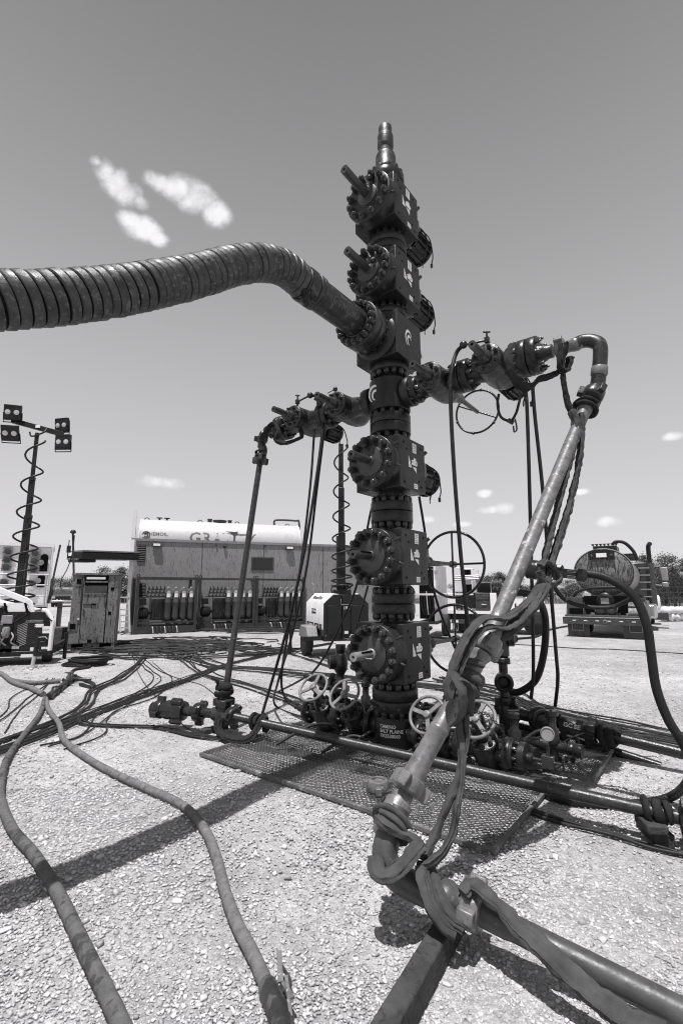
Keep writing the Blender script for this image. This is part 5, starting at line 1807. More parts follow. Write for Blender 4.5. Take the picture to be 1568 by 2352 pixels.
def wheel(parent, c, axis, r, w, rim=0.55):
    b = MB()
    a = Vector(axis).normalized()
    b.lathe(Vector(c) - a * w / 2, a, [(r * rim, 0.0), (r * 0.86, 0.0), (r * 0.97, w * 0.12), (r, w * 0.25), (r * 0.985, w * 0.35), (r, w * 0.45), (r * 0.985, w * 0.55), (r, w * 0.65), (r * 0.97, w * 0.88), (r * 0.86, w), (r * rim, w)], 32)
    t = b.build('tyre', 'tyre', parent)
    b = MB()
    b.lathe(Vector(c) - a * w / 2, a, [(r * rim, 0.01), (r * rim * 0.9, 0.03), (r * 0.25, 0.06), (r * 0.2, 0.02), (0, 0.02)], 24)
    b.lathe(Vector(c) + a * w / 2, -a, [(r * rim, 0.01), (r * rim * 0.9, 0.03), (r * 0.25, 0.06), (r * 0.2, 0.02), (0, 0.02)], 24)
    b.build('rim', 'rim', t)
    return t


# ------------------------------------------------------------------ speckled grey control container
CA, CB = (-8.10, 18.6), (1.95, 22.0)
MC, CL = frame_ab(CA, CB)
cont = thing('control_container', 'long grey oil-speckled container with one dark window behind the accumulator skids', 'container', (CA[0], CA[1], 0))
b = MB(MC); b.box((CL / 2, 1.3, 1.78), (CL, 2.6, 3.36)); b.build('body', 'grey_panel', cont, bevel=0.02)
rect_part('roof_rim', 'grey_panel', cont, MC, -0.05, CL + 0.05, 3.44, 3.54, -0.05, 2.65)
rect_part('corner_post', 'grey_panel', cont, MC, -0.06, 0.07, 0.12, 3.43, -0.03, 0.12)
for (c0, c1) in (((317, 1251), (333, 1290)), ((317, 1340), (333, 1372))):
    p, q = local(MC, hit(*c0, CA, CB)), local(MC, hit(*c1, CA, CB))
    fr = rect_part('vent', 'dark_paint', cont, MC, p.x, q.x, q.z, p.z, -0.02, 0.01)
    for k in range(9):
        zz = q.z + (p.z - q.z) * (k + 0.6) / 9.4
        bb = MB(MC); bb.box(((p.x + q.x) / 2, -0.035, zz), ((q.x - p.x) * 0.94, 0.03, 0.022), Matrix.Rotation(-0.5, 3, 'X')); bb.build('louvre', 'skid_steel', fr)
for (cx, cy) in ((361, 1252), (664, 1259)):
    p = local(MC, hit(cx, cy, CA, CB))
    lf = rect_part('wall_lamp', 'mid_paint', cont, MC, p.x - 0.16, p.x + 0.16, p.z - 0.07, p.z + 0.07, -0.16, -0.001, 0.01)
    rect_part('lamp_glass', 'label_white', lf, MC, p.x - 0.13, p.x + 0.13, p.z - 0.045, p.z + 0.045, -0.175, -0.161)
p, q = local(MC, hit(579, 1281, CA, CB)), local(MC, hit(626, 1308, CA, CB))
wf = rect_part('window_frame', 'mid_paint', cont, MC, p.x - 0.03, q.x + 0.03, q.z - 0.03, p.z + 0.03, -0.035, 0.01, 0.005)
rect_part('pane', 'glass_dark', wf, MC, p.x + 0.02, q.x - 0.02, q.z + 0.02, p.z - 0.02, -0.045, -0.034)
p = local(MC, hit(516, 1256, CA, CB))
b = MB(MC); b.sphere((p.x, -0.06, p.z), 0.06, 12); b.cyl((p.x, 0, p.z), (p.x, -0.05, p.z), 0.04, 10); b.build('camera_dome', 'dark_paint', cont)
for k, cx in enumerate((497, 610, 700)):
    p = local(MC, hit(cx, 1253 + k, CA, CB))
    b = MB(MC); b.cyl((p.x, 0.0, p.z), (p.x, -0.06, p.z), 0.035, 10); b.build('wall_eye', 'skid_steel', cont)
for xx in (2.6, 5.1, 7.7):
    rect_part('panel_seam', 'mid_paint', cont, MC, xx - 0.012, xx + 0.012, 0.14, 3.42, -0.006, 0.001)
# two upright pale posts at the left end, and the boom of the awning
b = MB(); b.box(atY(303, 1300, 18.2) + Vector((0, 0, -1.0)), (0.14, 0.14, 5.0 - 1.0)); 
tag(b.build('door_post', 'white_dirty', None), 'tall narrow pale post at the left end of the grey container', 'post')
aw = thing('awning_boom', 'black roof boom projecting left from the end of the grey container', 'awning', atY(285, 1278, 17.8))
a0, a1 = atY(171, 1277, 16.4), atY(303, 1280, 18.3)
b = MB(); b.beam(a0, a1, 0.9, 0.24); b.build('boom_box', 'dark_paint', aw, bevel=0.02)
b = MB(); b.beam(a0 + Vector((0, 0, 0.16)), a1 + Vector((0, 0, 0.16)), 1.0, 0.05); b.build('boom_cover', 'grey_panel', aw)
b = MB(); b.beam(a0 + Vector((0.02, -0.1, -0.17)), a0.lerp(a1, 0.28) + Vector((0, 0, -0.17)), 0.5, 0.10); b.build('boom_head', 'dark_paint', aw, bevel=0.02)
for k in range(9):
    q = a0.lerp(a1, 0.02 + k * 0.028)
    b = MB(); b.cyl(q + Vector((0, -0.46, -0.13)), q + Vector((0, -0.49, -0.13)), 0.025, 8); b.build('boom_bolt', 'rim', aw)
b = MB(); b.box(a0.lerp(a1, 0.06) + Vector((0, -0.46, 0.03)), (0.18, 0.02, 0.12)); b.build('boom_label', 'label_white', aw)
sl = thing('step_ladder', 'pale aluminium step ladder between the cabinet and the container', 'ladder', gp(286, 1452))
for (xa, xb) in ((273, 277), (296, 298)):
    b = MB(); b.beam(atY(xa, 1362, 17.4), atY(xb, 1452, 17.0), 0.05, 0.07); b.build('rail', 'aluminium', sl)
for k in range(6):
    yy = 1372 + k * 14
    b = MB(); b.beam(atY(274, yy, 17.3), atY(297, yy, 17.3), 0.06, 0.04); b.build('step', 'aluminium', sl)

# ------------------------------------------------------------------ tank behind the container
TA, TB = (-9.95, 23.6), (-2.45, 26.1)
MK, TL = frame_ab(TA, TB)
tank = thing('storage_tank', 'long white cylindrical tank showing its top above the grey container', 'tank', (TA[0], TA[1], 0))
tz, tr = 3.92, 1.10
b = MB(MK)
b.lathe((0, 0, tz), (1, 0, 0), [(0, -0.22), (tr * 0.5, -0.18), (tr * 0.85, -0.08), (tr, 0.03), (tr, TL - 0.03), (tr * 0.85, TL + 0.08), (tr * 0.5, TL + 0.18), (0, TL + 0.22)], 56)
tk = b.build('tank_shell', 'tank_white', tank)
for xx in (0.03, TL - 0.03):
    b = MB(MK); b.torus((xx, 0, tz), (1, 0, 0), tr, 0.03, 56, 6); b.build('end_ring', 'white_dirty', tk)
rect_part('tank_frame', 'skid_steel', tank, MK, 0.2, TL - 0.2, 0.9, 2.75, -0.5, 0.5)
for xx in (1.0, 2.2, TL - 2.2, TL - 1.0):
    w = MB(); wheel(tank, MK @ Vector((xx, -0.95, 0.5)), MK.to_3x3() @ Vector((0, 1, 0)), 0.5, 0.3)
    rect_part('axle', 'skid_steel', tank, MK, xx - 0.06, xx + 0.06, 0.44, 0.9, -0.85, 0.85)
for (c, rr, hh) in ((573, 0.0, 0), (482, 0.11, 0.16), (505, 0.32, 0.10), (528, 0.10, 0.14)):
    if rr:
        p = local(MK, hit(c, 1198, TA, TB))
        b = MB(MK); b.lathe((p.x, 0, tz + tr - 0.02), (0, 0, 1), [(rr, 0), (rr, hh), (rr * 1.15, hh), (rr * 1.15, hh + 0.04), (0, hh + 0.05)], 18); b.build('manway', 'mid_paint', tk)
for c in (367, 384):
    p = local(MK, hit(c, 1190, TA, TB))
    b = MB(MK); b.cyl((p.x, 0, tz + tr - 0.02), (p.x, 0, tz + tr + 0.10), 0.05, 10); b.box((p.x, 0, tz + tr + 0.12), (0.28, 0.08, 0.05)); b.build('vent_valve', 'dark_paint', tk)
for c in (338, 460, 545, 660):
    p = local(MK, hit(c, 1192, TA, TB))
    b = MB(MK); b.torus((p.x, 0, tz + tr - 0.02), (0, 1, 0), 0.12, 0.02, 14, 6, 0, math.pi); b.build('lifting_eye', 'mid_paint', tk)
b = MB(MK)
pr = [(TL - 1.25, 0, tz + tr), (TL - 1.25, 0, tz + tr + 0.22), (TL - 1.05, 0, tz + tr + 0.30), (TL - 0.1, 0, tz + tr + 0.30), (TL + 0.12, 0, tz + tr + 0.2), (TL + 0.14, 0, tz), (TL + 0.14, 0, 2.4)]
b.tube(catmull([Vector(q) for q in pr], 5), 0.055, 10); b.build('vapour_pipe', 'mid_paint', tk)
b = MB(MK); b.box((-0.28, -0.3, 3.4), (0.16, 0.2, 4.0)); b.build('end_ladder', 'white_dirty', tank)


def on_tank(name, body, size, cx, zc, m, bold=0.0, sx=1.0):
    vs, fs = text_geo(body, size, bold, sx=sx)
    p = local(MK, hit(cx, 1232, TA, TB))
    b = MB(MK)
    out = []
    for q in vs:
        a = math.asin(max(-0.99, min(0.99, (zc - tz) / tr))) + q.y / tr
        r = tr + 0.004 + q.z
        out.append((p.x + q.x, -math.cos(a) * r, tz + math.sin(a) * r))
    b.add(out, fs)
    return b.build(name, m, tk, smooth=0)


on_tank('painted_name', 'GRAVITY', 0.80, 509, 4.06, 'letter_tank', 0.012, 1.0)
on_tank('painted_name', 'CHEMOIL', 0.24, 362, 4.20, 'letter_tank', 0.006)
p = local(MK, hit(340, 1232, TA, TB))
for R_ in (0.17, 0.09):
    b = MB(MK)
    b.torus((p.x - 0.02, -1.09, 4.15), (0, 1, -0.2), R_, 0.018, 20, 6, 0.4, 5.6); b.build('ring_mark', 'letter_grey', tk)
p = local(MK, hit(527, 1225, TA, TB))
b = MB(MK)
b.prism([(0.10, -0.35), (0.17, -0.35), (0.20, 0.02), (0.36, 0.25), (0.16, 0.22), (-0.30, 0.24), (0.05, 0.12), (0.12, 0.0)], (p.x, -1.075, 4.24), (1, 0, 0), (0, 0.25, 1), 0.006)
b.build('bird_mark', 'letter_grey', tk, smooth=0)

# ------------------------------------------------------------------ accumulator skids
def make_skid():
    r = thing('accumulator_skid', 'x', 'skid', (0, 0, 0), 'accumulator skids in a row')
    I = Matrix.Identity(4)
    W, D, H = 2.2, 1.1, 1.93
    for (x0, x1, y0, y1) in ((0, W, 0, 0.12), (0, W, D - 0.12, D), (0, 0.12, 0.12, D - 0.12), (W - 0.12, W, 0.12, D - 0.12)):
        rect_part('base_beam', 'skid_steel', r, I, x0, x1, 0.02, 0.26, y0, y1)
    for x in (0.05, W - 0.05):
        for y in (0.05, D - 0.05):
            rect_part('post', 'skid_steel', r, I, x - 0.05, x + 0.05, 0.26, H, y - 0.05, y + 0.05)
    for y in (0.05, D - 0.05):
        rect_part('top_rail', 'skid_steel', r, I, 0, W, H, H + 0.08, y - 0.04, y + 0.04)
    for x in (0.05, W - 0.05):
        rect_part('top_rail', 'skid_steel', r, I, x - 0.04, x + 0.04, H + 0.003, H + 0.077, 0.095, D - 0.095)
        b = MB(); b.torus((x, 0.05, H + 0.12), (0, 1, 0), 0.05, 0.018, 14, 6); b.build('lifting_eye', 'skid_steel', r)
    rect_part('mid_rail', 'skid_steel', r, I, 0.1, W - 0.1, 0.36, 0.42, 0.04, 0.08)
    rect_part('floor_plate', 'skid_steel', r, I, 0.12, W - 0.12, 0.2, 0.24, 0.12, D - 0.12)
    for k, x in enumerate((1.16, 1.44, 1.72, 2.0)):
        b = MB(); b.lathe((x, 0.2, 0.45), (0, 0, 1), [(0, -0.02), (0.08, 0.0), (0.118, 0.07), (0.122, 0.15), (0.122, 0.62), (0.127, 0.63), (0.127, 0.66), (0.122, 0.67), (0.122, 0.98)], 22)
        bt = b.build('gas_bottle', 'bottle_paint', r)
        b = MB(); b.lathe((x, 0.2, 1.43), (0, 0, 1), [(0.122, 0.0), (0.118, 0.06), (0.09, 0.15), (0.04, 0.2), (0.035, 0.24), (0, 0.24)], 22); b.build('bottle_cap', 'bottle_top', bt)
        b = MB()
        for t in np.linspace(-0.6, 0.6, 5)[:-1]:
            a0 = t - math.pi / 2; a1 = t + 0.3 - math.pi / 2
            b.add([(x + math.cos(a0) * 0.124, 0.2 + math.sin(a0) * 0.124, 1.28), (x + math.cos(a1) * 0.124, 0.2 + math.sin(a1) * 0.124, 1.28), (x + math.cos(a1) * 0.124, 0.2 + math.sin(a1) * 0.124, 1.42), (x + math.cos(a0) * 0.124, 0.2 + math.sin(a0) * 0.124, 1.42)], [(0, 1, 2, 3)])
        b.build('bottle_label', 'label_white', bt)
        b = MB(); b.cyl((x, 0.2, 0.30), (x, 0.2, 0.44), 0.03, 8); b.build('bottle_stub', 'dark_nut', bt)
    b = MB(); b.cyl((0.65, 0.2, 0.31), (2.12, 0.2, 0.31), 0.045, 12); b.build('manifold_pipe', 'mid_paint', r)
    tkk = rect_part('oil_reservoir', 'mid_paint', r, I, 0.62, 2.08, 0.45, 1.25, 0.42, 0.95, 0.02)
    for k in range(6):
        rect_part('stiffener', 'mid_paint', tkk, I, 0.66 + k * 0.09, 0.69 + k * 0.09, 0.5, 1.22, 0.39, 0.419)
    for k, z in enumerate((1.30, 1.44, 1.56)):
        b = MB(); b.cyl((0.30 + 0.1 * k, 0.3, z), (1.1 + 0.05 * k, 0.3, z), 0.022, 8); v = b.build('valve_pipe', 'skid_steel', r)
        for j in range(5):
            b = MB(); b.box((0.42 + 0.14 * j + 0.03 * k, 0.29, z + 0.02), (0.06, 0.08, 0.10)); b.cyl((0.42 + 0.14 * j + 0.03 * k, 0.29, z + 0.07), (0.45 + 0.14 * j, 0.24, z + 0.13), 0.012, 6); b.build('valve', 'dark_nut', v)
    b = MB(); b.lathe((0.14, 0.32, 0.72), (1, 0, 0), [(0.15, 0), (0.19, 0.03), (0.19, 0.30), (0.15, 0.36), (0.05, 0.38), (0.05, 0.45)], 20); mo = b.build('pump_motor', 'dark_paint', r)
    for k in range(3):
        b = MB(); b.torus((0.22 + 0.08 * k, 0.32, 0.72), (1, 0, 0), 0.195, 0.012, 20, 6); b.build('fin', 'dark_paint', mo)
    rect_part('pump_stand', 'mid_paint', r, I, 0.14, 0.54, 0.26, 0.52, 0.16, 0.5)
    rect_part('control_box', 'dark_paint', r, I, 0.16, 0.42, 1.0, 1.22, 0.3, 0.5)
    for k in range(7):
        x = 0.62 + k * 0.14
        b = MB(); b.tube(catmull([(x, 0.02, 0.22), (x, -0.10, 0.24), (x + 0.02, -0.14, 0.12), (x + 0.03, -0.16, 0.03)], 4), 0.022, 8); b.build('quick_coupler', 'aluminium' if k % 3 == 0 else 'skid_steel', r)
    return r


sk = make_skid()
for k, ((xa, ya), (xb, yb), lab) in enumerate((((306, 1458), (450, 1452), 'leftmost accumulator skid with four grey gas bottles, beside the cabinet'),
                                               ((452, 1450), (585, 1446), 'middle accumulator skid with four grey gas bottles, behind the standpipe'),
                                               ((586, 1446), (700, 1441), 'rightmost accumulator skid, partly behind the white light tower trailer'))):
    o = sk if k == 0 else copy_tree(sk)
    a, c = gp(xa, ya), gp(xb, yb)
    o.location = (a.x, a.y, 0)
    o.rotation_euler = (0, 0, math.atan2(c.y - a.y, c.x - a.x))
    s_ = (c - a).length / 2.2
    o.scale = (s_, 1, 1.0)
    o['label'] = lab

# ------------------------------------------------------------------ speckled cabinet, left
KA, KB = gp(154, 1493), gp(262, 1489)
MQ, KL = frame_ab(KA, KB)
cab = thing('equipment_cabinet', 'dirty speckled steel cabinet with a tall door on fork pockets, left', 'cabinet', KA)
KD, KH = 0.95, 1.93
b = MB(MQ); b.box((KL / 2, KD / 2, (KH + 0.14) / 2), (KL, KD, KH - 0.14)); b.build('body', 'cabinet_paint', cab, bevel=0.012)
rect_part('roof_lip', 'cabinet_paint', cab, MQ, -0.03, KL + 0.03, KH, KH + 0.05, -0.04, KD + 0.03)
for (x0, x1) in ((0.0, 0.08), (0.36, KL - 0.36), (KL - 0.08, KL)):
    rect_part('skid_bar', 'cabinet_paint', cab, MQ, x0, x1, 0.0, 0.139, 0.02, KD - 0.02)
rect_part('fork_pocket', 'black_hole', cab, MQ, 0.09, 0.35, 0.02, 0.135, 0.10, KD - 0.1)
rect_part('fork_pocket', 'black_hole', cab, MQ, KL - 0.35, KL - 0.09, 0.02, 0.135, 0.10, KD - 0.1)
fx = lambda c: KL * (c - 885) / (1500 - 885)
fz = lambda c: KH - (KH - 0.14) * (c - 560) / (1450 - 560)
dr = rect_part('door', 'cabinet_paint', cab, MQ, fx(1035), fx(1350), fz(1440), fz(715), -0.03, -0.001, 0.006)
rect_part('door_gap', 'black_hole', dr, MQ, fx(1025), fx(1034), fz(1440), fz(560), -0.006, -0.001)
rect_part('door_gap', 'black_hole', dr, MQ, fx(1351), fx(1360), fz(1440), fz(560), -0.006, -0.001)
rect_part('cross_bar', 'cabinet_paint', dr, MQ, fx(1038), fx(1345), fz(815), fz(800), -0.05, -0.031)
rect_part('latch_bar', 'skid_steel', dr, MQ, fx(1045), fx(1160), fz(950), fz(938), -0.05, -0.031)
rect_part('latch_box', 'black_hole', dr, MQ, fx(1155), fx(1215), fz(955), fz(935), -0.055, -0.031)
rect_part('pull_handle', 'skid_steel', dr, MQ, fx(1055), fx(1068), fz(1080), fz(1005), -0.06, -0.031)
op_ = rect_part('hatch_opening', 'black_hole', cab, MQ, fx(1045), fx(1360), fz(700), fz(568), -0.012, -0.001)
rect_part('hatch_flap', 'white_dirty', op_, MQ, fx(1065), fx(1320), fz(618), fz(588), -0.05, -0.013)
rect_part('hatch_bar', 'cabinet_paint', op_, MQ, fx(1055), fx(1350), fz(660), fz(640), -0.04, -0.013)
rect_part('hatch_panel', 'mid_paint', op_, MQ, fx(1050), fx(1345), fz(795), fz(712), -0.045, -0.031)
for (x0, x1, z0, z1) in ((935, 1005, 680, 615), (895, 970, 1260, 1190)):
    pl = rect_part('fan_plate', 'cabinet_paint', cab, MQ, fx(x0 - 22), fx(x1 + 22), fz(z0 + 25), fz(z1 - 25), -0.015, -0.001)
    rect_part('fan_opening', 'black_hole', pl, MQ, fx(x0), fx(x1), fz(z0), fz(z1), -0.022, -0.0151)
for (x0, x1, z0, z1) in ((1398, 1445, 765, 722), (1385, 1425, 1085, 1042), (1140, 1195, 1438, 1395)):
    rect_part('port', 'black_hole', cab, MQ, fx(x0), fx(x1), fz(z0), fz(z1), -0.036 if x0 == 1140 else -0.008, -0.0005)
b = MB(MQ); b.tube([(fx(1000), -0.03, fz(560)), (fx(1020), -0.03, fz(1130))], 0.012, 6); b.build('hinge_rod', 'skid_steel', cab)
b = MB(); b.cyl(MQ @ Vector((fx(1000), -0.03, fz(1130))), gp(137, 1466, 0.06), 0.03, 10)
tag(b.build('leaning_pipe', 'aluminium', None), 'pale pipe leaning from the gravel to the speckled cabinet', 'pipe')
am = thing('antenna_mast', 'thin pole with a dome antenna behind the speckled cabinet', 'antenna', MQ @ Vector((0.05, 0.98, 0)))
pb = MQ @ Vector((0.05, 0.99, 0)); ptop = atY(168, 1228, pb.y)
b = MB(); b.cyl(pb, ptop, 0.028, 10); b.build('pole', 'skid_steel', am)
b = MB(); b.lathe(ptop, (0, 0, 1), [(0.03, 0), (0.02, 0.02), (0.08, 0.05), (0.075, 0.09), (0.05, 0.13), (0, 0.145)], 18); b.build('dome', 'dark_paint', am)
b = MB(); b.box(ptop + Vector((-0.08, 0, -0.42)), (0.09, 0.06, 0.2)); b.build('radio_box', 'dark_paint', am)
b = MB(); b.cyl(ptop + Vector((-0.09, 0, -0.15)), ptop + Vector((-0.09, 0, -0.68)), 0.012, 6); b.build('whip', 'dark_paint', am)
b = MB(); b.tube(catmull([ptop + Vector((0.06, -0.02, -0.02)), ptop + Vector((0.05, -0.02, -0.5)), ptop + Vector((-0.05, -0.02, -0.95)), ptop + Vector((-0.2, -0.02, -1.3)), ptop + Vector((-0.2, -0.02, -1.5)), ptop + Vector((-0.08, -0.02, -1.62))], 5), 0.012, 6); b.build('antenna_cable', 'rubber', am)
b = MB(); b.box(gp(131, 1490) + Vector((0, 0, 0.28)), (0.42, 0.4, 0.56)); tag(b.build('utility_box', 'mid_paint', None, bevel=0.02), 'plain grey box between the light tower trailer and the cabinet', 'box')
bo_ = thing('bollard', 'short pale round bollard with dark bands on the gravel, left', 'bollard', gp(133, 1447))
q = gp(133, 1447)
b = MB(); b.lathe(q, (0, 0, 1), [(0.16, 0), (0.16, 0.04), (0.09, 0.05), (0.09, 0.98), (0.07, 1.06), (0, 1.08)], 20); b.build('post', 'grey_panel', bo_)
for z in (0.84, 0.94):
    b = MB(); b.lathe(q + Vector((0, 0, z)), (0, 0, 1), [(0.093, 0), (0.093, 0.035), (0.05, 0.035)], 20); b.build('band', 'dark_paint', bo_)
b = MB(); b.lathe(q + Vector((0, 0, 1.03)), (0, 0, 1), [(0.12, 0), (0.12, 0.05), (0.05, 0.06)], 16); b.build('cap', 'grey_panel', bo_)


# ------------------------------------------------------------------ light towers
def coil(b, base, top, n, R, r, dense=0.18):
    """spring cable round the mast, bunched at the foot"""
    pts = []
    N = n * 16
    for i in range(N + 1):
        t = i / N
        s = t ** 1.9 * (1 - dense) + dense * t * 0.4
        s = s / (1 - dense + dense * 0.4)
        c = base.lerp(top, s)
        a = 2 * math.pi * i / 16 + 0.6
        Rr = R * (1.25 - 0.5 * s)
        pts.append(c + Vector((math.cos(a) * Rr, math.sin(a) * Rr, 0)))
    b.tube(pts, r, 7)


def lamp(parent, c, face, s=0.37):
    z = Vector(face).normalized()
    x = Vector((0, 0, 1)).cross(z).normalized(); y = z.cross(x)
    M = Matrix(((x.x, y.x, z.x, c[0]), (x.y, y.y, z.y, c[1]), (x.z, y.z, z.z, c[2]), (0, 0, 0, 1)))
    b = MB(M)
    b.box((0, 0, -0.03), (s, s, 0.08)); b.box((0, 0, -0.10), (s * 0.8, s * 0.8, 0.06), None, (0.9, 0.9))
    o = b.build('flood_lamp', 'dark_paint', parent, bevel=0.012)
    for sx in (-0.25, 0.25):
        b = MB(M); b.lathe((sx * s, 0, 0.008), (0, 0, 1), [(s * 0.16, 0), (s * 0.16, 0.008), (s * 0.12, 0.014), (0, 0.018)], 18); b.build('lens', 'lamp_lens', o)
    for k in range(5):
        b = MB(M); b.box((0, s * (0.46 - 0.03 * k) * (1 if k < 3 else -1), 0.012), (s * 0.9, 0.006, 0.012)); b.build('fin', 'black_iron', o)
    b = MB(M); b.tube([(-s * 0.53, 0, -0.03), (-s * 0.53, -s * 0.62, -0.05), (s * 0.53, -s * 0.62, -0.05), (s * 0.53, 0, -0.03)], 0.014, 6); b.build('bracket', 'dark_paint', o)


lt = thing('light_tower', 'light tower trailer with raised mast, coiled cable and four lamps, left', 'light tower', gp(60, 1530))
dL_ = 11.5
mb, mt = at(50, 1395, dL_), at(86, 996, dL_)
mb = Vector((mt.x, mt.y, 0.7))
for k, (t0, t1, w) in enumerate(((0.0, 0.36, 0.15), (0.30, 0.56, 0.125), (0.50, 0.76, 0.10), (0.70, 1.0, 0.07))):
    b = MB(); b.box(mb.lerp(mt, (t0 + t1) / 2), (w, w, (mt - mb).length * (t1 - t0))); ms = b.build('mast_section', 'dark_paint', lt, bevel=0.01)
    b = MB(); b.box(mb.lerp(mt, t1) + Vector((w * 0.3, -w * 0.3, -0.03)), (w * 0.9, w * 0.9, 0.08)); b.build('mast_collar', 'dark_paint', ms)
b = MB(); b.cyl(mb + Vector((0.10, -0.06, 0)), mb.lerp(mt, 0.34) + Vector((0.10, -0.06, 0)), 0.022, 8); b.build('mast_rod', 'skid_steel', lt)
b = MB(); coil(b, mb + Vector((0, 0, 0.42)), mt - Vector((0, 0, 0.15)), 9, 0.24, 0.022); b.build('coil_cable', 'rubber', lt, smooth=80)
ba, bc = at(28, 966, dL_), at(146, 998, dL_ * 1.02)
b = MB(); b.beam(ba, bc, 0.09, 0.12); b.build('lamp_bar', 'dark_paint', lt, bevel=0.008)
b = MB(); b.tube(catmull([mt + Vector((-0.15, -0.05, 0.02)), mt + Vector((-0.05, -0.1, -0.1)), mt + Vector((0.2, -0.08, 0.0)), mt + Vector((0.22, 0, 0.12))], 5), 0.02, 6); b.build('bar_cable', 'rubber', lt)
b = MB(); b.box(ba.lerp(bc, 0.53) + Vector((0, -0.06, 0.02)), (0.11, 0.01, 0.07)); b.build('bar_label', 'label_white', lt)
lamp(lt, at(29, 947, dL_ * 0.99), (0.25, -1, -0.12)); lamp(lt, at(23, 995, dL_ * 0.97), (0.2, -1, -0.40))
lamp(lt, at(141, 977, dL_ * 1.03), (-0.25, -1, -0.12)); lamp(lt, at(144, 1015, dL_ * 1.0), (-0.05, -1, -0.05))
# trailer body: an end panel towards the camera with white corner frames, open lid on the left
EA, EB = atY(31, 1450, 10.15), atY(119, 1450, 10.35)
ME, EL = frame_ab(EA, EB)
ME = Matrix.Translation((0, 0, -0.14)) @ ME
b = MB(ME)
b.prism([(0, 0.42), (EL, 0.42), (EL, 1.0), (EL * 0.80, 1.22), (EL * 0.14, 1.22), (0, 1.10)], (0, 0.05, 0), (1, 0, 0), (0, 0, 1), 0.05)
ep = b.build('end_panel', 'dark_paint', lt, bevel=0.008)
rect_part('engine_core', 'dark_paint', lt, ME, 0.05, EL - 0.25, 0.46, 1.0, 0.06, 0.6)
for k in range(13):
    z = 0.50 + k * 0.036
    bb = MB(ME); bb.beam((EL * 0.10, -0.006, z), (EL * 0.36, -0.006, z + 0.075), 0.004, 0.010); bb.build('louvre', 'aluminium', ep)
    bb = MB(ME); bb.beam((EL * 0.36, -0.006, z + 0.075), (EL * 0.58, -0.006, z), 0.004, 0.010); bb.build('louvre', 'skid_steel', ep)
for s in (0.18, 0.86):
    b = MB(ME); c_ = Vector((EL * s, -0.015, 1.10)); dx_ = Vector((0.10, 0, 0.07 if s < 0.5 else -0.08))
    b.tube([c_ - dx_, c_ + dx_], 0.035, 12, 0.6); b.build('tail_lamp', 'glass_dark', ep)
rect_part('web_sign', 'rim', ep, ME, EL * 0.30, EL * 0.76, 0.995, 1.045, -0.012, -0.001)
lettering('sign_lettering', 'www.allmand.com', 0.052, ME @ Vector((EL * 0.53, -0.0135, 1.02)), ME.to_3x3() @ Vector((1, 0, 0)), (0, 0, 1), 'letter_black', ep)
for (x, z, w, h) in ((0.66, 0.93, 0.16, 0.07), (0.86, 0.88, 0.15, 0.07), (0.86, 0.80, 0.15, 0.06), (0.60, 0.455, 0.16, 0.07), (0.86, 0.47, 0.12, 0.05), (0.06, 0.50, 0.07, 0.06), (0.15, 0.50, 0.07, 0.06)):
    rect_part('warning_label', 'label_white', ep, ME, EL * x - w / 2, EL * x + w / 2, z - h / 2, z + h / 2, -0.006, -0.0005)
b = MB(ME); b.lathe((EL * 0.70, -0.001, 0.82), (0, -1, 0), [(0.04, 0), (0.04, 0.02), (0.03, 0.015), (0, 0.015)], 18); b.build('filler_cap', 'black_iron', ep)
b = MB(ME); b.tube([(EL * 0.55, -0.02, 0.60), (EL * 0.55, -0.05, 0.60), (EL * 0.86, -0.05, 0.60), (EL * 0.86, -0.02, 0.60)], 0.009, 6); b.build('grab_bar', 'mid_paint', ep)
# white rounded corner frame on the right
b = MB(ME)
b.tube(catmull([(EL * 0.70, 0.0, 1.245), (EL * 0.82, 0.0, 1.225), (EL * 0.97, 0.0, 1.06), (EL * 1.01, 0.0, 0.98), (EL * 1.01, 0.0, 0.90)], 4) + [Vector((EL * 1.0, 0, 0.42))], 0.045, 8)
b.build('corner_frame', 'white_paint', lt)
b = MB(ME); b.box((EL * 0.60, 0.35, 0.80), (EL * 0.5, 0.5, 0.6)); b.build('far_hood', 'dark_paint', lt, bevel=0.05)
# raised lid
b = MB(ME)
lid = [(-1.3, 2.10), (-0.295, 1.71), (0.20, 1.50), (0.28, 1.44), (0.37, 1.18), (0.27, 1.18), (0.20, 1.36), (0.13, 1.40), (-0.30, 1.58), (-1.3, 1.96)]
b.prism(lid, (0, 0.0, 0), (1, 0, 0), (0, 0, 1), -0.05)
b.build('raised_lid', 'white_paint', lt, bevel=0.015)
b = MB(ME); b.box((-0.2, 0.35, 1.36), (1.0, 0.7, 0.03), Matrix.Rotation(0.25, 3, 'Y')); b.build('lid_skin', 'white_paint', lt)
rect_part('diagram_board', 'label_white', lt, ME, -0.14, 0.19, 1.22, 1.40, -0.03, -0.012)
rect_part('board_ledge', 'dark_paint', lt, ME, -0.20, 0.26, 1.17, 1.22, -0.05, 0.1)
for xx in (-0.20, 0.17):
    b = MB(ME); b.beam((xx, -0.035, 1.40), (xx + 0.07, -0.035, 1.20), 0.05, 0.03); b.build('board_clamp', 'black_hole', lt)
rect_part('control_panel', 'rim', lt, ME, -0.22, -0.02, 0.98, 1.15, -0.05, 0.2, 0.01)
rect_part('engine_block', 'skid_steel', lt, ME, -1.2, 0.0, 0.46, 0.98, 0.05, 1.2, 0.03)
for k in range(8):
    b = MB(ME); x = -0.36 + 0.055 * k; b.tube(catmull([(x, -0.02, 0.8), (x + 0.06, -0.06, 0.72), (x + 0.02, -0.05, 0.62), (x + 0.1, -0.02, 0.55)], 4), 0.018, 7); b.build('engine_hose', 'rubber' if k % 3 else 'aluminium', lt)
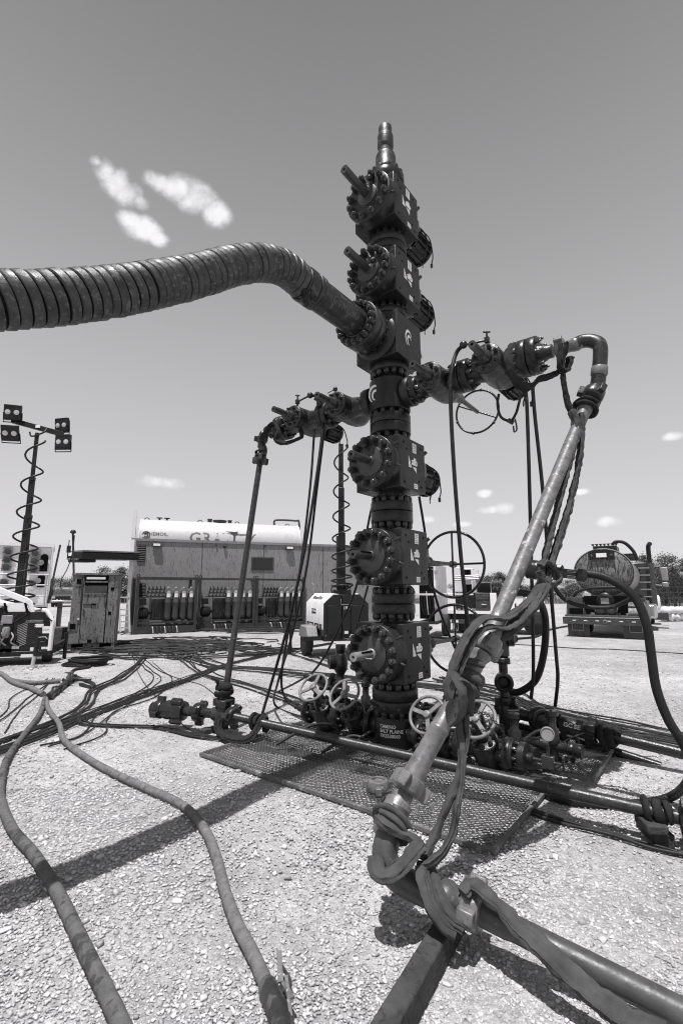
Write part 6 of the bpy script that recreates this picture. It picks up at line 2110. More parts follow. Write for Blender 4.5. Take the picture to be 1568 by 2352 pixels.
b = MB(ME); b.lathe((-0.10, -0.08, 0.80), (0, 0, 1), [(0.05, -0.1), (0.07, -0.05), (0.07, 0.08), (0.05, 0.12)], 14); b.build('air_filter', 'grey_panel', lt)
rect_part('fender', 'grey_panel', lt, ME, -1.1, -0.18, 0.42, 0.74, -0.30, 0.0, 0.05)
rect_part('chassis', 'dark_paint', lt, ME, -1.2, EL * 0.98, 0.32, 0.42, -0.04, 1.0, 0.01)
rect_part('number_plate', 'label_white', lt, ME, 0.20, 0.42, 0.30, 0.36, -0.06, -0.045)
wheel(lt, ME @ Vector((EL * 0.80, 0.42, 0.43)), ME.to_3x3() @ Vector((1, 0.25, 0)), 0.29, 0.20)
wheel(lt, ME @ Vector((-0.45, 0.42, 0.43)), ME.to_3x3() @ Vector((1, 0.25, 0)), 0.29, 0.20)
jb = gp(74, 1534)
b = MB(); b.cyl(jb, jb + Vector((0.03, 0.05, 0.52)), 0.035, 12); b.box(jb + Vector((0, 0, 0.02)), (0.14, 0.14, 0.03)); jk = b.build('jack_leg', 'aluminium', lt)
b = MB(); b.cyl(jb + Vector((0.02, 0.03, 0.22)), jb + Vector((0.03, 0.05, 0.60)), 0.045, 12); b.build('jack_sleeve', 'dark_paint', jk)
b = MB(); b.tube([jb + Vector((0.03, 0.03, 0.58)), jb + Vector((0.2, 0.0, 0.60)), jb + Vector((0.26, -0.02, 0.56))], 0.013, 6); b.build('jack_crank', 'rim', jk)
jb = gp(148, 1512)
b = MB(); b.cyl(jb, jb + Vector((0, 0, 0.56)), 0.04, 12); b.build('outrigger_leg', 'dark_paint', lt)
b = MB(); b.beam(ME @ Vector((EL * 0.9, 0.25, 0.42)), jb + Vector((0, 0, 0.40)), 0.07, 0.07); b.build('outrigger_arm', 'dark_paint', lt)

# the second one, behind the tree
l2 = thing('light_tower', 'white-sided light tower trailer with black end, behind the left arm lines', 'light tower', gp(745, 1500))
K0 = Vector((at(744, 1400, 10.7).x, at(744, 1400, 10.7).y, 0))
M2 = place(K0, math.atan2(0.30, 0.95))
EW, SLn = 1.06, 1.75
b = MB(M2)
b.prism([(0, 0.40), (EW, 0.40), (EW, 1.22), (EW - 0.22, 1.43), (0.22, 1.43), (0, 1.22)], (0, 0.06, 0), (1, 0, 0), (0, 0, 1), 0.06)
pe = b.build('end_panel', 'dark_paint', l2, bevel=0.01)
b = MB(M2)
b.prism([(0, 0.62), (EW, 0.62), (EW, 1.22), (EW - 0.22, 1.45), (0.22, 1.45), (0, 1.22)], (0, SLn, 0), (1, 0, 0), (0, 0, 1), SLn - 0.062)
hd = b.build('hood', 'white_dirty', l2, bevel=0.05)
for x in (0.08, 0.62):
    rect_part('door_panel', 'dark_paint', pe, M2, x, x + 0.32, 0.56, 1.18, -0.03, -0.001, 0.008)
rect_part('mast_box', 'dark_paint', pe, M2, 0.42, 0.60, 0.42, 1.40, -0.05, -0.001, 0.008)
b = MB(M2); b.tube([(0.38, -0.02, 1.32), (0.38, -0.06, 1.32), (0.38, -0.06, 1.20), (0.62, -0.06, 1.20), (0.62, -0.06, 1.32), (0.62, -0.02, 1.32)], 0.008, 6); b.build('grab_rail', 'rim', pe)
lettering('unit_number', '192', 0.10, M2 @ Vector((0.51, -0.052, 1.13)), M2.to_3x3() @ Vector((1, 0, 0)), (0, 0, 1), 'letter_white', pe, bold=0.002)
rect_part('serial_plate', 'label_white', pe, M2, 0.46, 0.55, 0.56, 0.62, -0.056, -0.0505)
for k in range(8):
    b = MB(M2); b.sphere((0.04 + 0.14 * k, -0.004, 0.52 + 0.05 * (k % 3)), 0.012, 6); b.build('rivet', 'rim', pe)
SX = M2.to_3x3() @ Vector((0, -1, 0))
lettering('maker_lettering', 'Allmand Bros', 0.15, M2 @ Vector((0.11, 0.95, 1.345)), SX, M2.to_3x3() @ Vector((0.69, 0, 0.72)), 'letter_black', hd)
rect_part('logo_plate', 'letter_black', hd, M2, -0.004, 0.003, 0.98, 1.09, 0.72, 1.12)
lettering('logo_lettering', 'DR POWER', 0.075, M2 @ Vector((-0.0055, 0.92, 1.035)), SX, (0, 0, 1), 'letter_white', hd)
for (y0, y1, s) in ((0.20, 0.42, '- - -'), (0.48, 0.86, '15kW'), (0.95, 1.34, 'MAXI-LITE'), (1.40, 1.6, '- -')):
    rect_part('decal', 'letter_black', hd, M2, -0.004, 0.003, 0.64, 0.76, y0, y1)
    lettering('decal_lettering', s, 0.062, M2 @ Vector((-0.0055, (y0 + y1) / 2, 0.70)), SX, (0, 0, 1), 'letter_white', hd)
rect_part('chassis', 'dark_paint', l2, M2, 0.02, EW - 0.02, 0.40, 0.619, 0.07, SLn - 0.05)
b = MB(M2); b.prism([(0.35, 0.42), (1.35, 0.42), (1.15, 0.70), (0.55, 0.70)], (-0.02, 0, 0), (0, 1, 0), (0, 0, 1), -0.26); b.build('fender', 'grey_panel', l2, bevel=0.03)
wheel(l2, M2 @ Vector((-0.16, 0.95, 0.30)), M2.to_3x3() @ Vector((1, 0, 0)), 0.30, 0.20)
wheel(l2, M2 @ Vector((EW + 0.16, 0.95, 0.30)), M2.to_3x3() @ Vector((1, 0, 0)), 0.30, 0.20)
b = MB(M2); b.beam((-0.45, 0.15, 0.46), (0.02, 0.15, 0.46), 0.07, 0.09); b.build('outrigger_arm', 'dark_paint', l2)
b = MB(M2); b.cyl((-0.48, 1.3, 0.0), (-0.48, 1.3, 0.7), 0.035, 10); b.build('outrigger_leg', 'dark_paint', l2)
rect_part('drop_shelf', 'mid_paint', l2, M2, 0.42, EW + 0.1, 0.44, 0.47, -0.42, -0.06)
mb2 = M2 @ Vector((0.50, 0.25, 1.40)); mt2 = Vector((mb2.x - 0.03, mb2.y, 5.05))
b = MB(); b.box(mb2 + Vector((0, 0, 0.08)), (0.42, 0.42, 0.12)); b.build('mast_base', 'dark_paint', l2, bevel=0.02)
for k, (t0, t1, w) in enumerate(((0.0, 0.40, 0.17), (0.36, 0.70, 0.14), (0.66, 1.0, 0.115))):
    b = MB(); b.box(mb2.lerp(mt2, (t0 + t1) / 2), (w, w, (mt2 - mb2).length * (t1 - t0))); b.build('mast_section', 'dark_paint', l2, bevel=0.01)
b = MB(); b.cyl(mb2 + Vector((-0.1, -0.04, 0)), mb2.lerp(mt2, 0.38) + Vector((-0.1, -0.04, 0)), 0.03, 8); b.build('mast_rod', 'skid_steel', l2)
b = MB(); coil(b, mb2 + Vector((0, 0, 0.2)), mt2, 8, 0.20, 0.02, 0.05); b.build('coil_cable', 'rubber', l2, smooth=80)
b = MB(M2); b.tube(catmull([(0.10, 1.35, 1.45), (0.10, 1.35, 1.62), (0.06, 1.38, 1.70)], 4), 0.025, 8); b.build('exhaust', 'rim', l2)
for k in range(4):
    b = MB(M2); b.tube(catmull([(0.25 + 0.12 * k, 0.2, 1.44), (0.22 + 0.16 * k, 0.15, 1.58 + 0.05 * (k % 2)), (0.4 + 0.1 * k, 0.1, 1.62), (0.5, 0.2, 1.5)], 4), 0.012, 6); b.build('mast_lead', 'rubber', l2)
b = MB()
rg = M2 @ Vector((0.62, -0.28, 0.50))
for k in range(26):
    a = random.random() * 6.28; R_ = random.random() * 0.09
    b.sphere(rg + Vector((math.cos(a) * R_, math.sin(a) * R_, random.random() * 0.05)), 0.035, 7, (1, 0.8, 0.6))
for i, q in enumerate(b.v):
    b.v[i] = q + Vector((random.uniform(-1, 1), random.uniform(-1, 1), random.uniform(-1, 1))) * 0.010
tag(b.build('rag_pile', 'rag', None, smooth=0), 'pale crumpled rags on the shelf of the second light tower', 'rags')

# ------------------------------------------------------------------ white equipment trailer, far left
WB = (atY(116, 1300, 17.0).x, 17.0)
WA = (WB[0] - 4.6 * 0.865, WB[1] - 4.6 * 0.50)
MW, WL = frame_ab(WA, WB)
we = thing('equipment_trailer', 'white equipment trailer with gauge panels and arched reel openings, far left', 'trailer', (WA[0], WA[1], 0))
topz = atY(116, 1257, 17.0).z
b = MB(MW); b.box((WL / 2, 1.25, (topz + 1.0) / 2), (WL, 2.4, topz - 1.0)); b.build('body', 'white_paint', we, bevel=0.02)
rect_part('roof_beam', 'white_paint', we, MW, -0.05, WL + 0.06, topz, topz + 0.12, -0.04, 2.5)
wx = lambda c: local(MW, hit(c, 1300, WA, WB)).x
wz = lambda c: local(MW, hit(60, c, WA, WB)).z
for (x0, x1, z0, z1) in ((4, 26, 1277, 1258), (4, 26, 1294, 1278.5), (4, 26, 1312, 1295.5), (4, 24, 1345, 1330), (66, 90, 1279, 1260), (66, 90, 1295, 1280.5), (66, 90, 1318, 1296.5), (66, 88, 1345, 1334)):
    pnl = rect_part('gauge_panel', 'rim', we, MW, wx(x0), wx(x1), wz(z0), wz(z1), -0.02, -0.001)
    cx_, cz_ = (wx(x0) + wx(x1)) / 2, (wz(z0) + wz(z1)) / 2
    b = MB(MW); b.lathe((cx_, -0.02, cz_), (0, -1, 0), [(0.10, 0), (0.10, 0.05), (0.04, 0.06), (0, 0.06)], 16); g_ = b.build('dial', 'mid_paint', pnl)
    for k in range(4):
        b = MB(MW); a = k * 1.57 + 0.4; b.tube([(cx_ + math.cos(a) * 0.08, -0.04, cz_ + math.sin(a) * 0.08), (cx_ + math.cos(a) * 0.16, -0.05, cz_ + math.sin(a) * 0.11)], 0.014, 6); b.build('dial_pipe', 'mid_paint', pnl)
for (x0, x1, z0, z1) in ((92, 110, 1312, 1271), (90, 107, 1349, 1318)):
    b = MB(MW)
    X0, X1, Z0, Z1 = wx(x0), wx(x1), wz(z0), wz(z1)
    arch = [(X0, Z0), (X1, Z0), (X1, Z1 - 0.12)] + [((X0 + X1) / 2 + math.cos(a) * (X1 - X0) / 2, Z1 - 0.12 + math.sin(a) * 0.12) for a in np.linspace(0.3, 2.84, 7)] + [(X0, Z1 - 0.12)]
    b.prism(arch, (0, -0.004, 0), (1, 0, 0), (0, 0, 1), 0.003)
    ao = b.build('reel_opening', 'black_hole', we, smooth=0)
    b = MB(MW); b.lathe((X0 + 0.02, 0.0, (Z0 + Z1) / 2), (0, -1, 0), [(0, 0.0), ((X1 - X0) * 0.42, 0.006), ((X1 - X0) * 0.42, 0.03), (0, 0.035)], 24); b.build('reel', 'rim', ao)
rect_part('chassis', 'dark_paint', we, MW, 0.3, WL, 0.7, 1.0, 0.1, 2.3)
rect_part('walkway', 'aluminium', we, MW, WL * 0.35, WL + 0.05, 0.98, 1.04, -0.75, -0.05)
for x in (0.02, 0.35, 0.72, 0.98):
    b = MB(MW); xx = WL * (0.36 + 0.64 * x); b.cyl((xx, -0.72, 1.04), (xx, -0.72, 2.05), 0.028, 8); b.build('rail_post', 'aluminium', we)
for z in (1.35, 1.7, 2.05):
    b = MB(MW); b.cyl((WL * 0.36, -0.72, z), (WL * 1.0, -0.72, z), 0.025, 8); b.build('hand_rail', 'aluminium', we)
b = MB(MW); b.beam((WL + 0.05, -0.6, 1.1), (WL + 0.25, -0.6, topz + 0.05), 0.06, 0.06); b.build('open_door_edge', 'skid_steel', we)
rect_part('side_door', 'white_dirty', we, MW, WL + 0.02, WL + 0.06, 1.1, topz - 0.05, -0.55, -0.02)
for xx in (WL * 0.55, WL * 0.72):
    wheel(we, MW @ Vector((xx, 0.4, 0.5)), MW.to_3x3() @ Vector((0, 1, 0)), 0.5, 0.3)
rect_part('rear_box', 'dark_paint', we, MW, WL * 0.78, WL * 0.98, 0.62, 0.95, -0.5, 0.0)

# ------------------------------------------------------------------ grey pickup in the distance
pk = thing('pickup_truck', 'dark grey pickup parked far behind the bollard', 'pickup', atY(142, 1390, 48))
MPk = place(Vector((atY(144, 1390, 47).x, 47, 0)), 0.45)
b = MB(MPk); prof = [(-0.2, 0.55), (0, 0.5), (5.2, 0.5), (5.4, 0.6), (5.4, 1.15), (3.9, 1.18), (3.8, 1.2), (3.3, 1.85), (1.9, 1.9), (1.3, 1.2), (0.1, 1.12), (-0.2, 1.0)]
b.prism([(q[0], q[1]) for q in prof], (-0.95, 0, 0), (0, 1, 0), (0, 0, 1), 1.9); b.build('body', 'truck_grey', pk, bevel=0.06)
rect_part('grille', 'dark_paint', pk, MPk, -0.65, 0.65, 0.72, 1.02, -0.25 + 0.95 - 0.95, -0.19 + 0.0)
for s in (-0.8, 0.8):
    rect_part('headlight', 'lamp_lens', pk, MPk, s - 0.14, s + 0.14, 0.82, 1.0, -0.25, -0.19)
rect_part('bumper', 'chrome', pk, MPk, -0.95, 0.95, 0.45, 0.66, -0.32, -0.18, 0.03)
b = MB(MPk); b.prism([(-0.75, 0), (0.75, 0), (0.62, 0.62), (-0.62, 0.62)], (0, 1.36, 1.22), (1, 0, 0), (0, 0.62, 0.66), -0.03); b.build('windscreen', 'glass_dark', pk)
for s in (-0.88, 0.88):
    for y in (0.85, 4.3):
        wheel(pk, MPk @ Vector((s, y, 0.4)), MPk.to_3x3() @ Vector((1, 0, 0)), 0.40, 0.26)
for i, o_ in enumerate(list(pk.children)):
    pass

# ------------------------------------------------------------------ open white box trailer and service truck, right of the tree
XA, XB = (atY(962, 1400, 15.9).x, 15.9), (atY(1002, 1400, 15.7).x, 15.7)
MX, XL = frame_ab(XA, XB)
bt_ = thing('box_trailer', 'white box trailer with open rear door just right of the stack', 'trailer', (XA[0], XA[1], 0))
zt = atY(1002, 1301, 15.7).z
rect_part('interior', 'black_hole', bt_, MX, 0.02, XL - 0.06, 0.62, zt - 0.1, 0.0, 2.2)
rect_part('frame_side', 'white_dirty', bt_, MX, XL - 0.06, XL, 0.55, zt, -0.02, 2.3)
rect_part('frame_top', 'white_dirty', bt_, MX, 0.0, XL, zt, zt + 0.08, -0.02, 2.3)
rect_part('frame_sill', 'mid_paint', bt_, MX, 0.0, XL, 0.45, 0.55, -0.02, 2.3)
d0, d1 = Vector((XB[0] + 0.01, XB[1] - 0.02, 0)), atY(1036, 1400, 15.0)
b = MB(); b.beam(Vector((d0.x, d0.y, (zt + 0.5) / 2)), Vector((d1.x, d1.y, (zt + 0.5) / 2)), zt - 0.55, 0.05); dd0 = b.build('open_door', 'white_dirty', bt_, bevel=0.01)
for zz in (0.9, 1.5, 2.1):
    b = MB(); b.box(d0 + Vector((0.0, -0.03, zz)), (0.1, 0.06, 0.12)); b.build('hinge', 'rim', dd0)
for k in range(5):
    b = MB(MX); b.tube(catmull([(0.1 + 0.08 * k, -0.04, 1.5), (0.12 + 0.09 * k, -0.12, 1.0), (0.2 + 0.06 * k, -0.1, 0.75)], 4), 0.018, 6); b.build('hanging_cable', 'rubber' if k != 2 else 'aluminium', bt_)
b = MB(); hr = MX @ Vector((-0.45, -0.2, 1.42)); b.torus(hr, (0.3, -1, 0), 0.24, 0.05, 26, 8); b.torus(hr + Vector((0.02, -0.1, 0)), (0.3, -1, 0), 0.24, 0.05, 26, 8); b.lathe(hr + Vector((0, 0.1, 0)), (0.3, -1, 0), [(0.3, 0), (0.3, 0.02), (0.1, 0.03), (0.1, 0.25), (0.3, 0.26), (0.3, 0.28)], 26); b.build('hose_reel', 'dark_paint', bt_)
wheel(bt_, MX @ Vector((XL + 0.1, 1.2, 0.36)), MX.to_3x3() @ Vector((1, 0, 0)), 0.36, 0.22)

SVA, SVB = (atY(1022, 1440, 18.0).x, 18.0), (atY(1180, 1440, 17.2).x, 17.2)
MS, SL_ = frame_ab(SVA, SVB)
sv = thing('service_truck', 'white service truck with open tool compartments and reel, right of the handwheels', 'truck', (SVA[0], SVA[1], 0))
sz = lambda c, px_=1100: local(MS, hit(px_, c, SVA, SVB)).z
sxx = lambda c: local(MS, hit(c, 1400, SVA, SVB)).x
rect_part('deck', 'white_paint', sv, MS, sxx(1022), sxx(1178), sz(1410), sz(1403), -0.1, 2.0)
rect_part('underbody', 'dark_paint', sv, MS, sxx(1024), sxx(1176), sz(1432), sz(1411), 0.0, 1.8)
rect_part('tool_box', 'white_paint', sv, MS, sxx(1024), sxx(1046), sz(1402.5), sz(1362), 0.0, 0.6, 0.01)
rect_part('tool_box', 'dark_paint', sv, MS, sxx(1048), sxx(1090), sz(1402.5), sz(1362), 0.05, 0.6)
db_ = rect_part('drawer_box', 'mid_paint', sv, MS, sxx(1092), sxx(1124), sz(1402.5), sz(1363), 0.0, 0.6, 0.01)
rect_part('drawer', 'mid_paint', db_, MS, sxx(1094), sxx(1122), sz(1377), sz(1368), -0.03, -0.001, 0.006)
rect_part('drawer', 'mid_paint', db_, MS, sxx(1100), sxx(1122), sz(1401), sz(1380), -0.03, -0.001, 0.006)
b = MB(MS); b.tube([(sxx(1106), -0.03, sz(1388)), (sxx(1106), -0.06, sz(1388)), (sxx(1117), -0.06, sz(1388)), (sxx(1117), -0.03, sz(1388))], 0.012, 6); b.build('drawer_handle', 'chrome', db_)
rect_part('tool_box', 'white_paint', sv, MS, sxx(1126), sxx(1140), sz(1402.5), sz(1362), 0.0, 0.6, 0.01)
bx2 = rect_part('tall_locker', 'white_dirty', sv, MS, sxx(1036), sxx(1062), sz(1360), sz(1299), 0.9, 2.4, 0.02)
rect_part('locker_opening', 'black_hole', bx2, MS, sxx(1060), sxx(1079), sz(1325), sz(1306), 0.88, 0.93)
rect_part('tall_locker', 'white_dirty', sv, MS, sxx(1062.5), sxx(1084), sz(1360), sz(1302), 0.95, 2.4, 0.02)
rect_part('locker_opening', 'black_hole', bx2, MS, sxx(1062), sxx(1080), sz(1362), sz(1341), 0.88, 0.93)
rect_part('locker_door', 'white_dirty', sv, MS, sxx(1082), sxx(1100), sz(1323), sz(1307), 0.6, 0.65)
for k in range(3):
    b = MB(MS); b.tube([(sxx(1040), 0.5, sz(1331 - 4 * k)), (sxx(1100), 0.5, sz(1329 - 4 * k))], 0.04, 8); b.build('rack_pole', 'aluminium', sv)
hrk = rect_part('headache_frame', 'rim', sv, MS, sxx(1094), sxx(1131), sz(1338), sz(1335), 0.9, 0.95)
for k in range(9):
    for s in (1, -1):
        x0 = sxx(1094) + (sxx(1131) - sxx(1094)) * k / 9; x1 = x0 + s * 0.30
        xl, xr = sxx(1094), sxx(1131)
        x1 = min(max(x1, xl), xr)
        b = MB(MS); b.beam((x0, 0.92, sz(1338)), (x1, 0.92, sz(1362)), 0.012, 0.012); b.build('rack_wire', 'dark_paint', hrk)
rect_part('rack_shade', 'dark_paint', sv, MS, sxx(1094), sxx(1131), sz(1361), sz(1339), 1.0, 1.02)
b = MB(MS); rc = Vector((sxx(1142), 0.3, sz(1341))); b.lathe(rc - Vector((0.15, 0, 0)), (1, 0, 0), [(0.2, 0), (0.2, 0.03), (0.12, 0.04), (0.12, 0.12), (0.15, 0.14), (0.15, 0.2), (0.12, 0.22), (0.12, 0.28), (0.2, 0.29), (0.2, 0.32)], 24); b.build('cable_reel', 'mid_paint', sv)
b = MB(MS); b.tube([(rc.x - 0.2, 0.3, sz(1362)), (rc.x - 0.2, 0.3, rc.z), (rc.x + 0.2, 0.3, rc.z), (rc.x + 0.2, 0.3, sz(1362))], 0.02, 6); b.build('reel_stand', 'rim', sv)
for k in range(14):
    b = MB(MS); x = sxx(1052) + random.random() * (sxx(1090) - sxx(1052)); b.box((x, -0.03 + random.random() * 0.05, sz(1401) + 0.03 * random.random()), (0.1, 0.05, 0.05), Matrix.Rotation(random.random() * 3, 3, 'Y')); b.build('loose_tool', 'rim' if k % 2 else 'iron_worn', sv)
# bumper with steps
rect_part('rear_bumper', 'mid_paint', sv, MS, sxx(1026), sxx(1066), sz(1432), sz(1423), -0.25, 0.0)
for x in (1035, 1050):
    rect_part('tail_lamp', 'label_white', sv, MS, sxx(x - 2.5), sxx(x + 2.5), sz(1430), sz(1424), -0.27, -0.251)
b = MB(MS); b.tube([(sxx(1040), -0.2, sz(1432)), (sxx(1040), -0.2, sz(1448)), (sxx(1051), -0.2, sz(1448)), (sxx(1051), -0.2, sz(1432))], 0.02, 6); b.build('step_loop', 'rim', sv)
wheel(sv, MS @ Vector((sxx(1066), 0.2, 0.42)), MS.to_3x3() @ Vector((0.3, 1, 0)), 0.42, 0.3)
# cab
cx0, cx1 = sxx(1168), sxx(1252)
zb_, zm_, zt_ = sz(1425, 1200), sz(1373, 1200), sz(1337, 1200)
b = MB(MS)
b.prism([(cx0, zb_), (cx1, zb_), (cx1, zm_ - 0.06), (cx1 - 0.25, zm_), (cx1 - 0.62, zm_ + 0.03), (cx1 - 0.95, zt_), (cx0 + 0.15, zt_ + 0.02), (cx0, zm_)], (0, 0.0, 0), (1, 0, 0), (0, 0, 1), -1.9)
cb_ = b.build('cab', 'white_paint', sv, bevel=0.06)
b = MB(MS); b.prism([(cx0 + 0.18, zm_ + 0.04), (cx1 - 0.72, zm_ + 0.05), (cx1 - 1.0, zt_ - 0.06), (cx0 + 0.25, zt_ - 0.06)], (0, -0.012, 0), (1, 0, 0), (0, 0, 1), 0.010); b.build('side_window', 'glass_dark', cb_)
rect_part('step_bar', 'dark_paint', sv, MS, cx0 + 0.1, cx1 - 0.1, zb_ - 0.18, zb_ - 0.10, -0.1, 0.3)
rect_part('mirror', 'dark_paint', cb_, MS, cx1 - 0.72, cx1 - 0.62, zm_ + 0.02, zm_ + 0.25, -0.2, -0.02)
for (x0, z0) in ((cx0 + 0.2, zm_ - 0.3), (cx1 - 0.2, zm_ - 0.35)):
    rect_part('door_handle', 'dark_paint', cb_, MS, x0, x0 + 0.05, z0 - 0.15, z0 + 0.1, -0.02, -0.001)
wheel(sv, MS @ Vector((cx1 - 0.35, 0.12, 0.42)), MS.to_3x3() @ Vector((0, 1, 0)), 0.42, 0.3)
wheel(sv, MS @ Vector((cx0 - 0.2, 0.12, 0.42)), MS.to_3x3() @ Vector((0, 1, 0)), 0.42, 0.3)

# ------------------------------------------------------------------ tank truck, right
hdg = math.radians(33.5)
TR = atY(1390, 1420, 16.1)
MTk = place((TR.x, TR.y, 0), -hdg)                     # +y runs forward along the truck, x to its right
tt = thing('tank_truck', 'streaked tank truck seen from behind with pump, valves and mud flaps, right', 'truck', (TR.x, TR.y, 0))
cz, rx, rz_ = 2.14, 0.90, 0.80


def ell(b, prof, n=48):
    vs, fs = [], []
    for (s, y) in prof:
        for i in range(n):
            a = 2 * math.pi * i / n
            vs.append((math.cos(a) * rx * s, y, cz + math.sin(a) * rz_ * s))
    for k in range(len(prof) - 1):
        for i in range(n):
            j = (i + 1) % n
            fs.append((k * n + i, k * n + j, (k + 1) * n + j, (k + 1) * n + i))
    fs.append(tuple(range(n)))
    fs.append(tuple(reversed(range((len(prof) - 1) * n, len(prof) * n))))
    b.add(vs, fs)


b = MB(MTk); ell(b, [(1.0, 0.62), (1.0, 5.6), (0.9, 5.75)]); b.build('tank_shell', 'tank_side', tt)
b = MB(MTk); ell(b, [(0.12, 0.36), (0.5, 0.39), (0.8, 0.46), (0.94, 0.54), (1.0, 0.618)]); te = b.build('tank_end', 'tank_end', tt)
b = MB(MTk)
vs, fs = [], []
n = 48
for i in range(n):
    a = 2 * math.pi * i / n
    for s, y in ((1.005, 0.56), (1.035, 0.57), (1.035, 0.65), (1.005, 0.66)):
        vs.append((math.cos(a) * rx * s, y, cz + math.sin(a) * rz_ * s))
for i in range(n):
    j = (i + 1) % n
    for k in range(4):
        fs.append((i * 4 + k, j * 4 + k, j * 4 + (k + 1) % 4, i * 4 + (k + 1) % 4))
b.add(vs, fs).build('tank_rim', 'tank_side', tt)
# dark plate at the top of the end
b = MB(MTk)
top = [(-0.40, cz + 0.40), (-0.2, cz + 0.46), (0, cz + 0.48), (0.2, cz + 0.46), (0.40, cz + 0.40), (0.40, cz + 0.70), (0.18, cz + 0.78), (-0.18, cz + 0.78), (-0.40, cz + 0.70)]
b.prism(top, (0, 0.34, 0), (1, 0, 0), (0, 0, 1), 0.05)
tp = b.build('top_plate', 'dark_paint', tt, bevel=0.01)
rect_part('plate_label', 'label_white', tp, MTk, -0.15, 0.16, cz + 0.50, cz + 0.64, 0.27, 0.289)
for s in (-0.3, 0.3):
    b = MB(MTk); b.lathe((s, 0.29, cz + 0.56), (0, -1, 0), [(0.05, 0), (0.05, 0.02), (0.03, 0.03), (0, 0.03)], 14); b.build('plate_lamp', 'mid_paint', tp)
# manway and pipes on top
rect_part('manway_box', 'dark_paint', tt, MTk, -0.28, 0.45, cz + 0.74, cz + 0.93, 0.8, 2.0, 0.02)
for k in range(7):
    b = MB(MTk); x = -0.28 + 0.12 * k; b.cyl((x, 0.85, cz + 0.93), (x, 0.85, cz + 1.0), 0.03, 8); b.box((x, 0.85, cz + 0.99), (0.10, 0.06, 0.03)); b.build('manway_clamp', 'dark_nut', tt)
b = MB(MTk); b.tube(catmull([(0.30, 0.9, cz + 0.95), (0.45, 0.9, cz + 1.06), (0.70, 0.95, cz + 1.0), (0.92, 1.0, cz + 0.72), (1.02, 1.0, cz + 0.40)], 6), 0.055, 10); b.build('vent_hose', 'rubber', tt, smooth=80)
rect_part('catwalk', 'dark_paint', tt, MTk, 0.42, 0.98, cz + 0.60, cz + 0.64, 1.0, 5.0)
# deck, boxes, pump
rect_part('deck', 'mid_paint', tt, MTk, -1.20, 1.20, 0.60, 0.72, -0.2, 1.4, 0.01)
bm = rect_part('rear_bumper', 'mid_paint', tt, MTk, -1.25, 1.25, 0.42, 0.64, -0.34, -0.201, 0.012)
rect_part('bumper_lip', 'aluminium', bm, MTk, -1.25, 1.25, 0.645, 0.66, -0.35, -0.205)
for k in range(14):
    x = -1.12 + k * 0.17
    rect_part('reflector_strip', 'label_white' if k % 2 else 'mid_paint', bm, MTk, x, x + 0.10, 0.535, 0.56, -0.346, -0.3405)
b = MB(MTk); b.torus((0, -0.36, 0.53), (0, 1, 0.3), 0.05, 0.016, 18, 6); b.build('tow_eye', 'rim', bm)
lb = rect_part('left_locker', 'mid_paint', tt, MTk, -1.16, -0.66, 0.722, 1.30, 0.1, 0.9, 0.01)
rect_part('tray', 'black_hole', lb, MTk, -1.08, -0.66, 0.76, 0.93, 0.02, 0.098)
rect_part('right_plate', 'mid_paint', tt, MTk, 0.66, 1.16, 0.722, 0.80, -0.15, 0.9, 0.01)
rect_part('right_plate', 'mid_paint', tt, MTk, 0.70, 1.14, 0.802, 1.28, 0.5, 0.9, 0.01)
rect_part('pump_well', 'black_hole', tt, MTk, -0.65, 0.65, 0.722, 1.34, 0.45, 0.6)
b = MB(MTk); b.lathe((0, 0.44, 1.18), (0, -1, 0), [(0.24, 0), (0.27, 0.04), (0.27, 0.16), (0.22, 0.20), (0.12, 0.22), (0, 0.22)], 28); pm = b.build('rear_hatch', 'dark_paint', tt)
rect_part('hatch_plate', 'rim', pm, MTk, -0.12, 0.12, 1.08, 1.28, 0.19, 0.218)
for a in (0.7, 2.4, 3.9, 5.5):
    b = MB(MTk); b.beam((math.cos(a) * 0.12, 0.25, 1.18 + math.sin(a) * 0.12), (math.cos(a) * 0.30, 0.27, 1.18 + math.sin(a) * 0.28), 0.05, 0.03); b.build('hatch_arm', 'skid_steel', pm)
for s in (-0.14, 0.17):
    b = MB(MTk); b.lathe((s, 0.15, 0.83), (0, -1, 0), [(0.09, 0), (0.09, 0.12), (0.125, 0.13), (0.125, 0.18), (0.10, 0.2), (0.05, 0.22), (0, 0.22)], 24); cp = b.build('discharge_cap', 'iron_dark', tt)
    b = MB(MTk); b.tube([(s - 0.15 * (1 if s < 0 else -1), 0.1, 0.83), (s - 0.22 * (1 if s < 0 else -1), 0.05, 1.02)], 0.016, 6); b.build('valve_lever', 'rim', cp)
rect_part('valve_body', 'black_iron', tt, MTk, -0.3, 0.34, 0.722, 0.95, 0.16, 0.44)
for k in range(6):
    b = MB(MTk); x = -0.62 + 0.25 * k; b.box((x, 0.0, 0.76), (0.1, 0.08, 0.07), Matrix.Rotation(k, 3, 'Z')); b.build('deck_fitting', 'rim' if k % 2 else 'skid_steel', tt)
b = MB(MTk); b.tube(catmull([(-0.95, 0.2, 1.32), (-0.8, 0.15, 1.48), (-0.4, 0.1, 1.60), (0.0, 0.1, 1.62), (0.45, 0.1, 1.61), (0.8, 0.12, 1.50), (1.1, 0.2, 1.32)], 6), 0.045, 10); b.build('rear_hose', 'rubber', tt, smooth=80)
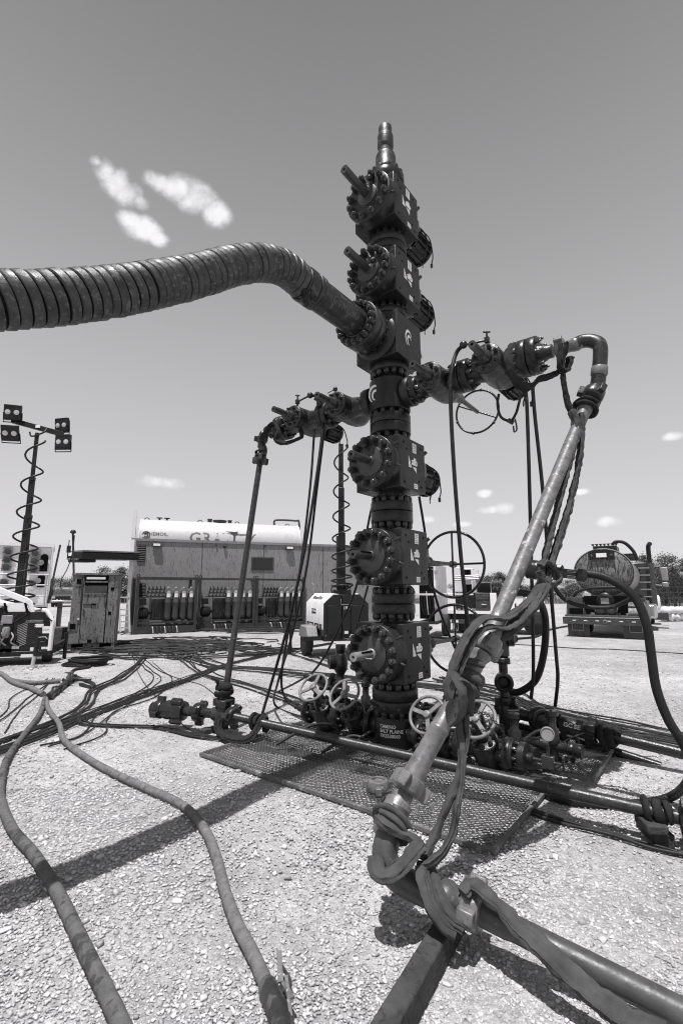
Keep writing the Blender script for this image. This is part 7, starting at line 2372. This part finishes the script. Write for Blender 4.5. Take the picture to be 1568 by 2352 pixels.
for s in (-1, 1):
    fp = rect_part('mud_flap', 'mid_paint', tt, MTk, min(s * 0.48, s * 1.14), max(s * 0.48, s * 1.14), 0.03, 0.42, -0.15, -0.12)
    b = MB(MTk); x0, x1 = min(s * 0.66, s * 1.0), max(s * 0.66, s * 1.0); b.tube([(x0, -0.17, 0.42), (x0, -0.17, 0.22), (x1, -0.17, 0.22), (x1, -0.17, 0.42)], 0.016, 6); b.build('flap_frame', 'rim', fp)
    for y in (0.75, 2.0):
        wheel(tt, MTk @ Vector((s * 0.88, y, 0.5)), MTk.to_3x3() @ Vector((1, 0, 0)), 0.5, 0.5)
    for k, y in enumerate((0.72, 2.0)):
        b = MB(MTk)
        arc = [(math.cos(a) * 0.62, math.sin(a) * 0.62) for a in np.linspace(0.0, math.pi, 14)] + [(math.cos(a) * 0.58, math.sin(a) * 0.58) for a in np.linspace(math.pi, 0.0, 14)]
        b.prism(arc, (s * 1.20 - (0.0 if s > 0 else -0.55), y, 0.56), (0, 1, 0), (0, 0, 1), -0.55); b.build('fender', 'tank_end', tt)
    rect_part('frame_rail', 'dark_paint', tt, MTk, s * 0.42 - 0.06, s * 0.42 + 0.06, 0.55, 0.85, 1.4, 8.5)
rect_part('axle_housing', 'dark_paint', tt, MTk, -0.8, 0.8, 0.36, 0.56, 0.68, 0.84)
rect_part('side_skirt', 'tank_end', tt, MTk, 1.14, 1.2, 0.45, 1.15, -0.1, 2.6)
# cab beyond the tank
rect_part('cab', 'truck_grey', tt, MTk, -1.1, 1.15, 0.9, 2.75, 6.3, 8.2, 0.08)
rect_part('cab_window', 'glass_dark', tt, MTk, 0.2, 0.9, 2.05, 2.5, 6.27, 6.299)
b = MB(MTk); b.cyl((1.28, 6.2, 0.9), (1.28, 6.2, 2.7), 0.14, 16); b.build('stack_guard', 'mid_paint', tt)
b = MB(MTk); b.tube(catmull([(1.28, 6.2, 2.7), (1.28, 6.2, 3.25), (1.30, 6.15, 3.42), (1.36, 6.0, 3.5)], 5), 0.09, 14); b.build('exhaust_stack', 'dark_paint', tt)
for k in range(6):
    rect_part('ladder_rung', 'rim', tt, MTk, 0.85, 1.25, 0.95 + 0.3 * k, 1.0 + 0.3 * k, 5.9, 5.95)
mi = rect_part('mirror', 'rim', tt, MTk, 1.62, 1.90, 1.95, 2.55, 7.4, 7.5, 0.04)
rect_part('lower_mirror', 'rim', mi, MTk, 1.62, 1.88, 1.68, 1.90, 7.4, 7.5, 0.05)
b = MB(MTk); b.tube([(1.15, 7.45, 2.6), (1.65, 7.45, 2.6)], 0.02, 6); b.tube([(1.15, 7.45, 1.8), (1.65, 7.45, 1.75)], 0.02, 6); b.build('mirror_arm', 'rim', mi)
rect_part('fuel_tank', 'chrome', tt, MTk, 0.85, 1.40, 0.45, 1.0, 4.0, 6.0, 0.1)
rect_part('front_fender', 'white_paint', tt, MTk, 0.75, 1.5, 0.6, 1.35, 8.0, 9.4, 0.15)
rect_part('side_step', 'mid_paint', tt, MTk, 1.2, 1.75, 0.35, 0.62, 5.6, 6.3)
rect_part('hood', 'tank_side', tt, MTk, -0.9, 0.9, 0.9, 1.9, 8.2, 10.2, 0.1)
for s in (-1, 1):
    wheel(tt, MTk @ Vector((s * 1.05, 9.0, 0.5)), MTk.to_3x3() @ Vector((1, 0, 0)), 0.5, 0.3)
cable('supply_line', 'dark hose on the gravel running to the tank truck', [(1130, 1480), (1180, 1468), (1230, 1462), (1256, 1448), (1290, 1440), (1320, 1436)], 0.035, cat='hose')

# ------------------------------------------------------------------ far right: sacks, fence, field
G2 = 'white sacks walled up at the right edge'
random.seed(3)
for r_ in range(2):
    for k in range(6):
        c_ = atY(1520 + k * 13 + r_ * 6, 1400, 24.5 + 0.1 * k)
        b = MB(); b.sphere((c_.x, c_.y, 0.22 + 0.32 * r_), 0.30, 14, (0.85 + random.random() * 0.2, 0.8, 0.62))
        for i, q in enumerate(b.v):
            b.v[i] = q + Vector((mnoise.noise(q * 5), mnoise.noise(q * 5 + Vector((7, 0, 0))), mnoise.noise(q * 5 + Vector((0, 9, 0))))) * 0.06
        o_ = b.build('sand_sack', 'sandbag', None)
        tag(o_, ('lower' if r_ == 0 else 'upper') + ' row white sack number ' + ('one', 'two', 'three', 'four', 'five', 'six')[k] + ' from the tank truck, right edge', 'sack', G2)
fe = thing('pipe_fence', 'dark pipe fence behind the tank truck at the right edge', 'fence', atY(1540, 1395, 38))
for k in range(12):
    p = atY(1500 + k * 12, 1390, 38)
    b = MB(); b.cyl((p.x, 38, 0), (p.x, 38, 1.45), 0.05, 8); b.build('fence_post', 'skid_steel', fe)
for z in (0.5, 0.95, 1.4):
    b = MB(); b.cyl((atY(1490, 1390, 38).x, 38, z), (atY(1650, 1390, 38).x, 38, z), 0.035, 6); b.build('fence_rail', 'skid_steel', fe)
b = MB()
fv = [(-160, 62, 0.006), (220, 52, 0.006), (900, 400, 0.006), (-900, 400, 0.006)]
b.add(fv, [(0, 1, 2, 3)])
tag(b.build('field', 'grass', None, smooth=0), 'dry grass field beyond the gravel pad', 'field', kind='structure')


def grass_strip():
    V, F = [], []
    for k in range(9000):
        x = random.uniform(-60, 75); y = 60 - 0.02 * x + random.random() ** 2 * 30
        h = random.uniform(0.25, 0.75); w = random.uniform(0.05, 0.14); a = random.random() * 6.28
        dx, dy = math.cos(a) * w, math.sin(a) * w
        lx, ly = random.uniform(-0.2, 0.2), random.uniform(-0.2, 0.2)
        o = len(V)
        V += [(x - dx, y - dy, 0), (x + dx, y + dy, 0), (x + lx, y + ly, h)]
        F.append((o, o + 1, o + 2))
    b = MB(); b.v = [Vector(q) for q in V]; b.f = F
    tag(b.build('tall_grass', 'grass', None, smooth=0, origin=(0, 60, 0)), 'dry tall grass along the far edge of the pad', 'grass', kind='stuff')


grass_strip()


# ------------------------------------------------------------------ trees
def make_tree(name, H, W, seed, m, n=1500):
    random.seed(seed)
    r = thing(name, 'x', 'tree', (0, 0, 0), 'trees beyond the pad')
    b = MB()
    limbs = []
    b.tube([(0, 0, 0), (0.1, 0, H * 0.25), (0.0, 0.1, H * 0.55)], [H * 0.035, H * 0.026, H * 0.014], 8)
    for k in range(7):
        a = random.random() * 6.28; z0 = H * random.uniform(0.18, 0.5)
        e = Vector((math.cos(a) * W * 0.34, math.sin(a) * W * 0.34, z0 + H * random.uniform(0.12, 0.4)))
        b.tube([(0, 0, z0), e * 0.5 + Vector((0, 0, z0 * 0.5)), e], [H * 0.014, H * 0.01, H * 0.004], 6)
        limbs.append(e)
    b.build('trunk', 'bark', r)
    cl = []
    for k in range(46):
        a = random.random() * 6.28; t = random.random()
        zz = H * (0.16 + 0.80 * t)
        rad = W * 0.5 * math.sqrt(max(0.05, math.sin(math.pi * min(0.97, 0.12 + 0.80 * t)))) * random.uniform(0.25, 1.0)
        cl.append((Vector((math.cos(a) * rad, math.sin(a) * rad, zz)), W * random.uniform(0.09, 0.20)))
    V, F = [], []
    for k in range(n):
        c, s = random.choice(cl)
        d = Vector((random.gauss(0, 1), random.gauss(0, 1), random.gauss(0, 0.8)))
        p = c + d * s * 0.46
        if p.z < 0.3: p.z = 0.3
        L = random.uniform(0.07, 0.17) * H / 5
        u = Vector((random.gauss(0, 1), random.gauss(0, 1), random.gauss(0, 0.6))).normalized()
        w = u.cross(Vector((random.gauss(0, 1), random.gauss(0, 1), random.gauss(0, 1)))).normalized()
        o = len(V)
        V += [p - u * L * 0.5, p + w * L * 0.32, p + u * L * 0.5, p - w * L * 0.32]
        F.append((o, o + 1, o + 2, o + 3))
    b = MB(); b.v = V; b.f = F
    b.build('crown', m, r, smooth=0)
    return r


protos = [make_tree('broadleaf_tree', 5.2, 6.5, 1, 'leaf', 9000), make_tree('broadleaf_tree', 6.2, 5.6, 2, 'leaf', 9000), make_tree('broadleaf_tree', 4.2, 6.2, 3, 'leaf_pale', 8000)]
spots = [  # px, distance, scale, kind, label
    (104, 62, 0.95, 1, 'dark tree just right of the white equipment trailer'), (128, 66, 1.05, 0, 'tree behind the distant pickup'), (150, 64, 0.9, 2, 'low tree left of the antenna mast'),
    (172, 70, 1.15, 1, 'tree showing behind the speckled cabinet top'), (192, 66, 0.95, 0, 'bushy tree showing just above the cabinet roof'), (215, 75, 0.9, 2, 'low far tree right of the cabinet roof'),
    (262, 60, 1.3, 1, 'tall tree at the end of the awning boom'), (284, 63, 1.15, 0, 'tree against the left end of the grey container'),
    (1052, 80, 1.0, 0, 'tree seen through the large rear handwheel'), (1085, 85, 1.05, 2, 'far tree above the service truck lockers'), (1112, 84, 1.15, 1, 'tree right of the rear handwheel rim'), (1138, 78, 1.3, 0, 'tall tree above the headache rack'),
    (1160, 76, 1.35, 1, 'tree at the left edge of the slanting pipe'), (1192, 82, 1.0, 2, 'pale tree behind the slanting pipe'), (1222, 85, 0.95, 0, 'tree right of the slanting pipe over the cab'), (1246, 80, 0.9, 1, 'tree over the white truck cab'),
    (1270, 78, 1.0, 2, 'pale tree left of the tank truck'), (1298, 74, 1.05, 0, 'tree touching the left side of the tank'), (1320, 80, 0.9, 1, 'tree low behind the tank end'),
    (1470, 60, 1.0, 0, 'tree behind the truck cab'), (1500, 54, 1.25, 1, 'tall tree right of the exhaust stack'), (1524, 52, 1.1, 0, 'dark tree behind the truck mirror'), (1548, 50, 1.0, 2, 'pale tree above the pipe fence'), (1572, 48, 1.05, 1, 'tree cut by the right edge'),
    (1512, 60, 0.9, 2, 'low tree between the stack and the fence'), (1540, 62, 1.2, 0, 'far dark tree above the white sacks')]
used = [False] * 3
random.seed(9)
for (px_, Y, s, k, lab) in spots:
    o = protos[k] if not used[k] else copy_tree(protos[k])
    used[k] = True
    o.location = (atY(px_, 1358, Y).x, Y, -0.1)
    o.rotation_euler = (0, 0, random.random() * 6.28)
    o.scale = (s * 0.8, s * 0.8, s * random.uniform(0.52, 0.62) * (1.3 if px_ > 1460 else 1.0))
    o['label'] = lab
